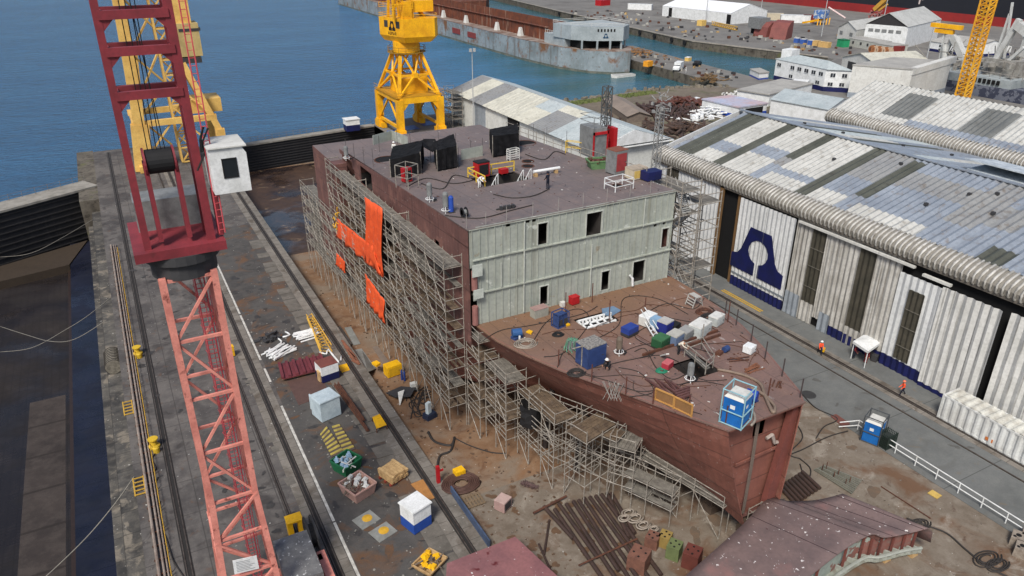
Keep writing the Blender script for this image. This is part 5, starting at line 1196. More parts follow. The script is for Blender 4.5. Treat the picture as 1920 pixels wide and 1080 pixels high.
t = thing('ribbed_panel', 'maroon ribbed steel panel lying on the asphalt beside a white and navy box', 'panel', G(565, 705)); maroon = P('maroon_primer', (112, 52, 58), c2=srgb((92, 44, 50)), scale=1, rough=.6)
q = [G(x, y, .35) for x, y in ((531, 712), (612, 692), (600, 668), (524, 684))]; b = M(); b.prism(q, (0, 0, .12)); b.build('panel_sheet', maroon, t)
b = M()
for i in range(7):
    f = i / 6; b.beam(q[0].lerp(q[1], f) + Vector((0, 0, .22)), q[3].lerp(q[2], f) + Vector((0, 0, .22)), .3, .28)
b.build('stiffener', maroon, t)
b = M()
for f in (.2, .8): b.beam(q[0].lerp(q[3], f) + Vector((0, 0, -.2)), q[1].lerp(q[2], f) + Vector((0, 0, -.2)), .25, .3)
b.build('support_timber', timber, t)
crate('tool_cabin', 'white and navy tool cabin with brown top standing at the end of the ribbed panel', 'cabin', G(615, 708), (1.9, 1.7, 2.0), .15, white, brownp, .08, .02, navy, .8)
crate('cardboard_crate', 'tall tan crate leaning in front of the ribbed panel', 'crate', G(605, 714), (.8, .6, 1.3), .2, timber, timber, .06)
plate('steel_sheet', 'rust brown steel sheet lying flat behind the blue grey cabinet', ((538, 715), (600, 700), (618, 738), (560, 760)), P('flat_rust_sheet', (92, 70, 64)), .012, .02, 'steel sheet')
t = crate('steel_cabinet', 'pale blue grey steel cabinet with its door open, standing on the rusty asphalt', 'cabinet', G(613, 778), (2.1, 1.9, 2.3), .25, P('pale_blue_cabinet', (186, 200, 206), c2=srgb((160, 176, 184)), scale=1), P('pale_blue_cabinet', (186, 200, 206)), .1, .15)
b = M(); c = G(596, 770); b.hexa([(c.x - .1, c.y - .7, .15), (c.x, c.y - .7, .15), (c.x - .5, c.y + .4, .15), (c.x - .6, c.y + .4, .15)], [(c.x - .1, c.y - .7, 1.9), (c.x, c.y - .7, 1.9), (c.x - .5, c.y + .4, 1.9), (c.x - .6, c.y + .4, 1.9)]); b.build('open_door', P('pale_blue_cabinet', (186, 200, 206)), t)
for k, q in enumerate((((628, 722), (690, 808)), ((634, 720), (682, 788)))):
    a, c = G(*q[0], .2 + .2 * k), G(*q[1], .2 + .2 * k); b = M(); b.beam(a, c, .3, .1); b.beam(a + Vector((0, 0, .15)), c + Vector((0, 0, .15)), .08, .3); b.build('steel_beam', rust, label=('long rusty steel beam lying beside the slip rail', 'shorter rusty steel beam lying on the long one')[k], cat='beam', group='rusty beams')
plate('yellow_sheet', 'yellow sheet lying beside the navy tool cabin', ((634, 686), (650, 682), (656, 694), (641, 699)), yellow, .03, .05)
t = thing('yellow_trestle', 'yellow steel plate trestle standing next to the slip rail', 'trestle', G(708, 800)); q = [G(x, y, .5) for x, y in ((698, 783), (712, 777), (725, 797), (706, 804))]
b = M(); b.prism(q, (0, 0, .06)); b.build('top_plate', yellow, t); b = M()
for p in q: b.beam((p.x, p.y, 0), (p.x, p.y, .5), .08)
b.build('trestle_leg', rust, t)
b = M()
for k in range(7): b.beam(G(641 + k * 3.2, 638 + k * 6.2, .15 + .08 * (k % 2)), G(665 + k * 1.5, 668 + k * 2.5, .15 + .08 * (k % 2)), .25, .1)
b.build('plank_stack', P('brick_brown_planks', (140, 92, 70), c2=srgb((112, 74, 58)), scale=2, rough=.9), label='stack of reddish brown planks between the rail and the grey plates', cat='planks')
gpl = P('grey_steel_plate', (138, 140, 136), c2=srgb((118, 118, 112)), scale=.6, rough=.6)
sp = lambda x, y: GS(x, y, .04)
for k, (q, m_) in enumerate(((((629, 616), (638, 612), (661, 645), (648, 650)), gpl), (((646, 615), (658, 613), (676, 645), (663, 648)), gpl), (((664, 657), (678, 654), (705, 692), (690, 698)), gpl), (((698, 651), (708, 649), (732, 682), (721, 687)), P('brown_grey_plate', (128, 114, 102))))):
    plate('steel_plate', ('narrow grey steel plate nearest the slip rail among the loose plates', 'grey steel plate lying second from the slip rail', 'long grey steel plate lying nearest the planks and yellow generator', 'brown grey steel plate lying nearest the scaffold')[k], q, m_, h=.06, group='loose steel plates', plane=sp)
t = crate('generator', 'bright yellow portable generator on the rusty slip floor', 'generator', GS(737, 702), (1.7, 1.1, 1.35), .12, yellow, yellow, .1, .03, door=P('yellow_panel', (214, 166, 30)))
plate('yellow_scrap', 'folded yellow scrap sheet behind the generator', ((697, 683), (706, 679), (714, 684), (706, 689)), yellow, .05, .25, 'scrap')
for k, (x, y) in enumerate(((754, 712), (759, 714))):
    c = GS(x, y); b = M(); b.lathe(c, [(.13, 0), (.13, 1.05), (.06, 1.2), (.05, 1.3)], 10); b.build('gas_cylinder', blue, smooth=False, label='thin blue gas cylinder standing beside the yellow generator', cat='gas cylinder', group='blue gas cylinders')
t = thing('cutting_bench', 'dark steel cutting bench with a white pointed gusset plate leaning on it', 'bench', GS(750, 740)); c = GS(750, 738)
b = M(); b.prism([GS(x, y, .4) for x, y in ((724, 738), (752, 726), (780, 728), (770, 744), (742, 746))], (0, 0, .12)); b.build('bench_top', dgrey, t)
b = M(); b.prism([GS(746, 735, .9), GS(757, 731, .9), GS(749, 760, .05)], (.06, -.06, .05)); b.build('gusset_plate', offwhite, t)
b = M(); b.box(c.x + 1.2, c.x + 1.9, c.y - .3, c.y + .2, c.z, c.z + .9); b.build('control_box', offwhite, t)
for k in range(7):
    x, y = (770, 735); q = [(x + rnd.uniform(-10, 40), y + rnd.uniform(-10, 50)) for _ in range(5)]
    cable('dark hose tangled on the slip floor round the white and blue pump', [GS(a, c, .07) for a, c in q], .05)
    list(COL.objects)[-1]['group'] = 'dark hoses round the pump'
cable('long dark hose winding from the scaffold foot to the red post', gp((803, 810), (815, 828), (845, 835), (852, 820), (845, 845), (825, 855), (820, 880)), .12)
cable('thin dark hose crossing the ochre ground to the scaffold', gp((850, 820), (880, 835), (920, 848), (948, 850)), .06)
t = thing('water_pump', 'white topped pump unit on a dark blue base among black hoses', 'pump', GS(806, 783)); c = GS(806, 783)
b = M(); b.cbox((c.x, c.y, c.z), (1.2, .9, .6), .3, .9); b.build('pump_base', P('pump_blue', (36, 44, 66)), t); b = M(); b.cbox((c.x - .1, c.y, c.z + .6), (.5, .35, 1.2), .5); b.build('pump_tank', P('pale_tank', (200, 212, 214)), t)
t = thing('loading_ramp', 'worn loading ramp in two strips with yellow hazard bars on the asphalt', 'ramp', G(630, 828)); mm = P('worn_ramp', (96, 84, 78)); hz = P('worn_hazard_yellow', (186, 168, 82), c2=srgb((140, 124, 70)), scale=2)
for q in (((600, 815), (612, 800), (645, 848), (622, 858)), ((622, 800), (636, 796), (666, 842), (645, 850))):
    c = [G(x, y, .05) for x, y in q]; b = M(); b.prism(c, (0, 0, .06)); b.build('ramp_strip', mm, t)
    b = M()
    for i in range(7):
        f0 = (i + .1) / 7; f1 = f0 + .07; b.prism([c[0].lerp(c[3], f0) + Vector((0, 0, .06)), c[1].lerp(c[2], f0) + Vector((0, 0, .06)), c[1].lerp(c[2], f1) + Vector((0, 0, .06)), c[0].lerp(c[3], f1) + Vector((0, 0, .06))], (0, 0, .05))
    b.build('hazard_bar', hz, t)
def skip_bin(label, c, d, rz, m, seed, pal):
    r_ = random.Random(seed); c = Vector(c); t = thing('skip_bin', label, 'skip', c); ca, sa = math.cos(rz), math.sin(rz)
    def q(k, z): return [(c.x + (x * ca - y * sa) * k, c.y + (x * sa + y * ca) * k, c.z + z) for x, y in ((-d[0] / 2, -d[1] / 2), (d[0] / 2, -d[1] / 2), (d[0] / 2, d[1] / 2), (-d[0] / 2, d[1] / 2))]
    b = M(); lo, hi = q(.82, .05), q(1, d[2]); b.add(lo + hi, [(3, 2, 1, 0)] + [(i, (i + 1) % 4, 4 + (i + 1) % 4, 4 + i) for i in range(4)]); b.build('bin_shell', m, t, solid=.06)
    b = M(); hi = [Vector(p) for p in hi]
    for i in range(4): b.beam(hi[i], hi[(i + 1) % 4], .12)
    b.build('bin_rim', m, t)
    for mi, m_ in enumerate(pal):
        b = M()
        for _ in range(14):
            x, y = r_.uniform(-.42, .42) * d[0], r_.uniform(-.42, .42) * d[1]; p = Vector((c.x + x * ca - y * sa, c.y + x * sa + y * ca, c.z + d[2] * r_.uniform(.75, 1.1)))
            if mi == 0: b.cbox(p, (r_.uniform(.2, .6), r_.uniform(.2, .5), r_.uniform(.08, .3)), r_.uniform(0, 3), r_.uniform(.4, .9))
            else: dd = Vector((r_.uniform(-.7, .7), r_.uniform(-.7, .7), r_.uniform(-.1, .3))); b.beam(p - dd * .8, p + dd * .8, .1, .07)
        b.build('rubbish', m_, t, kind='stuff')
    return t
skip_bin('green rubbish skip filled with blue and white waste sheets', G(651, 880), (2.0, 1.9, 1.1), .45, green, 1, [P('pale_blue_waste', (150, 180, 204)), offwhite])
skip_bin('faded pink skip filled with white waste and timber offcuts', G(672, 925), (2.2, 2.3, 1.1), .35, P('faded_pink_skip', (188, 150, 138)), 2, [offwhite, P('dark_waste', (110, 98, 86))])
skip_bin('low pallet box of broken timber and yellow waste beside the pink plate', G(806, 1062), (2.0, 1.7, .5), .5, timber, 3, [yellow, P('dark_waste', (110, 98, 86))])
t = thing('timber_stack', 'neat stack of pale timber baulks on red bearers next to the rail', 'timber stack', G(738, 898)); c = G(738, 895)
b = M(); r_ = .35
for lv_ in range(3):
    for i in range(6): o = Vector((math.cos(r_), math.sin(r_), 0)) * (i - 2.5) * .3; d = Vector((-math.sin(r_), math.cos(r_), 0)) * rnd.uniform(.85, 1.0); p = c + o + Vector((0, 0, .35 + lv_ * .26)); b.beam(p - d, p + d, .26, .24)
b.build('baulks', timber, t); b = M()
for s_ in (-.7, 0, .7): d = Vector((-math.sin(r_), math.cos(r_), 0)) * s_; o = Vector((math.cos(r_), math.sin(r_), 0)); b.beam(c + d - o + Vector((0, 0, .12)), c + d + o + Vector((0, 0, .12)), .2, .2)
b.build('bearer', P('red_bearer', (140, 66, 52)), t)
crate('site_toilet_box', 'white cabin box with a blue lower half standing beside a plywood sheet', 'cabin', G(781, 984), (1.75, 1.7, 2.35), .3, white, white, .12, .2, P('cabin_blue', (36, 76, 160)), .95)
plate('plywood_sheet', 'orange brown plywood sheet lying behind the white and blue cabin', ((770, 908), (793, 899), (815, 934), (800, 940)), P('plywood', (176, 124, 70)), .06, .04)
for k, (x, y) in enumerate(((687, 975), (718, 998))):
    t = thing('base_plate', ('grey steel base plate with a yellow disc, nearer the skips', 'grey steel base plate with a yellow disc, nearer the white line')[k], 'base plate', G(x, y), 'grey base plates with yellow discs'); c = G(x, y)
    b = M(); b.cbox((c.x, c.y, .01), (1.75, 1.5, .05), .3); b.build('plate', gpl, t); b = M(); b.lathe((c.x + .1, c.y + .1, .055), [(.42, 0), (.42, .03), (.2, .06)], 14); b.build('disc', P('worn_disc_yellow', (206, 160, 50)), t)
t = thing('hydrant_post', 'red hydrant post with crossbar at the edge of the slip rail', 'hydrant', G(822, 905)); c = G(822, 905); b = M(); b.beam(c, c + Vector((0, 0, 1.75)), .28); b.build('post', red, t); b = M(); b.beam(c + Vector((-.1, 0, 1.2)), c + Vector((.5, 0, 1.25)), .14); b.build('valve_arm', red, t)
crate('tool_box', 'small yellow tool box behind the coiled brown hose', 'tool box', G(861, 890), (.9, .7, .6), .1, yellow, yellow, .06, .02, feet=False)
coil('large flat coil of brown hose on the ground', G(864, 907, .03), 1.75, P('brown_hose', (84, 60, 52)), 7, .09)
t = thing('barrier_plate', 'long low blue steel barrier along the slip rail edge', 'barrier', G(880, 975)); a, c = G(846, 925), G(918, 1028); b = M(); b.beam(a + Vector((0, 0, .4)), c + Vector((0, 0, .4)), .12, .8); b.build('barrier_sheet', P('worn_blue', (74, 90, 118), c2=srgb((60, 72, 94)), scale=1), t); b = M()
for f in (.05, .35, .65, .95): p = a.lerp(c, f); b.beam(p + Vector((.08, 0, 0)), p + Vector((.08, 0, .75)), .1)
b.build('barrier_post', dgrey, t)
b = M(); c = G(888, 940)
for i in range(6): b.cbox((c.x - .7 + i * .28, c.y, .12), (.16, 1.5, .05), .0)
for s_ in (-.6, 0, .6): b.cbox((c.x, c.y + s_, 0), (1.7, .12, .12), .0)
b.build('pallet', P('grey_pallet', (126, 108, 86)), label='weathered grey wooden pallet between the hose coil and the pink box', cat='pallet')
crate('pump_box', 'pinkish grey machine box with a dark grille on the ochre ground', 'machine', G(943, 953), (1.1, 1.0, 1.05), .5, P('pink_grey', (168, 138, 132)), P('pink_grey_lid', (182, 156, 148)), .05, .02, door=dgrey)
b = M(); c = G(992, 912); rods(b, c, 60, .7, .6, .7, .035, 1.6, .03, .3); b.build('bolt_heap', P('purple_brown_scrap', (96, 76, 74)), label='small heap of rusty bolts and rods on the ochre ground', cat='scrap heap')
# long pipes
dpipe = P('dark_brown_pipe', (70, 54, 48), c2=srgb((54, 44, 40)), scale=1.5, rough=.6)
pp = [((1062, 945), (1165, 1100)), ((1085, 938), (1180, 1085)), ((1095, 934), (1200, 1090)), ((1106, 932), (1225, 1095)), ((1117, 930), (1212, 1062)), ((1128, 927), (1240, 1078)), ((1048, 945), (1120, 1045)), ((1040, 955), (1128, 1082)), ((1020, 950), (1075, 1010)), ((1075, 940), (1160, 1070)), ((1138, 925), (1180, 1008)), ((1146, 925), (1190, 1000))]
for k, (p, q) in enumerate(pp):
    b = M(); b.tube(G(*p, .22), G(*q, .22), .17, 10); o = b.build('steel_pipe', dpipe, label='long dark brown steel pipe lying in the row before the ship bow', cat='pipe', group='dark pipes laid before the bow')
b = M(); b.tube(G(1000, 962, .35), G(1062, 930, .35), .1, 6); b.tube(G(1085, 1060, .42), G(1195, 1010, .42), .07, 6); b.build('pipe_bearer', rust, label='thin rusty bars laid across the row of pipes', cat='bar')
for k, q in enumerate((((1030, 975), (1020, 1040)), ((1010, 1020), (1035, 1075)))):
    b = M(); b.tube(G(*q[0], .12), G(*q[1], .12), .09, 8); b.build('steel_bar', dpipe, label='dark steel bar lying loose beside the pink plate', cat='bar', group='loose dark bars')
for k, (x, y, r_) in enumerate(((1178, 962, .7), (1190, 972, .8), (1205, 985, .7), (1170, 972, .6), (1225, 992, .5))): coil('loose loop of grey hose lying on the pipes before the bow', G(x, y, .3 + .05 * k), r_, P('grey_hose', (150, 140, 128)), 2, .07, 'grey hose loops by the pipes', .7)
for k, (x, y, d, m_, lab) in enumerate(((1197, 1062, (1.5, 1.4, 1.4), P('rust_red_block', (124, 86, 72), c2=srgb((100, 70, 60)), scale=2), 'largest rust red ballast block with holes in the top, nearest the pipes'), (1223, 1022, (1.0, 1.0, 1.0), P('rust_red_block', (124, 86, 72)), 'smaller red ballast block behind the largest one'), (1246, 1020, (1.0, .9, 1.0), P('ochre_block', (146, 124, 70)), 'ochre yellow ballast block between a red and a green one'), (1263, 1042, (1.1, 1.0, 1.2), P('green_block', (104, 116, 76)), 'olive green ballast block'), (1296, 1058, (1.3, 1.2, 1.4), P('red_block', (104, 56, 48)), 'dark red ballast block touching the curved hull plate'))):
    c = G(x, y); t = thing('ballast_block', lab, 'ballast block', c, 'coloured ballast blocks'); b = M(); b.cbox(c, d, .55, .97); b.build('block', m_, t)
    b = M()
    for sx in (-.22, .22):
        for sy in (-.2, .2): b.lathe((c.x + sx * d[0], c.y + sy * d[1], d[2] - .02), [(.09, 0), (.09, .03)], 8)
    b.build('lifting_hole', dark, t)
# pink plate in front
b = M(); q = [G(x, y, 1.6) for x, y in ((838, 1058), (966, 1008), (1075, 1110), (1000, 1180), (830, 1180))]; b.prism(q, (0, 0, .1)); b.prism([p - Vector((0, 0, 1.4)) for p in q], (0, 0, 1.39))
b.build('hull_plate', mat('pink_primer_speckled', srgb((140, 96, 96)), srgb((124, 86, 88)), .5, rough=.5, spots=[((.7, .68, .66), 2.8, .68, .70), (srgb((92, 40, 42)), .35, .66, .7)]), label='pinkish primed steel block top speckled white, nearest the camera before the pipes', cat='hull block')
# loose litter worn into the ground
rl_ = random.Random(21)
for nm, lab, m_, n, x0, x1, y0, y1, lo, hi in (('ground_litter', 'small scraps and grit scattered over the rusty slip floor', P('litter_brown', (74, 56, 44), c2=srgb((112, 92, 74)), scale=3), 420, 19.4, 27, 30, 105, .06, .28), ('ground_litter', 'small scraps scattered over the stained apron before the bow', P('litter_grey', (88, 78, 68), c2=srgb((150, 142, 132)), scale=3), 420, 20, 55.5, 18, 45, .05, .22), ('ground_litter', 'bits of debris scattered along the asphalt strip', P('litter_pale', (150, 146, 138), c2=srgb((60, 56, 52)), scale=3), 260, 9.6, 17, 36, 95, .04, .2)):
    b = M()
    for _ in range(n):
        x, y = rl_.uniform(x0, x1), rl_.uniform(y0, y1); a = rl_.uniform(lo, hi); b.cbox((x, y, (slip(y) if x > 19 else 0)), (a, a * rl_.uniform(.3, 1), a * rl_.uniform(.1, .5)), rl_.uniform(0, 3), .8)
    b.build(nm, m_, kind='stuff', label=lab)
# ================================================================ THINGS ON THE SHIP'S DECKS
F_ = lambda x, y, h=0.0: DK(x, y, 11.0) + Vector((0, 0, h))
T_ = lambda x, y, h=0.0: DK(x, y, TOP) + Vector((0, 0, h))
mblue = P('machine_blue', (52, 74, 122), c2=srgb((40, 58, 100)), scale=2, rough=.6)
def rack(label, c, d, rz, m, cat='welding set'):
    c = Vector(c); t = thing('welding_set', label, cat, c); ca, sa = math.cos(rz), math.sin(rz)
    L_ = lambda x, y, z: Vector((c.x + x * ca - y * sa, c.y + x * sa + y * ca, c.z + z)); a, e = d[0] / 2, d[1] / 2
    b = M()
    for x in (-a, a):
        for y in (-e, e): b.beam(L_(x, y, 0), L_(x, y, d[2]), .07)
    for z in (.06, d[2]):
        for p, q in (((-a, -e), (a, -e)), ((a, -e), (a, e)), ((a, e), (-a, e)), ((-a, e), (-a, -e))): b.beam(L_(*p, z), L_(*q, z), .07)
    b.build('lifting_frame', m, t)
    for k in range(2):
        b = M(); b.cbox(L_(-a * .45 + k * a * .9, 0, .12), (a * .82, d[1] * .86, d[2] * .78), rz); o = b.build('power_unit', m, t)
        b = M(); b.cbox(L_(-a * .45 + k * a * .9, -e * .9, .25), (a * .6, .03, d[2] * .4), rz); b.build('control_panel', dgrey, o)
    return t
rack('blue welding set in a lifting frame at the left end of the white pipe hatch', F_(1050, 610), (1.25, .9, 1.35), .2, mblue)
t = thing('air_pump', 'blue round motor pump with coiled hoses near the deck edge by the scaffold', 'pump', F_(969, 636)); c = F_(969, 634)
b = M(); b.path([c + Vector((-.4, .1, .55)), c + Vector((.4, -.1, .55))], .36, 14); b.build('motor', P('pump_bright_blue', (44, 86, 138)), t, smooth=False); b = M(); b.cbox(c, (.9, .6, .22), .2); b.build('pump_base', mblue, t); b = M(); b.path([c + Vector((0, -.5, 0)), c + Vector((0, -.5, .45))], .09, 8); b.build('outlet', white, t)
for k, (x, y, r_, m_, lab) in enumerate(((985, 645, 1.1, P('grey_hose', (150, 140, 128)), 'grey hose coiled round the blue motor pump'), (1046, 628, .55, black, 'black hose loop lying alone between the green cable and the welding set'), (1080, 700, .8, hose, 'dark hose coiled by the deck edge below the tall blue cabinet'), (1240, 690 + 6, .5, P('green_hose', (40, 128, 98)), 'green hose ring beside the pink machine on the fore deck'), (1330, 596, 1.0, hose, 'dark hose coil behind the white boxes by the starboard edge'), (1320, 585, .9, rust, 'brown hose tangle beside the pale step stand'))):
    coil(lab, F_(x, y), r_, m_, 4, .06)
c = F_(1073, 655); t = thing('cable_stand', 'stand heaped with green cable on the fore deck', 'cable stand', c); b = M()
for k in range(10):
    a = k * .63; b.path([c + Vector((.1 * math.cos(a), .1 * math.sin(a), .95)), c + Vector((.45 * math.cos(a), .45 * math.sin(a), .9)), c + Vector((.6 * math.cos(a), .55 * math.sin(a), .35)), c + Vector((.75 * math.cos(a + .4), .7 * math.sin(a + .4), .03))], .045, 5)
b.build('cable_loops', P('green_cable', (92, 140, 116)), t); b = M(); b.cbox(c, (.7, .6, .85), .2); b.build('stand', greyp, t)
t = crate('blue_cabinet', 'tall dark blue tool cabinet with clutter on its roof near the port deck edge', 'cabinet', F_(1107, 681), (1.9, 1.5, 2.0), .12, mblue, P('cluttered_lid', (150, 146, 140), scale=6, c2=srgb((84, 84, 84))), .1, .02, door=P('blue_door', (44, 66, 116)))
b = M(); p = F_(1090, 688); b.tube(p, p + Vector((0, 0, 2.0)), .05, 6); b.tube(p + Vector((0, 0, 1.9)), p + Vector((-.9, 0, 1.9)), .05, 6); b.build('scaffold_pole', steel, label='pale pole with a short arm standing against the tall blue cabinet', cat='pole')
def motor_stand(label, c, m, h=1.1):
    c = Vector(c); t = thing('motor_stand', label, 'blasting pot', c); b = M(); b.lathe(c + Vector((0, 0, .45)), [(.12, 0), (.26, .15), (.26, h - .3), (.2, h - .15), (.06, h - .08)], 12); b.build('pot', m, t)
    b = M()
    for k in range(3): a = k * 2.1; b.tube(c + Vector((.3 * math.cos(a), .3 * math.sin(a), 0)), c + Vector((.22 * math.cos(a), .22 * math.sin(a), .7)), .035, 5)
    b.path([c + Vector((.4 * math.cos(a), .4 * math.sin(a), .3)) for a in [k * .785 for k in range(8)]], .035, 5, closed=True); b.build('tripod', white, t)
    b = M(); b.path([c + Vector((.3, -.3, .05)), c + Vector((.6, -.2, .2)), c + Vector((.7, .2, .05)), c + Vector((.3, .5, .05))], .06, 5); b.build('hose', black, t); return t
motor_stand('rusty brown motor on a white tripod behind the crouching worker', F_(1160, 665), P('dirty_pot', (112, 100, 88)), 1.3)
motor_stand('grey pole drill machine on white legs beside the hatch guard', F_(1293, 715), greyp, 1.3)
# white pipe manifold in the hatch, blue sheet
b = M(); z = zs(10.75, hy0)
for k in range(5): x = hx0 + .3 + k * (hx1 - hx0 - .6) / 4; b.tube((x, hy0 + .2, z), (x, hy1 - .2, z), .11, 8); b.path([(x, (hy0 + hy1) / 2, z), (x, (hy0 + hy1) / 2, z + .6)], .11, 8)
for k in range(3): y = hy0 + .4 + k * (hy1 - hy0 - .8) / 2; b.tube((hx0 + .2, y, z + .12), (hx1 - .2, y, z + .12), .12, 8)
b.build('pipe_manifold', white, label='white pipe manifold filling a rectangular hatch in the fore deck', cat='pipes')
b = M(); q = [F_(x, y, .03) for x, y in ((1128, 580), (1150, 575), (1165, 583), (1146, 594), (1130, 590))]; b.prism(q, (0, 0, .04)); b.build('plastic_sheet', P('pale_blue_sheet', (112, 138, 164), c2=srgb((96, 122, 150)), rough=.4), label='pale blue plastic sheet spread on the deck right of the white pipe hatch', cat='sheet')
crate('tool_cart', 'red tool cart standing against the deckhouse front', 'tool cart', F_(1076, 570), (.85, .6, .85), .1, red, red, .06)
crate('white_bin', 'small white bin left of the red tool cart', 'bin', F_(1055, 574), (.45, .4, .45), .1, offwhite, offwhite, .05, .02, feet=False)
crate('vent_box', 'greyish pink box against the deckhouse front near the port corner', 'box', F_(1011, 592), (1.5, .8, .9), .08, P('grey_pink_box', (158, 158, 148)), P('grey_pink_lid', (160, 132, 126)), .05, feet=False)
plate('yellow_rag', 'yellow crumpled sheet on the deck beside the blue motor pump', ((986, 624), (992, 620), (999, 623), (996, 628)), yellow, .1, .1, 'rag', plane=lambda x, y: F_(x, y, .02))
plate('yellow_case', 'flat yellow case at the foot of the blue welding set', ((1060, 609), (1066, 607), (1069, 611), (1062, 613)), yellow, .1, .15, 'case', plane=lambda x, y: F_(x, y, .02))
crate('blue_bin', 'bright blue bin on thin legs left of the white step frame', 'bin', F_(1180, 628), (1.3, .9, .85), .25, P('bright_blue_bin', (40, 64, 140)), None, base=dgrey, base_h=.25)
t = thing('folding_steps', 'white folded steel step frame lying among the boxes on the fore deck', 'step frame', F_(1210, 630)); b = M(); p, q = F_(1200, 604, .7), F_(1226, 634, .1)
for o_ in (Vector((0, 0, 0)), Vector((.55, .2, 0))): b.beam(p + o_, q + o_, .09); b.beam(p + o_ + Vector((0, 0, .55)), q + o_ + Vector((0, 0, .55)), .06)
for k in range(6): f = (k + .5) / 6; b.beam(p.lerp(q, f), p.lerp(q, f) + Vector((.55, .2, 0)), .08)
b.beam(p + Vector((.2, .1, 0)), p + Vector((.2, .1, -.6)), .08); b.build('steps', white, t)
bx = [('white_chest', 'white chest behind the white step frame', 1214, 608, (1.4, 1.0, 1.0), offwhite, white), ('pale_blue_chest', 'pale blue tool chest between the white chest and the dark blue one', 1231, 616, (.8, 1.0, 1.05), P('pale_blue_chest', (132, 164, 192)), P('pale_blue_chest', (132, 164, 192))), ('blue_chest', 'dark blue tool chest with a pale top right of the step frame', 1246, 622, (1.1, 1.0, 1.15), P('deep_blue_chest', (34, 46, 128)), P('grey_top', (178, 176, 172))), ('black_bag', 'black covered bundle between the dark blue chest and grey boxes', 1262, 616, (1.0, .9, .55), black, black), ('green_chest', 'dark green tool chest nearest the bending worker', 1238, 649, (1.3, 1.0, .9), P('dark_green_chest', (36, 82, 52)), P('green_lid', (58, 104, 68))), ('grey_blue_chest', 'grey blue galvanised box right of the green chest', 1265, 642, (1.3, 1.0, .95), P('grey_blue_box', (104, 122, 152)), P('pale_lid', (176, 174, 166))), ('grey_chest', 'grey steel box between the grey blue box and the white chest', 1285, 634, (1.3, .95, .9), greyp, P('grey_lid', (150, 150, 148))), ('white_chest', 'large white box with a pale lid in the row of chests near the starboard edge', 1311, 627, (1.8, 1.2, 1.15), P('cool_white_box', (186, 192, 190), c2=srgb((160, 164, 160))), offwhite), ('white_chest', 'smaller white box standing nearest the starboard edge of the row', 1342, 608, (1.25, .9, .95), P('cool_white_box', (186, 192, 190), c2=srgb((160, 164, 160))), offwhite), ('white_cooler', 'small white box alone beside the starboard deck edge nearer the bow', 1404, 661, (.85, .75, .7), white, white)]
for (nm, lab, x, y, d, m_, l_) in bx: crate(nm, lab, 'chest', F_(x, y), d, .32, m_, l_, .1, .03, door=m_)
for k, (p, q) in enumerate((((1205, 668), (1345, 622)), ((1290, 650), (1350, 630)))):
    b = M(); a, c = F_(*p, .12), F_(*q, .12); b.beam(a, c, .16, .22); b.build('steel_angle', rust, label=('long rusty steel angle lying before the row of chests', 'shorter rusty steel angle lying nearer the hatch guard')[k], cat='beam', group='rusty angles on the fore deck')
crate('pink_machine', 'small pinkish red machine in the middle of the fore deck', 'machine', F_(1251, 690), (.85, .6, .6), .4, P('crimson', (170, 50, 66)), P('crimson_lid', (190, 100, 104)), .05, .02)
b = M(); a, c = F_(1240, 668, .05), F_(1250, 682, .9); b.beam(a, c, .25, .1); b.build('plank', offwhite, label='white plank leaning on the small pinkish red machine', cat='plank')
# hatch guard of scaffold tubes with a pale deck
t = thing('hatch_guard', 'scaffold guard frame with a pale plank deck standing over the dark hatch', 'guard rail', F_(1308, 690)); b = M(); q = [F_(x, y) for x, y in ((1283, 668), (1314, 656), (1336, 690), (1322, 702))]
for p in q + [q[0].lerp(q[3], .5)]: b.tube(p, p + Vector((0, 0, 1.3)), .045, 6)
b.tube(q[1], q[1] + Vector((0, 0, 2.4)), .045, 6)
for z in (.65, 1.2):
    for i in range(4): b.tube(q[i] + Vector((0, 0, z)), q[(i + 1) % 4] + Vector((0, 0, z)), .04, 6)
b.build('guard_tube', steel, t); b = M(); n_ = (q[1] - q[0]).normalized() * .5; b.prism([q[0] + Vector((0, 0, .4)), q[0] + n_ + Vector((0, 0, .4)), q[3] + n_ + Vector((0, 0, .4)), q[3] + Vector((0, 0, .4))], (0, 0, .06)); b.build('plank_deck', boardgrey, t)
b = M()
for k in range(9): a, c = F_(1210 + k * 6, 712 + (k % 3) * 5, .1 + .07 * (k % 3)), F_(1262 + k * 4, 748 + (k % 4) * 5, .1 + .07 * (k % 3)); b.beam(a, c, .14, .14)
for k in range(4): a, c = F_(1262 + k * 3, 742 + k * 4, .3), F_(1292, 732 + k * 5, .3); b.beam(a, c, .16, .16)
b.build('angle_pile', P('purple_brown_steel', (104, 70, 66), c2=srgb((84, 58, 56)), rough=.7), label='pile of purple brown steel angles near the port deck edge', cat='steel pile')
t = thing('timber_barrier', 'timber framed barrier panels along the port deck edge near the bow', 'barrier', F_(1265, 762))
for p, q in (((1228, 750), (1262, 765)), ((1263, 766), (1296, 782))):
    a, c = F_(*p), F_(*q); U = Vector((0, 0, 1.0)); b = M(); b.beam(a, a + U, .1); b.beam(c, c + U, .1); b.beam(a + U, c + U, .1); b.beam(a + Vector((0, 0, .1)), c + Vector((0, 0, .1)), .1); b.build('barrier_frame', P('orange_timber', (196, 146, 82)), t); b = M(); b.prism([a + Vector((0, .03, .12)), c + Vector((0, .03, .12)), c + Vector((0, .03, .95)), a + Vector((0, .03, .95))], (0, .03, 0)); b.build('panel', P('barrier_panel', (140, 104, 66)), t)
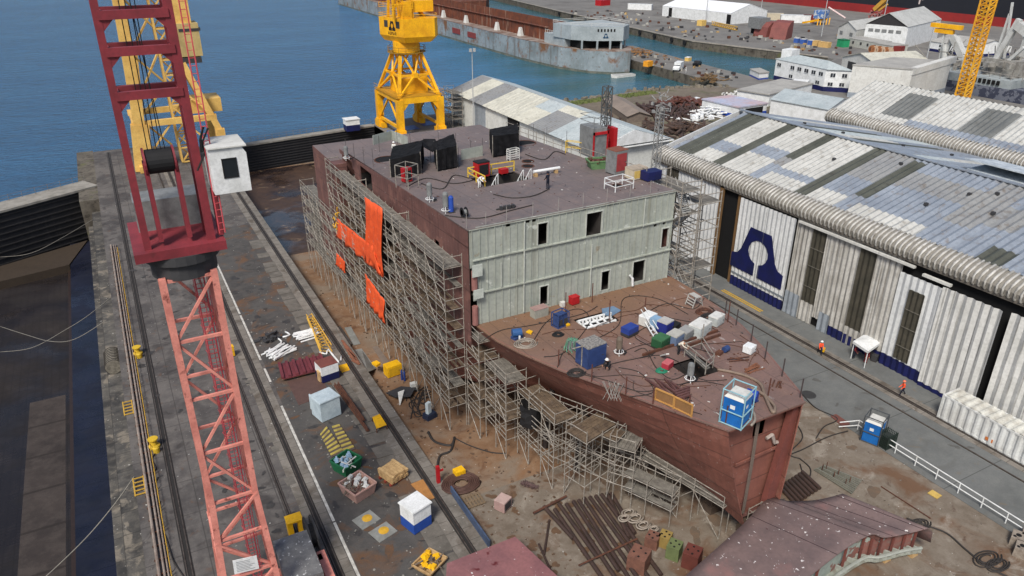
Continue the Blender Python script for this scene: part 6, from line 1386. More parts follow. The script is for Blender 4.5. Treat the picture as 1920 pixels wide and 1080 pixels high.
def toilet(label, c, rz, cage, n=2, lid=offwhite):
    c = Vector(c); t = thing('portable_toilet', label, 'portable toilet', c); ca, sa = math.cos(rz), math.sin(rz); L_ = lambda x, y, z: Vector((c.x + x * ca - y * sa, c.y + x * sa + y * ca, c.z + z))
    tb = P('toilet_blue', (28, 104, 178), c2=srgb((24, 90, 160)), scale=1, rough=.45)
    b = M(); b.cbox(L_(0, 0, .08), (1.5, 1.4, 2.05), rz); b.build('cabin', tb, t)
    b = M(); b.cbox(L_(0, 0, 2.131), (1.52, 1.42, .28), rz, .75); b.build('roof', lid, t)
    for (x0, x1, y, f) in ((-.5, .5, -.71, 0), ):
        b = M(); b.prism([L_(x0, y, .2), L_(x1, y, .2), L_(x1, y, 2.0), L_(x0, y, 2.0)], L_(0, .008, 0) - L_(0, 0, 0)); d = b.build('door', P('toilet_door_blue', (34, 120, 196)), t)
        b = M(); b.prism([L_(-.2, y - .01, 1.4), L_(.1, y - .01, 1.4), L_(.1, y - .01, 1.62), L_(-.2, y - .01, 1.62)], L_(0, .008, 0) - L_(0, 0, 0)); b.build('door_sign', white, d)
    b = M(); b.prism([L_(-.76, -.15, 1.35), L_(-.76, .2, 1.35), L_(-.76, .2, 1.65), L_(-.76, -.15, 1.65)], L_(.008, 0, 0) - L_(0, 0, 0)); b.build('side_sign', white, t)
    b = M(); q = [(-.82, -.8), (.82, -.8), (.82, .8), (-.82, .8)]
    for p in q: b.tube(L_(*p, 0), L_(*p, 2.75), .05, 6)
    for z in (.06, 1.1, 2.7):
        for i in range(4): b.tube(L_(*q[i], z), L_(*q[(i + 1) % 4], z), .05, 6)
    b.build('lifting_cage', cage, t); return t
toilet('blue portable toilet in a pale lifting cage on the fore deck at the bow', F_(1378, 789), .38, P('pale_cyan_frame', (140, 180, 190)))
toilet('blue portable toilet in a dark cage beside the quay road railing', G(1634, 824), .35, P('dark_cage', (70, 74, 78)))
t = thing('waste_cage', 'dark green mesh waste cage beside the portable toilet on the quay road', 'cage', G(1660, 838)); c = G(1660, 836); b = M(); q = [(-.6, -.5), (.6, -.5), (.6, .5), (-.6, .5)]
for i in range(4):
    p, e = Vector((c.x + q[i][0], c.y + q[i][1], 0)), Vector((c.x + q[(i + 1) % 4][0], c.y + q[(i + 1) % 4][1], 0)); b.beam(p, p + Vector((0, 0, 1.6)), .07)
    for k in range(8): z = .1 + k * .2; b.beam(p + Vector((0, 0, z)), e + Vector((0, 0, z)), .04)
    for k in range(6): f = k / 6; b.beam(p.lerp(e, f), p.lerp(e, f) + Vector((0, 0, 1.6)), .035)
b.build('mesh_panel', P('dark_green_cage', (36, 50, 44)), t); b = M(); b.cbox((c.x, c.y, .05), (1.0, .8, 1.1)); b.build('cage_contents', P('dark_content', (46, 52, 50)), t)
t = thing('blue_motor', 'round blue motor pump right behind the caged toilet on the bow', 'pump', F_(1410, 752)); c = F_(1408, 752); b = M(); b.path([c + Vector((-.2, .35, .5)), c + Vector((.2, -.35, .5))], .42, 14); b.build('motor', P('motor_blue', (30, 66, 160)), t); b = M(); b.cbox(c, (.8, .7, .15)); b.build('pump_base', mblue, t)
cable('thick grey brown hose looping from the hatch guard round to the bow deck edge', [F_(x, y, .12) for x, y in ((1345, 695), (1372, 700), (1400, 708), (1425, 722), (1434, 745), (1448, 775), (1452, 765), (1438, 748), (1420, 735), (1408, 730))], .13, P('fat_hose', (132, 114, 100)))
cable('two dark hoses bending over the bow edge beside the caged toilet', [F_(x, y, .1) for x, y in ((1400, 770), (1412, 775), (1415, 790), (1408, 800))], .1, P('grey_hose', (150, 140, 128)))
motor_small = thing('compressor', 'small blue and brown compressor on the starboard side of the fore deck', 'compressor', F_(1357, 662)); c = F_(1357, 662); b = M(); b.path([c + Vector((0, 0, .3)), c + Vector((.5, .1, .3))], .25, 12); b.build('motor', mblue, motor_small); b = M(); b.cbox(c + Vector((-.5, 0, 0)), (.6, .4, .3), .3); b.build('compressor_base', rust, motor_small)
for k, (x, y, n, l, a, lab, m_) in enumerate(((1385, 680 - 4, 3, 1.9, -.55, 'rusty bar lying beyond the hatch guard', rust), (1412, 693, 7, 1.9, .05, 'small pile of rusty rods near the starboard edge', P('orange_rust', (128, 84, 62))), (1456, 722, 6, 1.0, .6, 'little heap of scrap rods near the starboard bow corner', rust), (1275, 742 - 6, 4, 1.2, .3, 'few short steel bars beside the angle pile', rust))):
    b = M(); rods(b, F_(x, y), n, l, a, .3, .05, .3, .05, .1); b.build('rod_pile', m_, label=lab, cat='rods')
t = thing('step_stand', 'pale aluminium step stand at the starboard edge of the fore deck', 'step stand', F_(1301, 570)); c = F_(1301, 572); b = M()
for y in (-.5, .5):
    b.beam(c + Vector((-.6, y, 0)), c + Vector((-.3, y, 1.0)), .07); b.beam(c + Vector((.6, y, 0)), c + Vector((.3, y, 1.0)), .07); b.beam(c + Vector((-.3, y, 1)), c + Vector((.3, y, 1)), .07)
for z in (.25, .5, .75): b.beam(c + Vector((-.6 + .3 * z, -.5, z)), c + Vector((-.6 + .3 * z, .5, z)), .12, .04); b.beam(c + Vector((.6 - .3 * z, -.5, z)), c + Vector((.6 - .3 * z, .5, z)), .06)
b.prism([c + Vector((-.3, -.5, 1)), c + Vector((.3, -.5, 1)), c + Vector((.3, .5, 1)), c + Vector((-.3, .5, 1))], (0, 0, .05)); b.build('step_frame', P('pale_aluminium', (176, 174, 168)), t)
cabs = [[(1000, 640), (1030, 600), (1085, 560 + 20), (1105, 605), (1060, 660), (1020, 670)], [(905, 640), (940, 620), (1000, 610), (1090, 590), (1120, 575)], [(1045, 690), (1060, 660), (1100, 690), (1160, 680), (1230, 660), (1190, 630), (1240, 600)], [(1160, 690), (1200, 700), (1225, 735), (1180, 745)], [(1110, 640), (1160, 610), (1170, 560), (1230, 560), (1290, 590)], [(1207, 590), (1250, 570), (1300, 580), (1320, 560)], [(1080, 700), (1140, 715), (1200, 735), (1260, 725), (1300, 715)], [(1190, 660), (1210, 655), (1230, 690), (1260, 712), (1290, 700)]]
for q in cabs: cable('thin dark cable wandering across the fore deck', [F_(x, y, .05) for x, y in q], .035); list(COL.objects)[-1]['group'] = 'thin cables on the fore deck'
b = M(); rods(b, F_(1150, 735), 14, 3.0, .95, .5, .025, .3, .04, .1); b.build('wire_offcuts', steel, label='scattered thin steel wires near the port deck edge', cat='wire')
rl2 = random.Random(31)
for nm, lab, plane, n, area in (('deck_litter', 'small offcuts, rods and chips scattered over the fore deck', 11.0, 260, (27, 46, 31, 53)), ('deck_litter', 'small chips, tags and offcuts scattered over the upper deck', TOP, 240, (25, 46, 54.5, 88))):
    for m_, k in ((offwhite, n // 7), (rust, n // 2), (dgrey, n // 4)):
        b = M()
        for _ in range(k):
            y = rl2.uniform(area[2], area[3]); x = rl2.uniform(max(area[0], xl(y) + .6) if plane == 11.0 else area[0], min(area[1], xr(y) - .6) if plane == 11.0 else area[1]); a = rl2.uniform(.05, .22); b.cbox((x, y, zs(plane, y) + .001), (a, a * rl2.uniform(.15, .7), .04), rl2.uniform(0, 3))
        b.build(nm, m_, kind='stuff', label=lab)
for _ in range(16):
    y = rl2.uniform(33, 51); x = rl2.uniform(xl(y) + 1.5, xr(y) - 1.5); a = rl2.uniform(0, 6.3); q = []
    for s_ in range(6):
        yy = min(52.5, max(31.5, y)); q.append((min(xr(yy) - .7, max(xl(yy) + .7, x)), yy)); a += rl2.uniform(-1.1, 1.1); x += 1.7 * math.cos(a); y += 1.7 * math.sin(a)
    cable('thin dark cable wandering across the fore deck', [(x, y, zs(11.04, y)) for x, y in q], .025, rl2.choice([hose, black, rust])); list(COL.objects)[-1]['group'] = 'thin cables on the fore deck'
# ---------------------------------------------------------------- upper deck
clothm = mat('black_shade_cloth', (.008, .008, .009), (.018, .018, .02), 1.2, rough=.9, spec=.1, grime=.1)
def tent(label, px, hts, sag=.15):
    """shade cloth draped over a frame: base corners (pixels on the deck) and height of each corner"""
    c = [T_(x, y) for x, y in px]; t = thing('shade_tent', label, 'tent', (sum(c, Vector()) / 4)); U = lambda h: Vector((0, 0, h)); n = 10
    tp = [p + U(h) for p, h in zip(c, hts)]; mid = sum(tp, Vector()) / 4
    b = M(); rows = []
    for i in range(n + 1):
        a = tp[0].lerp(tp[3], i / n); d = tp[1].lerp(tp[2], i / n); rows.append([tuple(a.lerp(d, k / n) + U(-sag * math.sin(math.pi * k / n) * math.sin(math.pi * i / n) + rnd.uniform(-.04, .04))) for k in range(n + 1)])
    b.grid(rows)
    for k in range(4):
        p0, p1 = c[k], c[(k + 1) % 4]; q0, q1 = tp[k], tp[(k + 1) % 4]; nn = Vector((p1.y - p0.y, p0.x - p1.x, 0)).normalized(); rows = []
        for i in range(7):
            f = i / 6; rows.append([tuple(q0.lerp(q1, j / 12).lerp(p0.lerp(p1, j / 12), f * .94) + nn * (.07 * math.sin(j * 1.7 + k) * f + rnd.uniform(-.02, .02))) for j in range(13)])
        b.grid(rows)
    b.build('shade_cloth', clothm, t, solid=.02)
    b = M()
    for p, q in zip(c, tp): b.tube(p, q + U(.1), .04, 5)
    b.build('tent_pole', steel, t); return t
tent('low black shade tent nearest the port edge of the upper deck', ((733, 333), (790, 326), (795, 300), (738, 302)), (1.9, 2.3, 2.3, 1.7))
tent('middle black shade tent with a slanting roof beside the low one', ((820, 322), (858, 315), (852, 298), (815, 302)), (2.3, 2.5, 2.9, 2.2))
b = M(); q = [T_(795, 312, 2.2), T_(812, 312, 1.6), T_(824, 318, 2.3), T_(818, 300, 2.4), T_(806, 296, 2.0), T_(795, 298, 2.3)]; b.prism(q, (0, 0, .05)); b.build('shade_cloth', clothm, label='black cloth strip bridging the two nearer black tents', cat='cloth')
tent('black shade tent standing alone by the round dark hatch', ((924, 296), (973, 288), (970, 272), (918, 276)), (2.5, 2.4, 2.6, 2.2))
crate('air_dryer', 'red compressor unit before the low black tent near the port edge', 'compressor', T_(763, 341), (.9, .7, 1.5), .2, red, red, .08, .02, door=black)
crate('diesel_generator', 'dark red generator in a black frame left of the yellow stair railing', 'generator', T_(903, 331), (1.4, 1.0, 1.7), .1, red, black, .12, .06, door=black)
crate('small_generator', 'small red machine behind the yellow stair railing', 'machine', T_(944, 326), (.9, .6, .6), .1, red, red, .05, .02)
t = thing('stair_railing', 'yellow and white railing round the stair opening in the upper deck', 'railing', T_(945, 340)); z0_ = zs(TOP, sy0); z1_ = zs(TOP, sy1)
q = [Vector((sx0 - .1, sy0, z0_)), Vector((sx0 - .1, sy1 + .1, z1_)), Vector((sx1 + .1, sy1 + .1, z1_)), Vector((sx1 + .1, sy0, z0_))]; b = M()
for p in (q[0], q[1], q[2], q[0].lerp(q[1], .5), q[1].lerp(q[2], .5)): b.beam(p, p + Vector((0, 0, 1.1)), .1)
for z in (.55, 1.08): b.beam(q[0] + Vector((0, 0, z)), q[1] + Vector((0, 0, z)), .09); b.beam(q[1] + Vector((0, 0, z)), q[2] + Vector((0, 0, z)), .09)
b.build('yellow_rail', P('rail_yellow', (226, 190, 70)), t); b = M()
for x in (sx0 + 1.4, sx1 - .9, sx1):
    p = Vector((x, sy0 + .05, z0_)); b.beam(p, p + Vector((0, 0, 1.1)), .055); b.beam(p + Vector((-1, .1, -.6)), p + Vector((0, .1, 1.05)), .055)
    for k in range(3): b.beam(p + Vector((-.8 + k * .3, .1, -.3 + k * .45)), p + Vector((-.8 + k * .3, .1, -.9 + k * .4)), .05)
b.build('white_stair_rail', white, t)
b = M(); b.path([T_(1000, 331, .5), T_(1049, 323, .5)], .16, 10); b.build('white_pipe', white, label='long white pipe resting right of the stair opening', cat='pipe')
b = M(); b.cbox(T_(1004, 331), (.3, .5, .33)); b.cbox(T_(1042, 324), (.3, .5, .33)); b.build('timber_chock', timber, label='timber chocks under the long white pipe', cat='chock')
def frame_stand(label, c, d, m, rz=0, bars=3):
    c = Vector(c); t = thing('tube_stand', label, 'stand', c); b = M(); ca, sa = math.cos(rz), math.sin(rz); L_ = lambda x, y, z: Vector((c.x + x * ca - y * sa, c.y + x * sa + y * ca, c.z + z)); a, e = d[0] / 2, d[1] / 2; q = [(-a, -e), (a, -e), (a, e), (-a, e)]
    for p in q: b.beam(L_(*p, 0), L_(*p, d[2]), .07)
    for k in range(bars): 
        z = d[2] * (k + 1) / bars
        for i in range(4): b.beam(L_(*q[i], z), L_(*q[(i + 1) % 4], z), .06)
    b.build('frame_bars', m, t); return t
frame_stand('pale slatted frame stand before the black tent by the dark hatch', T_(962, 300), (1.3, .6, 1.3), offwhite, .15, 5)
frame_stand('white square guard frame over a small hole at the starboard side of the upper deck', T_(1160, 354), (2.3, 1.6, 1.1), white, .1, 2)
frame_stand('yellow gate frame on the starboard edge of the upper deck', T_(1080, 288), (2.4, .5, 1.4), P('rail_yellow', (226, 190, 70)), -.9, 2)
frame_stand('galvanised tall frame at the port edge before the red compressor', T_(764, 350), (1.6, 1.6, 2.3), steel, .5, 2)
for (x, y, lab, h) in ((806, 378, 'grey pot on a white tripod near the port edge of the upper deck', 1.5), (836, 399, 'grey pot on a white tripod close to the blue cylinder', 1.6), (650, 300, 'small grey pot on a stand at the far port corner of the upper deck', 1.3)): motor_stand(lab, T_(x, y), greyp, h)
c = T_(846, 398); t = thing('blue_cylinder', 'tall blue cylinder in a stand beside the grey pots', 'cylinder', c); b = M(); b.lathe(c + Vector((0, 0, .1)), [(.24, 0), (.24, 1.3), (.12, 1.45)], 12); b.build('cylinder', P('cyl_blue', (40, 78, 170)), t); b = M(); b.cbox(c, (.6, .6, .1)); b.build('stand', dgrey, t)
c = T_(870, 407); t = thing('cable_drum', 'small black cable drum standing near the front corner of the upper deck', 'cable drum', c); b = M()
for o_ in (-.2, .2): b.path([c + Vector((o_, 0, .45)), c + Vector((o_ + .05, 0, .45))], .45, 16)
b.build('flange', black, t); b = M(); b.path([c + Vector((-.2, 0, .45)), c + Vector((.2, 0, .45))], .25, 12); b.build('wound_cable', greyp, t)
b = M(); c = T_(951, 392)
for k in range(4): b.cbox(c + Vector((-.6 + k * .4, 0, 0)), (.25, .3, .35))
b.cbox(c + Vector((0, .2, 0)), (2, .12, .12)); b.build('clamp_row', dgrey, label='row of dark grey clamps near the front edge of the upper deck', cat='clamps')
crate('cream_chest', 'cream chest with a yellow front near the starboard rail of the upper deck', 'chest', T_(1192, 334), (1.9, 1.3, 1.2), .05, P('cream_box', (200, 188, 164)), P('cream_lid', (172, 158, 140)), .1, .04, door=P('cream_front', (206, 176, 96)))
crate('navy_chest', 'navy chest at the starboard front corner of the upper deck', 'chest', T_(1220, 337), (1.8, 1.2, 1.0), .05, navy, navy, .08, .03)
crate('hoist_cabinet', 'tall cabinet, red on one side and grey on the other, at the hoist landing', 'cabinet', T_(1155, 324), (1.7, 1.5, 2.6), .12, greyp, P('rusty_lid', (128, 78, 60)), .08, .03, door=P('worn_red', (160, 60, 62)))
skip_bin('long green and red skip of brown waste beside the hoist landing', T_(1128, 314), (3.2, 1.6, .9), -.25, P('pale_green_skip', (104, 140, 96)), 9, [P('brown_waste', (92, 58, 48)), P('brown_waste', (92, 58, 48))])
for q in ([(790, 345), (830, 355), (850, 330), (880, 335)], [(765, 350), (800, 335), (850, 345), (890, 338)], [(835, 405), (900, 410), (960, 395), (1000, 385)], [(925, 365), (960, 372), (1000, 368), (1030, 355)], [(985, 290), (1020, 300), (1040, 285), (1060, 290)]):
    cable('thin dark hose trailing across the upper deck', [T_(x, y, .06) for x, y in q], .05); list(COL.objects)[-1]['group'] = 'thin hoses on the upper deck'
t = thing('deck_railing', 'thin steel tube railing along the starboard edge of the upper deck', 'railing', T_(1060, 290)); b = M(); p0, p1 = Vector((46.3, 88, zs(TOP, 88))), Vector((46.4, 58, zs(TOP, 58)))
for z in (.6, 1.2): b.tube(p0 + Vector((0, 0, z)), p1 + Vector((0, 0, z)), .04, 5)
for k in range(16): p = p0.lerp(p1, k / 15); b.tube(p, p + Vector((0, 0, 1.25)), .04, 5)
b.build('railing_tube', steel, t)
for k, q in enumerate([((30, 97, 8.5), (42, 99, 8.4)), ]):
    b = M(); rr = random.Random(4)
    for _ in range(160): x, y = rr.uniform(26, 46), rr.uniform(98, 107); b.cbox((x, y, zs(11.1, y) - .15), (rr.uniform(.2, 1.2), rr.uniform(.2, .9), rr.uniform(.2, 1.1)), rr.uniform(0, 3))
    b.build('stern_clutter', P('stern_clutter', (128, 122, 116), scale=3, c2=srgb((92, 74, 66))), kind='stuff', label='heap of grey and rusty gear covering the low stern deck')
t = thing('site_box', 'pale green box standing on the low stern part of the ship', 'box', (27.0, 99.5, 9)); b = M(); b.cbox((26.4, 99.5, 8.9), (1.2, 1.0, 2.2)); b.build('body', P('pale_green_box', (168, 180, 160)), t); b = M(); b.cbox((26.4, 99.5, 11.1), (1.3, 1.1, .1)); b.build('lid', greyp, t)
# ================================================================ RIGHT-HAND YARD AND QUAY ROAD
t = thing('white_railing', 'long white tube railing between the stained apron and the quay road', 'railing', (56.6, 28, 0)); a, c = G(1612, 812), G(1935, 1004); b = M(); a = Vector((56.6, 36.2, 0)); c = Vector((56.6, 12, 0))
for z in (.5, 1.05): b.tube(a + Vector((0, 0, z)), c + Vector((0, 0, z)), .05, 6)
b.tube(a + Vector((0, 0, 1.05)), (54.9, 37.0, .9), .05, 6); b.tube(a + Vector((0, 0, .5)), (54.9, 37.0, .4), .05, 6)
b.build('rail', white, t)
for k in range(13):
    b = M(); p = a.lerp(c, k / 12); b.tube(p, p + Vector((0, 0, 1.08)), .05, 6); b.build('post', white, t)
t = thing('shipping_container', 'white ribbed shipping container standing along the hangar wall', 'container', (67, 27, 0)); cw = P('container_white', (212, 214, 212), c2=srgb((190, 190, 186)), scale=.5, rough=.55, streak=(2, srgb((150, 140, 128)), .66, .8)); p = G(1785, 778); x0, x1, y1, y0 = 65.2, 67.4, 33.9, 21.7
def zig(b, p, q, z0, z1, n, amp):
    p, q = Vector(p), Vector(q); d = (q - p); nn = Vector((d.y, -d.x, 0)).normalized(); rows = []
    for z in (z0, z1): rows.append([tuple(p + d * (i / n) + nn * (amp * (1 if (i // 2) % 2 else 0)) + Vector((0, 0, z))) for i in range(n + 1)])
    b.grid(rows)
b = M(); zig(b, (x0, y1, 0), (x0, y0, 0), .15, 2.5, 64, .13); zig(b, (x1, y1, 0), (x0, y1, 0), .15, 2.5, 16, .05); zig(b, (x1, y0, 0), (x1, y1, 0), .15, 2.5, 92, .07); zig(b, (x0, y0, 0), (x1, y0, 0), .15, 2.5, 16, .05); b.build('side_panel', cw, t, normals=False)
b = M(); rows = []
for x in (x0, x1): rows.append([(x, y1 + (y0 - y1) * i / 64, 2.58 + (.1 if (i // 2) % 2 else 0)) for i in range(65)])
b.grid(rows); b.build('roof_panel', mat('container_roof', srgb((206, 206, 198)), srgb((168, 164, 154)), 1, rough=.7), t, normals=False)
b = M()
for x in (x0, x1):
    for z in (.12, 2.52): b.beam((x, y0, z), (x, y1, z), .14, .16)
    for y in (y0, y1): b.beam((x, y, 0), (x, y, 2.65), .16)
for y in (y0, y1):
    for z in (.12, 2.52): b.beam((x0, y, z), (x1, y, z), .14, .16)
b.build('container_frame', cw, t)
b = M(); p = AX(1845, 852, x0 - .09); b.box(x0 - .1, x0 - .085, p.y - .35, p.y + .35, .45, .8); b.build('placard', P('placard_orange', (206, 120, 60)), t)
t = thing('canopy_tent', 'white flat canopy on four legs against the hangar wall', 'canopy', (66.8, 43.8, 0)); q = [(64.9, 43.6), (66.9, 41.2), (68.5, 43.6), (66.6, 46.2)]; q = [G(1595, 672), G(1620, 690), G(1645, 672), G(1622, 655)]
ct = [p + Vector((0, 0, 2.2)) for p in q]; b = M()
for p in q: b.tube(p, p + Vector((0, 0, 2.25)), .05, 6)
b.build('leg', white, t); b = M(); mid_ = sum(ct, Vector()) / 4 + Vector((0, 0, .22)); e_ = [p + (p - sum(ct, Vector()) / 4).normalized() * .15 for p in ct]
b.add(e_ + [mid_] + [p - Vector((0, 0, .3)) for p in e_], [(0, 1, 4), (1, 2, 4), (2, 3, 4), (3, 0, 4)] + [(i, (i + 1) % 4, 5 + (i + 1) % 4, 5 + i) for i in range(4)]); b.build('canopy_roof', white, t, normals=False, solid=.02)
for k, (x, y) in enumerate(((1632, 668), (1640, 676))): crate('workshop_box', ('dark tool box under the white canopy beside the standing worker', 'dark tool box under the right edge of the white canopy')[k], 'tool box', G(x, y), (.9, .6, .8), .3, dgrey, dgrey, .06, .02)
c = G(1516, 740); b = M(); b.lathe((c.x, c.y, .004), [(.75, 0), (.75, .012), (.6, .014)], 20); b.build('manhole_cover', P('iron_cover', (58, 58, 58), rough=.6), label='dark round manhole cover in the quay road', cat='manhole')
plate('rust_plate', 'rusty red steel plate lying at the road edge behind the railing end', ((1557, 780), (1568, 777), (1594, 795), (1582, 803)), P('red_rust_plate', (112, 70, 62)), .02, .05, plane=lambda x, y: G(x, y, .02))
t = thing('steel_bundle', 'bundle of thin grey steel sections on the ground behind the curved hull block', 'steel bundle', G(1555, 895)); b = M()
for k in range(9): b.beam(G(1527 + k * 2.2, 880 - k * .9, .15 + .12 * (k % 3)), G(1598 + k * 2.2, 925 - k * 3, .15 + .12 * (k % 3)), .1)
b.build('sections', P('grey_sections', (122, 122, 112)), t); b = M()
for f in (.15, .5, .85):
    for k in (-1, 1): p = G(1535 + 62 * f + k * 4, 878 + 40 * f - k * 2); b.tube(p, p + Vector((0, 0, .9)), .04, 5)
b.build('stake', rust, t)
for k in range(8):
    b = M(); b.tube(G(1462 + k * 6, 912 - k * 4, .2), G(1492 + k * 6.5, 945 - k * 4.2, .2), .16, 8); b.build('steel_pipe', dpipe, label='dark steel pipe in the stack right behind the bow', cat='pipe', group='dark pipes stacked behind the bow')
plate('yellow_plate', 'dirty yellow plate lying flat on the stained apron', ((1739, 925), (1748, 919), (1766, 930), (1757, 936)), P('dirty_yellow', (204, 172, 92)), .01, .06, plane=lambda x, y: G(x, y, .02))
b = M(); b.tube(G(1652, 912, .08), G(1745, 972, .08), .05, 6); b.build('long_bar', rust, label='long thin rusty bar lying on the stained apron', cat='bar')
for k, (x, y, r_) in enumerate(((1722, 985, 1.3), (1850, 1048, 1.5), (1870, 1060, 1.2))): coil(('loop of black cable behind the curved hull block', 'wide loop of black cable lying on the apron before the concrete weights', 'smaller loop of black cable inside the wide loop by the concrete weights')[k], G(x, y, .02), r_, hose, 3, .06, None, .5)
cable('black cable running across the apron between its loops', gp((1700, 972), (1735, 985), (1775, 1000), (1810, 1030), (1850, 1062), (1890, 1082)), .08)
for q in ([(1505, 740), (1530, 765), (1570, 785), (1545, 800), (1530, 822)], [(1490, 790), (1505, 820), (1480, 850), (1500, 860)], [(1500, 860), (1520, 880), (1512, 905), (1500, 870)], [(1455, 860), (1500, 845), (1550, 820), (1590, 808)]): cable('dark hose straggling over the apron beside the bow', gp(*q), .06); list(COL.objects)[-1]['group'] = 'dark hoses beside the bow'
for k, (x, y) in enumerate(((1905, 1018), (1912, 1038), (1925, 1012))):
    c = G(x, y); t = thing('concrete_weight', 'round holed grey concrete weight at the right end of the apron', 'concrete weight', c, 'concrete weights'); b = M(); b.cbox(c, (1.2, .9, .8), .4, .96); b.build('block', P('weathered_concrete', (148, 138, 126), c2=srgb((112, 100, 90)), scale=2), t); b = M(); b.lathe((c.x, c.y, .78), [(.2, 0), (.2, .03)], 12); b.lathe((c.x - .35, c.y + .1, .78), [(.12, 0), (.12, .03)], 12); b.build('hole', dark, t)
# curved hull block bottom right
t = thing('hull_block', 'large curved purple hull block with ribbed open end, in front of the bow', 'hull block', (41, 26, 0)); pm = mat('purple_primer_speckled', srgb((116, 98, 95)), srgb((99, 85, 84)), .4, rough=.55, spots=[((.66, .63, .61), 2.8, .655, .68), (srgb((70, 40, 40)), 1.2, .7, .74), (srgb((132, 100, 96)), .25, .56, .7)], streak=(.01, (0, 0, 0), 2, 3))
top_e = [(1290, 1075, 3.2), (1370, 1005, 3.4), (1438, 937, 3.3), (1480, 940, 2.9), (1530, 938, 2.7), (1580, 926, 2.9)]
bot_e = [(1440, 1150, 3.2), (1520, 1080, 3.4), (1625, 1006, 3.3), (1660, 1008, 2.9), (1705, 1000, 2.7), (1741, 991, 2.9)]
A2 = [G(*q) for q in top_e]; B2 = [G(*q) for q in bot_e]
def dense(L):
    out = []
    for i in range(len(L) - 1):
        p0, p1, p2, p3 = L[max(i - 1, 0)], L[i], L[i + 1], L[min(i + 2, len(L) - 1)]
        for k in range(6): t_ = k / 6; out.append(.5 * ((2 * p1) + (p2 - p0) * t_ + (2 * p0 - 5 * p1 + 4 * p2 - p3) * t_ * t_ + (3 * p1 - p0 - 3 * p2 + p3) * t_ ** 3))
    return out + [L[-1]]
A2[0] += (A2[0] - A2[1]) * 2.5; B2[0] += (B2[0] - B2[1]) * 2.5
A3, B3 = dense(A2), dense(B2); lip = [B3[-1] + Vector((.5, -.1, -.5)), B3[-1] + Vector((.6, -.15, -1.5))]; lipa = [A3[-1] + Vector((.5, -.1, -.5)), A3[-1] + Vector((.6, -.15, -1.5))]
b = M(); b.grid([[tuple(a.lerp(c, j / 8)) for j in range(9)] for a, c in zip(A3 + lipa, B3 + lip)]); b.build('shell_plate', pm, t, solid=.06, smooth=True)
b = M()
for i in range(0, len(A3), 4):
    a, c = A3[i], B3[i]; b = M(); b.beam(a + Vector((0, 0, .035)), c + Vector((0, 0, .035)), .05, .02); b.build('weld_seam', P('weld_dark', (60, 44, 48)), t)
b = M()
for i in range(0, len(B3), 2):
    a, c = A3[i], B3[i]; c = c.lerp(a, .05); b.prism([c + Vector((0, 0, -.08)), c.lerp(a, .97) + Vector((0, 0, -.08)), c.lerp(a, .97) + Vector((0, 0, -.45)), c + Vector((0, 0, -.45))], (.05, 0, 0))
b.build('frame_rib', P('dark_rib', (96, 66, 60)), t)
b = M(); rows = []
for f in (.12,): 
    for z in (.1, None): rows.append([tuple(Vector((p.x, p.y, z)) if z else p - Vector((0, 0, .1))) for p in [c.lerp(a, f) for a, c in zip(A3, B3)]])
b.grid(rows); b.build('web_bulkhead', P('pale_green_primer', (150, 160, 152), c2=srgb((128, 84, 76)), scale=.35, lo=.5, hi=.52), t, solid=.05)
b = M(); rows = []
for f in (0, .5, 1): rows.append([tuple(Vector((p.x, p.y, .5))) for p in [c.lerp(a, f) for a, c in zip(A3, B3)]])
b.grid(rows); b.build('bottom_plate', P('pale_green_plate', (146, 152, 142), c2=srgb((120, 116, 106))), t, solid=.05)
b = M()
for i in range(2, len(B3), 2): c, a = B3[i], A3[i]; b.beam(Vector((c.x, c.y, .7)), Vector((c.x, c.y, .7)).lerp(Vector((a.x, a.y, .7)), .9), .12, .35)
p = [Vector((c.x, c.y, .95)) for c in B3]; b.path([v + Vector((0, .05, 0)) for v in p], .12, 6); b.build('floor_rib', P('pale_grey_rib', (158, 162, 154)), t)
b = M()
for i in range(1, len(B3), 3): c = B3[i]; b.beam((c.x - .1, c.y + .4, .6), (c.x - .1, c.y + .4, c.z - .1), .14)
b.build('pillar', brownp, t)
b = M()
for i in (3, 12, 22, 30):
    for f in (.1, .9): c = A3[min(i, len(A3) - 1)].lerp(B3[min(i, len(B3) - 1)], f); b.cbox((c.x, c.y, 0), (.7, .7, .5))
b.build('support_block', timber, t)
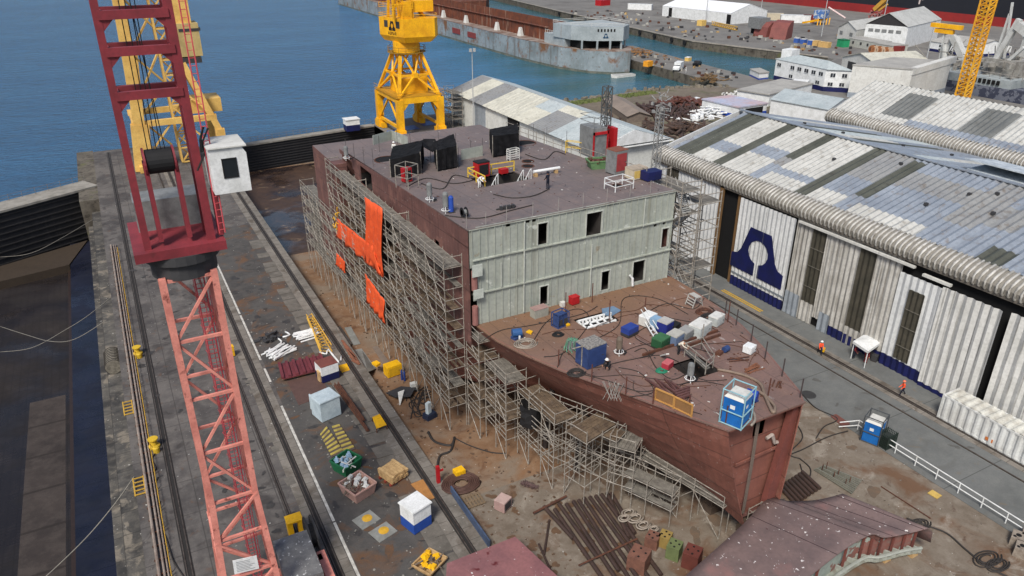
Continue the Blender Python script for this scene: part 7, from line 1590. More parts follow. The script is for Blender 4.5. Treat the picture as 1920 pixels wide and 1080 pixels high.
# ================================================================ FAR SHORE
def shell(name, label, cat, A, B, C, h, wall, roofm, kind='flat', base=None, base_h=0, rh=2.0, over=.4, wins=(), ridge='AB', gable=None, z0=0.0, flip=False):
    """A building from three ground corners (A-B one face, B-C the next); wins: (face, u, z, width, height, material)"""
    A, B, C = [Vector((p[0], p[1], z0)) for p in (A, B, C)]; D = A + C - B; U = lambda z: Vector((0, 0, z)); ctr = (A + C) / 2; t = thing(name, label, cat, ctr)
    q = [A, B, C, D]; b = M(); b.hexa([tuple(p + U(base_h)) for p in q], [tuple(p + U(h)) for p in q])
    mids = (((B + C) / 2, (A + D) / 2) if ridge == 'AB' else ((A + B) / 2, (C + D) / 2))
    if kind == 'gable' and not gable:
        e = ((B, C), (A, D)) if ridge == 'AB' else ((A, B), (C, D))
        for (p, r_), m_ in zip(e, mids): b.prism([tuple(p + U(h)), tuple(r_ + U(h)), tuple(m_ + U(h + rh - .05))], tuple((ctr - m_).normalized() * .15))
    w_ = b.build('wall', wall, t)
    if kind == 'gable' and gable:
        for (p, r_), m_ in zip(((B, C), (A, D)) if ridge == 'AB' else ((A, B), (C, D)), mids): b = M(); b.prism([tuple(p + U(h)), tuple(r_ + U(h)), tuple(m_ + U(h + rh - .05))], tuple((ctr - m_).normalized() * .15)); b.build('gable', gable, t)
    if base: b = M(); k = 1.004; b.hexa([tuple(ctr + (p - ctr) * k) for p in q], [tuple(ctr + (p - ctr) * k + U(base_h)) for p in q]); b.build('base_band', base, t)
    b = M(); o = [p + (p - ctr).normalized() * over for p in q]
    if kind == 'flat': b.hexa([tuple(p + U(h)) for p in o], [tuple(p + U(h + .3)) for p in o])
    else:
        m1, m2 = [m_ + (m_ - ctr).normalized() * over + U(h + rh) for m_ in mids]; e = [p + U(h - .05) for p in o]
        if kind == 'hip': m1, m2 = m1.lerp(m2, .22), m2.lerp(m1, .22)
        A_, B_, C_, D_ = e
        if ridge == 'AB': fs = [(A_, B_, m1, m2), (C_, D_, m2, m1)] + ([(B_, C_, m1), (D_, A_, m2)] if kind == 'hip' else [])
        else: fs = [(B_, C_, m2, m1), (D_, A_, m1, m2)] + ([(A_, B_, m1), (C_, D_, m2)] if kind == 'hip' else [])
        for f in fs: b.quad(*f)
    b.build('roof', roofm, t, normals=False, solid=0 if kind == 'flat' else .12)
    for (fc, u, z, ww, hh, m_) in wins:
        p, r_ = (A, B) if fc == 0 else (B, C); d = (r_ - p).normalized(); n_ = Vector((d.y, -d.x, 0))
        if (p + n_ - ctr).length < (p - n_ - ctr).length: n_ = -n_
        c = p.lerp(r_, u) + n_ * .05; a = d * ww / 2; b = M(); b.prism([tuple(c - a + U(z)), tuple(c + a + U(z)), tuple(c + a + U(z + hh)), tuple(c - a + U(z + hh))], tuple(n_ * .05)); wn = b.build('door' if z < .3 else 'window', m_, t)
        if m_ is wing: b = M(); b.prism([tuple(c - a * 1.12 + U(z - .12) + n_ * .02), tuple(c + a * 1.12 + U(z - .12) + n_ * .02), tuple(c + a * 1.12 + U(z) + n_ * .02), tuple(c - a * 1.12 + U(z) + n_ * .02)], tuple(n_ * .06)); b.prism([tuple(c - U(-z) - d * .04 + n_ * .03), tuple(c + U(z) + d * .04 + n_ * .03), tuple(c + U(z + hh) + d * .04 + n_ * .03), tuple(c + U(z + hh) - d * .04 + n_ * .03)], tuple(n_ * .05)); b.build('window_frame', white, wn)
    return t
wing = mat('office_glass', (.03, .035, .045), rough=.15, spec=.6)
conc = P('grey_flat_roof', (168, 166, 160), c2=srgb((146, 144, 140)), scale=.2, rough=.85)
g2 = lambda x, y: G(x, y).to_tuple()
far = []
# office building, hut and neighbours on the near pier
t = shell('office_building', 'two storey white office with navy base and pale blue hipped roof by the basin', 'office', g2(1450, 149), g2(1542, 171), g2(1590, 174), 6.2, white, rl, 'hip', navy, 1.3, 1.9, .5,
      [(0, u, 4.1, 1.5, 1.1, wing) for u in (.08, .36, .5, .64, .78, .92)] + [(1, u, 4.1, 1.3, 1.1, wing) for u in (.3, .75)] + [(0, u, 1.6, 1.4, 1.0, wing) for u in (.35, .88)] + [(1, u, 1.6, 1.3, 1.0, wing) for u in (.25, .7)])
a = G(1498, 168); b = M(); b.cbox((a.x - .5, a.y - .8, 0), (4.2, 3, 2.9), -1.0); b.build('porch', white, t); b = M(); b.cbox((a.x - .5, a.y - .8, .02), (4.3, 3.1, 1.0), -1.0); b.build('porch_base', navy, t)
b = M(); a = G(1475, 120); b.cbox((190.5, 172.5, 6), (4.5, 3.5, 3.0), .2); b.build('roof_room', white, t)
shell('hut', 'small white hut with blue base standing alone on the pier by the office', 'hut', g2(1405, 142), g2(1422, 150), g2(1440, 148), 1.9, white, conc, 'flat', P('hut_blue', (60, 84, 160)), .5, over=.2)
shell('workshop', 'beige roofed workshop with open dark front behind the blue roofed office', 'workshop', (209, 168, 0), (204, 151, 0), (222, 146, 0), 6, offwhite, rc, 'gable', rh=2.4, ridge='BC', wins=[(0, .3, .2, 4, 5, dgrey)])
shell('boxy_building', 'tall plain white building with a flat grey roof beside the office', 'building', g2(1588, 182), g2(1698, 192), g2(1770, 174), 8.6, offwhite, conc, 'flat', gpatch, 1.4, over=.2)
b = M(); b.hexa([(192, 131.3, 7.2), (216, 135.2, 8.2), (215.5, 137, 8.2), (191.5, 133, 7.2)], [(192, 131.3, 8.8), (216, 135.2, 9.9), (215.5, 137, 9.9), (191.5, 133, 8.8)]); b.build('parapet', offwhite, list(COL.objects)[-1].parent if list(COL.objects)[-1].parent else None)
shell('low_building', 'low white building with bright blue base and lilac roof beside the white pipe heap', 'building', g2(1315, 206), g2(1382, 222), g2(1436, 214), 2.6, white, P('lilac_roof', (172, 178, 198), c2=srgb((186, 160, 160)), scale=.15), 'flat', P('bright_blue_base', (34, 74, 170)), .9, over=.3, wins=[(1, .55, .25, 6, 1.9, dark)])
shell('white_workshop', 'white workshop with pale blue gable roof just behind the hangar ridge', 'workshop', (147, 137, 0), (150, 122, 0), (164, 126, 0), 4.2, white, rl, 'gable', rh=1.6, ridge='AB')
shell('grey_roof_shed', 'long low shed with flat grey roof behind the white workshop', 'shed', g2(1380, 190), g2(1440, 200), g2(1520, 178), 3, white, conc, 'flat')
shell('lean_to', 'brownish grey sloping roof shelter standing on the bare earth by the white shed', 'shelter', (117, 167, 0), (111, 148, 0), (117, 146.5, 0), 1.6, P('brown_grey_wall', (120, 108, 98)), P('brown_grey_roof', (142, 128, 116), c2=srgb((124, 112, 102)), scale=.3), 'gable', rh=1.0, ridge='AB')
# far quay sheds
shell('white_marquee', 'long white marquee tent with a dark doorway on the far quay', 'tent', g2(1241, 30), g2(1368, 46), g2(1436, 40), 5.2, white, P('marquee_white', (236, 238, 240), rough=.6), 'gable', rh=3.6, ridge='AB', over=.1, wins=[(0, .98, .2, 2.6, 4.4, dark), (0, .13, .2, 2.4, 4.4, dark)])
shell('gabled_warehouse', 'white warehouse with black gable end and white ribbed roof on the far quay', 'warehouse', (276.5, 214, 0), (281.4, 198.5, 0), (318, 210, 0), 8, white, rw, 'gable', rh=4.6, ridge='BC', gable=P('gable_black', (50, 48, 50)), wins=[(0, u, 5.2, 1.9, 1.2, greyp) for u in (.14, .3, .46, .62, .8)])
shell('small_warehouse', 'smaller white warehouse left of the black gabled one', 'warehouse', (279, 229, 0), (276, 217.5, 0), (306, 224, 0), 5.2, offwhite, rw, 'gable', rh=2.8, ridge='BC', wins=[(0, u, 2.4, 1.9, 1.4, greyp) for u in (.2, .75)])
shell('office_huts', 'row of grey portable offices with small windows before the black gabled warehouse', 'portable office', g2(1590, 86), g2(1648, 97), (274, 199, 0), 2.8, P('hut_grey', (182, 182, 174)), conc, 'flat', over=.1, wins=[(0, u, 1.2, .9, 1.0, dgrey) for u in (.15, .4, .62, .85)])
shell('site_hut', 'pale grey hut beside the row of portable offices', 'hut', (263, 197.5, 0), (262.3, 190, 0), (270, 189, 0), 3.0, P('hut_grey', (182, 182, 174)), conc, 'flat', over=.1)
shell('blue_base_shed', 'white shed with navy base and grey roof right of the black gabled warehouse', 'shed', (284, 190, 0), (283, 172, 0), (300, 168, 0), 3.6, white, conc, 'gable', navy, 1.0, 2.2, ridge='AB', wins=[(0, .35, 2.0, 4, .8, dgrey)])
shell('pale_roof_building', 'large building with pale blue roof behind the grey naval ship', 'building', (300, 165, 0), (290, 138, 0), (322, 124, 0), 7, offwhite, rl, 'gable', rh=3.5, ridge='AB', wins=[(0, u, 3.4, 1.8, 1.4, wing) for u in (.3, .5, .7, .9)])
shell('white_store', 'white flat roofed store at the far right before the black hull', 'building', (372, 205, 0), (362, 180, 0), (372, 174, 0), 7, offwhite, rw, 'gable', rh=3, ridge='AB')
def cbx(name, label, cat, px, d, m_, rz=0.0, group=None, top=None, z=0.0):
    c = G(px[0], px[1], z); t = thing(name, label, cat, c, group); b = M(); b.cbox(c, d, rz); b.build('body', m_, t); b = M(); b.cbox((c.x, c.y, c.z + d[2]), (d[0] * 1.03, d[1] * 1.03, .12), rz); b.build('top', top or m_, t); return t
shell('green_booth', 'small green booth at the left end of the grey portable offices', 'booth', (262.5, 215, 0), (262, 211.5, 0), (265, 211, 0), 2.6, P('booth_green', (40, 150, 100)), green, 'flat', over=.1)
for k, (x, y) in enumerate(((1494, 80), (1506, 82), (1520, 84))): cbx('blue_crate', 'blue framed crate in the short row on the far quay', 'crate', (x, y), (2.0, 2.0, 1.8), P('crate_blue', (60, 96, 170)), .2, 'blue crates on the far quay', offwhite)
for k, (x, y) in enumerate(((1530, 86), (1541, 88), (1550, 89))): cbx('timber_crate', 'yellowish timber crate in the row beside the blue crates', 'crate', (x, y), (2.4, 2.2, 1.9), P('crate_timber', (210, 172, 110)), .2, 'timber crates on the far quay')
cbx('red_container', 'red container behind the row of cable drums', 'container', (1678, 102), (3.2, 5, 3.0), P('container_red', (130, 50, 46)), .2)
cbx('low_wall', 'yellow cabin and pallet load close to the marquee', 'cabin', (1315, 48), (3.4, 3, 2.4), P('cabin_yellow', (226, 190, 110)), .2)
cbx('red_shed', 'tiny red shed on the end of the far quay', 'shed', (1130, 10), (8, 5, 3), red, .2)
cbx('white_trailer', 'long white trailer on the end of the far quay', 'trailer', (1200, 18), (14, 3, 3), white, -.9)
cbx('white_store_box', 'long white box store behind the brown hull sections', 'container', (1490, 42), (14, 4, 3.4), white, -.7)
cbx('yellow_store_box', 'cream box store right of the marquee', 'container', (1452, 37), (8, 4, 3), P('cream_box', (200, 188, 164)), -.7)
cbx('red_store_box', 'red box store right of the long white one', 'container', (1515, 42), (5, 4, 3.4), P('container_red', (130, 50, 46)), -.7)
t = thing('tank_rack', 'blue and white tank load on yellow trestles on the far quay', 'tank rack', G(1537, 46)); c = G(1537, 46); b = M(); b.cbox((c.x, c.y, 3), (6, 5, 3.6), .3); b.build('tanks', P('tank_blue', (70, 110, 170), c2=srgb((190, 196, 196)), scale=.8, lo=.5, hi=.54), t); b = M()
for k in range(5): b.beam((c.x - 4 + k * 2, c.y - 2, 0), (c.x - 3.4 + k * 2, c.y - 1.6, 3), .4)
b.beam((c.x - 12, c.y, 1.5), (c.x + 3, c.y - 1, 2.6), .8); b.build('trestle', cyel, t)
for k in range(6):
    x, y = 1634 + k * 6.5, 99 + k * .9; c = G(x, y); t = thing('cable_drum', 'big rusty cable drum in the row on the far quay', 'cable drum', c, 'cable drums on the far quay'); dcol = P('drum_' + ('rust', 'pale')[k % 2], ((168, 110, 70), (206, 178, 150))[k % 2])
    for o_ in (-.6, .6): b = M(); b.path([c + Vector((o_ - .06, o_ * .3, 1.4)), c + Vector((o_ + .06, o_ * .3, 1.4))], 1.4, 14); b.build('flange', dcol, t)
    b = M(); b.path([c + Vector((-.6, -.18, 1.4)), c + Vector((.6, .18, 1.4))], .9, 12); b.build('wound_cable', rust, t)
hbp = P('brown_hull_block', (130, 76, 70), c2=srgb((112, 66, 62)), scale=.3)
for lab, pts, w_ in (('brown curved hull section, left of a pair on the far quay', [(0, 0), (7, 0), (7, 6), (3, 5.8), (.8, 4)], ((1436, 70), (1472, 66))), ('brown rounded hull section standing right of its pair', [(0, 0), (9, 0), (9, 7), (4.5, 6.4), (1.5, 4.4)], ((1472, 75), (1498, 66)))):
    a, c = G(*w_[0]), G(*w_[1]); d = (c - a).normalized(); b = M(); b.prism([tuple(a + d * u + Vector((0, 0, z))) for u, z in pts], tuple(Vector((d.y, d.x, 0)) * -7 if False else Vector((-d.y, d.x, 0)) * 7)); b.build('hull_section', hbp, label=lab, cat='hull section', group='brown hull sections')
t = thing('grey_hull_section', 'grey boxy hull section with dark recess beside the brown ones', 'hull section', G(1428, 68)); c = G(1428, 68); b = M(); b.box(c.x - 2, c.x + 4, c.y, c.y + 7, 3, 7.5); b.box(c.x - 1, c.x + 4, c.y, c.y + 7, 0, .6); b.build('shell', greyp, t); b = M(); b.box(c.x, c.x + 3.6, c.y + .3, c.y + 6.8, .6, 3); b.build('recess', dark, t)
t = thing('lattice_stack', 'yellow lattice section lying on the far quay before the marquee', 'lattice', G(1360, 54)); a, c = G(1338, 48), G(1382, 58); b = M()
for z in (.3, 1.8):
    for o_ in (0, 1.6): b.beam(a + Vector((0, o_, z)), c + Vector((0, o_, z)), .25)
for k in range(12): p, q = a.lerp(c, k / 12), a.lerp(c, (k + 1) / 12); b.beam(p + Vector((0, 0, .3)), q + Vector((0, 0, 1.8)), .2); b.beam(p + Vector((0, 1.6, 1.8)), q + Vector((0, 1.6, .3)), .2)
b.build('bars', P('boom_yellow', (214, 170, 70)), t)
# quay walls with tyres
def qwall(pts, name):
    b = M()
    for p, q in zip(pts, pts[1:]): b.quad((*p, .02), (*q, .02), (*q, -4), (*p, -4))
    o = b.build(name, m_stone, kind='structure')
qw = [(262, 560), (238, 391), (229, 320), (221, 253), (236, 196)]; qwall([(x - .06, y) for x, y in qw], 'far_quay_wall'); qwall([(x - .06, y) for x, y in near], 'pier_wall')
b = M(); b.path([(-.25, 0, 0), (.25, 0, 0)], 1.0, 14); ty = b.build('tyre_fender', black, raw=True, label='black tyre fender hanging on the far quay wall', cat='fender', group='tyre fenders on the far quay')
ks = [(237.2, 385), (235.2, 368), (233.3, 352), (231.4, 338), (229.3, 322), (227.6, 308), (226, 295), (224.4, 282), (222.8, 268), (221.6, 258)]
for i, (x, y) in enumerate(ks):
    o = ty if i == 0 else part_copy(ty, (0, 0, 0), None); o.location = (x - .5, y, -1.0)
b = M()
for x, y in qw[1:4]: pass
for p, q in zip(qw, qw[1:]): b.beam((*p, .2), (*q, .2), .6, .4)
b.build('quay_edge', P('quay_edge_stone', (168, 160, 148), c2=srgb((140, 132, 122)), scale=.3), kind='structure')
# rubble shore, scrap and pipes
rr = random.Random(3); b = M(); sh = [(100, 176), (118, 177), (126, 177.5), (137, 179), (149, 178.5), (158, 175), (166, 172)]
for p, q in zip(sh, sh[1:]):
    for _ in range(70): f = rr.random(); b.cbox((p[0] + (q[0] - p[0]) * f + rr.uniform(-1.5, 1.5), p[1] + (q[1] - p[1]) * f + rr.uniform(-2.5, 1.6), rr.uniform(-2.6, -.2)), [rr.uniform(.5, 1.6)] * 2 + [rr.uniform(.4, 1.2)], rr.uniform(0, 3), rr.uniform(.5, .9))
b.build('shore_rubble', P('rubble_stone', (128, 120, 106), c2=srgb((92, 86, 76)), scale=.5, rough=.95), kind='stuff', label='broken stone rubble along the harbour shore')
gr = P('shore_grass', (96, 104, 58), c2=srgb((76, 86, 48)), scale=.4, rough=.95)
b = M()
for _ in range(900):
    f = rr.random(); x = 104 + 36 * f + rr.uniform(-1, 1); y = 175.5 + 2.5 * f - rr.uniform(1.5, 5); h = rr.uniform(.25, .7); a = rr.uniform(0, 3.1); b.quad((x - .5 * math.cos(a), y - .5 * math.sin(a), .02), (x + .5 * math.cos(a), y + .5 * math.sin(a), .02), (x + .3, y + .2, h))
b.build('shore_grass', gr, kind='stuff', label='rough grass growing along the shore behind the white shed')
def heap(label, px, sx, sy, n, m_, r_, lo, hi, cat='scrap heap', ang=None, pipe=False):
    c = G(*px); b = M()
    for _ in range(n):
        u, v = rr.gauss(0, .45), rr.gauss(0, .45); x, y = c.x + u * sx, c.y + v * sy; z = max(.1, rr.uniform(0, 1.6) * (1 - min(1, u * u + v * v))); a = rr.uniform(0, 3.1) if ang is None else ang + rr.gauss(0, .35); l = rr.uniform(lo, hi); d = Vector((math.cos(a) * l / 2, math.sin(a) * l / 2, rr.uniform(-.3, .3))); p = Vector((x, y, z + .2))
        if pipe: b.tube(p - d, p + d, r_, 6)
        else: b.beam(p - d, p + d, r_ * rr.uniform(.5, 1.6), r_ * rr.uniform(.4, 1))
    return b.build('scrap_heap', m_, label=label, cat=cat)
heap('long heap of rusty dark beams on the bare earth beyond the white shed', (1245, 212), 14, 9, 150, P('scrap_brown', (78, 58, 52), c2=srgb((58, 48, 46)), scale=.5, rough=.9), .5, 2, 7, ang=.9)
heap('rusty scrap heap close to the far corner of the hangar roof', (1275, 245), 10, 7, 110, P('scrap_dark', (66, 56, 52), c2=srgb((96, 74, 62)), scale=.5, rough=.9), .5, 1, 4)
heap('reddish brown scrap frames behind the long beam heap', (1275, 196), 9, 6, 60, P('scrap_red', (104, 66, 56)), .6, 1, 4)
heap('heap of white bent pipes beside the blue based low building', (1330, 214), 9, 4, 90, white, .18, 1, 4, 'pipe heap', pipe=True)
heap('white offcuts lying in front of the white pipe heap', (1312, 228), 4, 4, 12, white, .7, .5, 1.6)
heap('pale rubbish heap behind the lilac roofed low building', (1390, 182), 8, 4, 40, offwhite, .6, .6, 2, 'rubbish heap')
heap('brown timber debris on the broken edge of the pier', (1330, 150), 6, 4, 50, P('debris_brown', (120, 96, 66)), .35, 1, 3, 'debris')
heap('rusty chain and timber along the pier beside the moored hulk', (1200, 100), 5, 16, 60, P('debris_orange', (150, 110, 70)), .35, 1, 3, 'debris')
cbx('earth_cabin', 'small white box on the bare earth beyond the beam heap', 'box', (1300, 190), (3.6, 1.4, .8), white, .1)
# vehicles and people on the pier
def vehicle(name, label, cat, px, rz, body, L, W_, kind):
    c = G(*px); t = thing(name, label, cat, c); ca, sa = math.cos(rz), math.sin(rz); F = lambda x, y, z: (c.x + x * ca - y * sa, c.y + x * sa + y * ca, z)
    def ext(b, prof, w_): b.prism([F(x, -w_ / 2, z) for x, z in prof], Vector(F(0, w_, 0)) - Vector(F(0, 0, 0)))
    b = M(); h = L / 2
    if kind == 'van': ext(b, [(-h, .5), (h, .5), (h, 1.1), (h - .5, 1.25), (h - 1.3, 2.05), (h - 1.5, 2.1), (h - 1.5, .7), (-h, .7)], W_)
    else: ext(b, [(-h, .5), (h, .5), (h, 1.0), (h - 1.2, 1.15), (h - 2.0, 1.75), (h - 3.4, 1.75), (h - 3.6, 1.1), (-h, 1.1)], W_)
    b.build('body', body, t)
    if kind == 'van': b = M(); ext(b, [(-h, .72), (h - 1.55, .72), (h - 1.55, 2.7), (-h, 2.7)], W_ * 1.05); b.build('cargo_box', body, t)
    b = M()
    if kind == 'van': ext(b, [(h - .62, 1.32), (h - 1.22, 2.0), (h - 1.3, 2.0), (h - 1.3, 1.32)], W_ + .04)
    else: ext(b, [(h - 1.4, 1.18), (h - 2.0, 1.68), (h - 3.3, 1.68), (h - 3.4, 1.18)], W_ + .04)
    b.build('side_window', glass, t)
    for x in (-h + .9, h - .9):
        for y in (-W_ / 2 + .1, W_ / 2 - .1): b = M(); b.path([F(x, y - .12, .4), F(x, y + .12, .4)], .4, 14); b.build('wheel', black, t)
    for y in (-.6, .6): b = M(); b.prism([F(h, y - .2, .75), F(h, y + .2, .75), F(h, y + .2, .95), F(h, y - .2, .95)], Vector(F(.03, 0, 0)) - Vector(F(0, 0, 0))); b.build('headlight', offwhite, t)
    return t
vehicle('box_van', 'white box van parked on the pier behind the moored hulk', 'van', (1271, 132), R(215), white, 5.6, 2.1, 'van')
vehicle('pickup_truck', 'black pickup truck parked on the pier beside the white box van', 'pickup', (1307, 123), R(35), P('black_car_paint', (24, 25, 28), rough=.3), 5.4, 1.9, 'pickup')
cbx('yellow_machine', 'small orange yellow machine on the pier left of the white van', 'machine', (1215, 124), (3, 2, 1.6), P('machine_orange', (236, 160, 40)), .3)
cbx('yellow_box', 'yellow box with a white top by the black pickup', 'box', (1290, 114), (2, 1.6, 1.2), P('cabin_yellow', (226, 190, 110)), .3, None, white)
person('person in white overalls standing by the rear of the white box van', G(1286, 137), 1.0, 'stand', whitec, whitec, 'hood', whitec)
person('person in white overalls walking on the pier towards the blue roofed office', G(1456, 160), 2.0, 'walk', whitec, whitec, 'hood', whitec)
# moored rusty hulk
hk = mat('hulk_grey_paint', srgb((142, 153, 158)), srgb((112, 122, 124)), .12, rough=.7, streak=(.45, srgb((96, 88, 80)), .54, .74), spots=[(srgb((118, 82, 54)), .16, .54, .66), (srgb((120, 84, 60)), 1.1, .62, .7), (srgb((180, 186, 188)), .2, .66, .74), (srgb((84, 78, 70)), .6, .64, .72)])
hr = mat('hulk_rust', srgb((116, 66, 46)), srgb((84, 52, 42)), .3, rough=.9, streak=(.5, srgb((160, 138, 120)), .58, .72))
t = thing('moored_hulk', 'long grey hulk with rusty open hold moored at the pier across the harbour', 'ship', (156, 300, -3))
pl = [(149, 520), (146, 400), (144.6, 320), (144.4, 262), (146.5, 238), (151, 225), (157, 218.5), (163, 217.5), (168, 224), (171, 240), (171, 400), (170, 520)]
def plan(b, pts, z0_, z1_, k=1.0): b.prism([(157.5 + (x - 157.5) * k, y, z0_) for x, y in pts], (0, 0, z1_ - z0_))
b = M(); plan(b, pl, -2.2, 4.6); b.build('hull_side', hk, t); b = M(); plan(b, pl, -4, -2.2, .995); b.build('waterline_band', P('weedy_waterline', (84, 92, 84), c2=srgb((120, 118, 108)), scale=.3), t)
b = M(); plan(b, pl, 4.6, 4.75, 1.006); b.build('deck_edge', P('hulk_deck', (150, 140, 132), c2=srgb((110, 80, 64)), scale=.3), t)
b = M(); b.box(150.5, 151, 252, 520, 4.7, 9.4); b.box(166, 166.5, 252, 520, 4.7, 9.4); b.box(151, 166, 252, 252.4, 4.7, 9.2); b.build('hold_bulwark', hr, t)
b = M()
for k in range(60): y = 254 + k * 3; b.box(150.3, 150.5, y, y + .25, 4.7, 9.3)
b.box(149.9, 150.9, 252, 520, 9.4, 9.6); b.build('bulwark_stay', hr, t)
pw = P('hulk_pale_grey', (164, 172, 174), c2=srgb((142, 150, 152)), scale=.2, streak=(.6, srgb((140, 120, 104)), .66, .8))
b = M(); b.box(147.6, 152, 236, 250, 4.7, 8.2); b.box(152, 168, 244, 250, 4.7, 8.2); b.build('poop_house', pw, t)
b = M(); b.prism([(147, 243, 7.6), (147.6, 232, 7.6), (152, 226, 7.6), (162, 221, 7.6), (168, 226, 7.6), (168, 243, 7.6)], (0, 0, 4.6)); br = b.build('bridge_block', pw, t)
b = M(); p = Vector((152, 226, 0)); q = Vector((162, 221, 0)); d = (q - p).normalized(); n_ = Vector((d.y, -d.x, 0)) * -1
if n_.y > 0: n_ = -n_
for k in range(6): c = p.lerp(q, .22 + k * .1) + n_ * .05; b.prism([tuple(c - d * .28 + Vector((0, 0, 10.6))), tuple(c + d * .28 + Vector((0, 0, 10.6))), tuple(c + d * .28 + Vector((0, 0, 11.5))), tuple(c - d * .28 + Vector((0, 0, 11.5)))], tuple(n_ * .03))
b.build('bridge_window', dark, br); b = M(); c = p.lerp(q, .46) + n_ * .06; b.prism([tuple(c + d * (x * .9) + Vector((0, 0, 9.2 + z * 1.0))) for x, z in EMB], tuple(n_ * .03)); b.build('emblem', P('emblem_teal', (30, 70, 100)), br)
b = M()
for x, y in ((150, 228), (154, 224.5), (158, 222.5), (162, 221.6), (166, 225)): b.beam((x, y + .4, 4.7), (x, y + .4, 7.6), .5)
b.build('support_post', pw, t); b = M(); b.box(150, 167, 229, 243, 4.8, 7.5); b.build('open_space', dark, t)
b = M(); pts = [(147, 243), (147.6, 232), (152, 226), (162, 221), (168, 226), (168, 243)]
for z in (.6, 1.1): b.path([(x, y, 12.2 + z) for x, y in pts], .06, 4, closed=True)
for x, y in pts: b.tube((x, y, 12.2), (x, y, 13.4), .06, 4)
for k in range(10): b.tube((147.7, 236 + k * 1.5, 8.2), (147.7, 236 + k * 1.5, 9.3), .05, 4)
b.tube((147.7, 236, 9.3), (147.7, 250, 9.3), .05, 4); b.build('bridge_railing', offwhite, t)
b = M(); 
for y0 in (318, 302): b.box(144.3, 144.7, y0, y0 + 8, .2, 2.4)
b.build('red_patch', P('hull_red_patch', (132, 58, 54)), t)
b = M()
for x, y in ((148.5, 290), (148.5, 270), (148.5, 320), (148.5, 345), (169, 280), (169, 310)): b.cbox((x, y, 4.7), (1.6, 2.2, 3.2), .2, .5)
b.build('mushroom_vent', offwhite, t)
heap('orange rusty gear lying on the stern of the moored hulk', (1150, 96), 3, 3, 4, hr, .4, 1, 2)
t = thing('far_barge', 'second rusty vessel lying beyond the moored hulk at the top of the picture', 'ship', (195, 480, -3)); b = M(); b.prism([(180, 420, -3), (188, 414, -3), (205, 414, -3), (212, 424, -3), (212, 560, -3), (180, 560, -3)], (0, 0, 8)); b.build('hull_side', hr, t); b = M(); b.box(182, 196, 440, 560, 5, 10); b.build('deckhouse', hr, t); b = M(); b.beam((183, 418, 8), (206, 418, 9.5), 1.0, .8); b.build('boom', offwhite, t)
t = thing('work_boat', 'low white work boat at the stern of the moored hulk', 'boat', (157, 214.5, -3)); b = M(); b.prism([(153, 214.2, -3.3), (154.5, 216.6, -3.3), (162, 215.2, -3.3), (162, 212.6, -3.3), (154, 212.4, -3.3)], (0, 0, 1.0)); b.build('hull', offwhite, t); b = M(); b.prism([(153.6, 214.2, -2.29), (154.6, 216, -2.29), (161.5, 214.8, -2.29), (161.5, 213, -2.29), (154.2, 213, -2.29)], (0, 0, .06)); b.build('deck', P('boat_grey', (170, 172, 170)), t)
# red and black bulk carrier
t = thing('bulk_carrier', 'huge black and red cargo ship hull behind the far quay', 'ship', (400, 300, -3)); cr2 = P('carrier_red', (150, 44, 42), c2=srgb((132, 38, 40)), scale=.05); cb = P('carrier_black', (34, 36, 44), c2=srgb((28, 30, 38)), scale=.05)
pc = [(390, 470), (386.5, 425), (385, 400), (385, 100), (430, 100), (430, 470)]
def pc_(z0_, z1_, m_, nm): b = M(); b.prism([(x, y, z0_) for x, y in pc], (0, 0, z1_ - z0_)); b.build(nm, m_, t)
pc_(-6, 4.2, cr2, 'bottom_paint'); pc_(4.2, 16.5, cb, 'topside'); pc_(16.5, 17.2, P('carrier_deck', (172, 168, 160)), 'weather_deck')
b = M()
for (y, z) in ((333, 6.8), (268, 6.8), (300, 7.4)): b.box(384.9, 385, y, y + .8, z, z + 3); b.box(384.9, 385, y - 1.4, y + 2.2, z + 2.1, z + 3)
b.build('hull_mark', P('mark_pale', (214, 200, 196)), t)
# grey naval ship at the right
t = thing('naval_ship', 'grey blue mottled naval ship with masts and booms at the right behind the white buildings', 'ship', (245, 130, -3)); nv = mat('mottled_naval_grey', srgb((108, 112, 124)), srgb((100, 104, 116)), .3, rough=.7, spots=[(srgb((58, 62, 78)), .35, .5, .52)], grime=.1)
b = M(); b.prism([(229.5, 153, -5), (231, 143, -5), (232, 90, -5), (248, 90, -5), (248, 160, -5), (234, 160, -5)], (0, 0, 7.4)); b.build('hull_side', nv, t)
b = M(); b.prism([(229.4, 152.9, 2.4), (230.9, 143, 2.4), (231.6, 128, 2.4), (231.9, 128, 2.4), (247, 128, 2.4), (247, 159, 2.4), (234, 159, 2.4)], (0, 0, 2.2)); b.build('bulwark', pw, t)
b = M()
for k in range(9): y = 131 + k * 1.3; b.box(231, 231.3, y, y + .8, 3.0, 4.2)
b.build('bulwark_port', dark, t)
b = M(); rr2 = random.Random(12)
b.box(236, 246, 100, 122, 4.6, 8); b.box(237, 245, 130, 140, 4.6, 9); b.box(238, 246, 104, 116, 8, 11.5)
for _ in range(150): x, y, z = rr2.uniform(233.5, 247), rr2.uniform(95, 157), rr2.uniform(4.4, 9.5); b.cbox((x, y, z - .6), (rr2.uniform(.3, 2.2), rr2.uniform(.3, 2), rr2.uniform(.2, 1.6)), rr2.uniform(0, 3))
b.build('deck_gear', P('naval_clutter', (158, 156, 150), c2=srgb((112, 108, 102)), scale=.6), t, kind='stuff')
b = M()
for _ in range(110): p = Vector((rr2.uniform(233, 247), rr2.uniform(95, 158), rr2.uniform(4.5, 9))); b.tube(p, p + Vector((rr2.uniform(-4, 4), rr2.uniform(-4, 4), rr2.uniform(0, 5))), .14, 5)
for y in range(96, 158, 3): b.tube((232.5, y, 4.6), (232.5, y, 5.9), .1, 4)
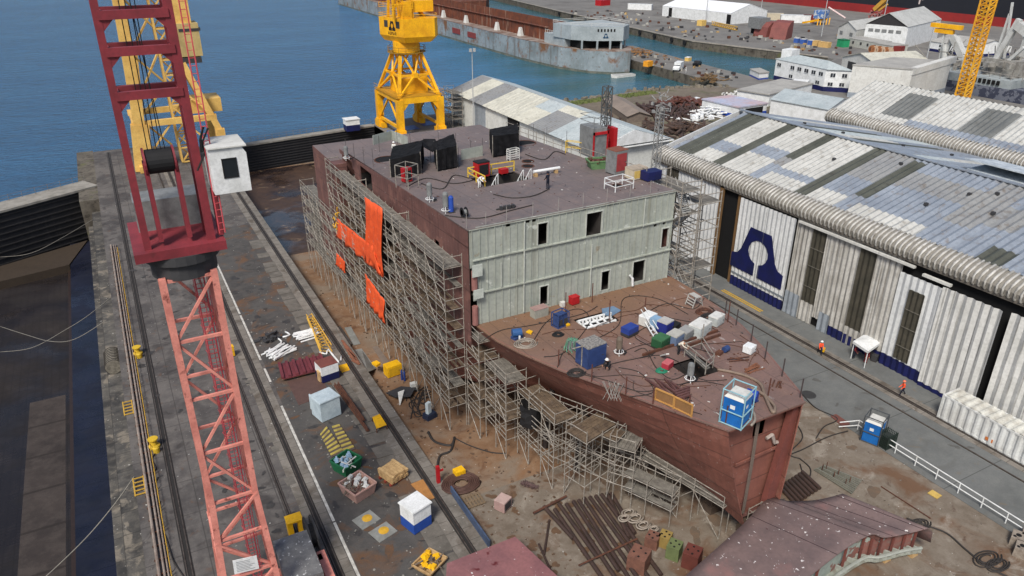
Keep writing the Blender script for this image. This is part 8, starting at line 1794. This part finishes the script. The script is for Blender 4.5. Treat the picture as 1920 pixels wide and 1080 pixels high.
b.tube((232.5, 96, 5.9), (232.5, 157, 5.9), .1, 4); b.build('rigging', P('naval_rigging', (142, 138, 132)), t, kind='stuff')
b = M(); p = lambda x, y: AX(x, y, 238)
b.beam(p(1838, 150), p(1908, 30), 1.4); b.beam(p(1790, 60), p(1820, 125), 2.4, 1.6); b.beam(p(1820, 125), p(1800, 140), 1.6); b.beam(p(1760, 130), p(1790, 60), .8); b.beam(p(1760, 130), p(1775, 50), .5); b.beam(p(1870, 120), p(1915, 80), .8); b.beam(p(1880, 100), p(1895, 0), .5); b.beam(p(1860, 110), p(1890, 20), .5); b.beam(p(1905, 40), p(1925, 55), 2.2); b.tube(p(1770, 150), p(1775, 75), .9, 10); b.build('mast', P('naval_mast', (196, 198, 196), c2=srgb((172, 172, 168)), scale=.3), t)
b = M(); b.beam(p(1752, 40), p(1805, 46), 1.6, 1.2); b.beam(p(1758, 50), p(1790, 54), 1.2); b.build('yellow_beam', cyel, t); t.location += Vector((-12, -7.6, .4))
# cranes and posts beyond
jy = P('jib_yellow', (234, 176, 44), c2=srgb((206, 142, 40)), scale=.3)
t = thing('lattice_jib', 'tall yellow lattice crane jib slanting up beside the grey naval ship', 'crane', (205.5, 125, 0)); a, c = AX(1805, 178, 205.5), AX(1860, -20, 205.5); a = Vector((205.5, a.y, .5)); b = M(); d = (c - a); s1_ = d.cross(Vector((0, 1, 0))).normalized() * 1.3; s2_ = d.cross(s1_).normalized() * 1.3
q0 = None
for k in range(23):
    e = a + d * (k / 22) * 1.0; q = [e + s1_ + s2_, e - s1_ + s2_, e - s1_ - s2_, e + s1_ - s2_]
    for i in range(4): b.beam(q[i], q[(i + 1) % 4], .16)
    if q0:
        for i in range(4): b.beam(q0[i], q[i], .36); b.beam(q0[i], q[(i + 1) % 4], .2)
    q0 = q
b.build('jib_lattice', jy, t); b = M(); b.cbox((205.5, a.y, 0), (3.5, 3.5, .6)); b.build('jib_base', jy, t)
t = thing('quay_crane', 'distant crane with pinkish red lattice base and yellow boom before the red hull', 'crane', (340, 262, 0)); p = lambda x, y: AX(x, y, 330); b = M()
for (u, v) in (((1625, 40), (1640, 18)), ((1650, 38), (1650, 18)), ((1640, 40), (1655, 20)), ((1628, 30), (1652, 28)), ((1635, 40), (1650, 20)), ((1630, 24), (1652, 20)), ((1645, 40), (1633, 20))): b.beam(p(*u), p(*v), .5)
b.build('tower_lattice', P('pale_red_lattice', (176, 112, 108)), t); b = M(); b.beam(p(1640, 18), p(1664, -4), 1.8); b.beam(p(1648, 20), p(1664, 8), .8); b.build('boom', P('quay_boom_yellow', (206, 158, 66)), t)
for k, (px, py, h, lab) in enumerate(((1323, 42, 16, 'thin light post in front of the white marquee'), (1540, 68, 22, 'tall light post near the far cable drums and blue tank rack'), (1427, 18, 14, 'thin light post at the right end of the marquee'), (1652, 60, 20, 'tall light post before the black gabled warehouse'), (1735, 120, 14, 'thin pale pole on the flat roof of the boxy white building'))):
    c = G(px, py); t = thing('light_post', lab, 'light post', c); b = M(); b.tube(c, c + Vector((0, 0, h)), .25, 6, .12); b.build('post', P('pale_post', (176, 178, 178)), t); b = M(); b.cbox(c + Vector((0, 0, h)), (1.2, .4, .3)); b.build('lamp_head', greyp, t)
b = M(); a, c = AX(1554, 14, 300), AX(1585, 34, 300); b.tube(a, c, .4, 6); b.build('white_boom', P('white_pink_boom', (224, 200, 196)), label='thin pale boom slanting down in front of the red hull', cat='boom')
rq = random.Random(41)
for nm, lab, m_, n in (('quay_goods', 'small pale goods and pallets scattered over the far quay', P('goods_pale', (168, 166, 158)), 36), ('quay_goods', 'small yellowish goods and trestles scattered over the far quay', P('goods_yellow', (176, 148, 98), c2=srgb((150, 120, 80)), scale=.3), 16), ('quay_goods', 'small dark goods and machines scattered over the far quay', dgrey, 50), ('quay_goods', 'small rusty goods scattered over the far quay', rust, 40)):
    b = M()
    for _ in range(n):
        y = rq.uniform(198, 380); x = (236 if y < 253 else 223 + (y - 253) * .1) + abs(rq.gauss(0, 22)) + 3; b.cbox((x, y, 0), (rq.uniform(.4, 2.0), rq.uniform(.4, 1.4), rq.uniform(.2, 1.1)), rq.uniform(0, 3), rq.uniform(.7, 1))
    for _ in range(n // 3): x, y = rq.uniform(168.5, 182), rq.uniform(176, 232); b.cbox((x, y, 0), (rq.uniform(.4, 1.4), rq.uniform(.3, 1.2), rq.uniform(.2, .9)), rq.uniform(0, 3))
    b.build(nm, m_, kind='stuff', label=lab)
# ================================================================ STAINS WORN INTO THE GROUND
rs = random.Random(77)
def stains(label, m_, n, x0, x1, y0, y1, lo, hi, zz):
    b = M()
    for k in range(n):
        x, y = rs.uniform(x0, x1), rs.uniform(y0, y1); r = rs.uniform(lo, hi); e = rs.uniform(.35, 1); a0 = rs.uniform(0, 3.1); ph = [rs.uniform(0, 6.3) for _ in range(3)]; z = (slip(y) if x > 19 else 0) + zz + k * .00004; pts = []
        for j in range(18):
            t_ = j * math.pi / 9; q = r * (1 + .22 * math.sin(2 * t_ + ph[0]) + .16 * math.sin(3 * t_ + ph[1]) + .1 * math.sin(5 * t_ + ph[2])); u, v = q * math.cos(t_), q * e * math.sin(t_); pts.append((x + u * math.cos(a0) - v * math.sin(a0), y + u * math.sin(a0) + v * math.cos(a0), z))
        b.quad(*pts)
    return b.build('ground_stain', m_, kind='stuff', label=label)
stains('dark oil stains on the quay concrete under the lattice tower', P('oil_stain', (54, 52, 51), c2=srgb((68, 65, 63)), scale=2, rough=.6), 55, -2.6, 7.6, 38, 110, .12, .55, .034)
stains('dark oil stains on the asphalt strip', P('oil_stain', (46, 44, 44)), 60, 9.8, 16.6, 36, 100, .12, .7, .0135)
stains('rust stains on the asphalt strip and slab edge', P('rust_stain', (98, 72, 52), c2=srgb((82, 66, 54)), scale=2, rough=.95), 40, 9.8, 16.6, 36, 90, .15, .8, .0175)
stains('dark wet patches on the rusty slip floor', P('wet_patch', (92, 72, 56), c2=srgb((106, 82, 62)), scale=2, rough=.6), 40, 19.5, 29, 32, 45, .1, .5, .012)
stains('dark stains on the apron beside the bow', P('apron_stain', (98, 86, 74), c2=srgb((112, 92, 74)), scale=1.2, rough=.9), 46, 29, 55.5, 17, 44, .3, 1.3, .012)
stains('dark stains on the quay road', P('road_stain', (84, 84, 82), c2=srgb((94, 93, 90)), scale=2, rough=.8), 40, 57.5, 64, 18, 90, .1, .5, .012)
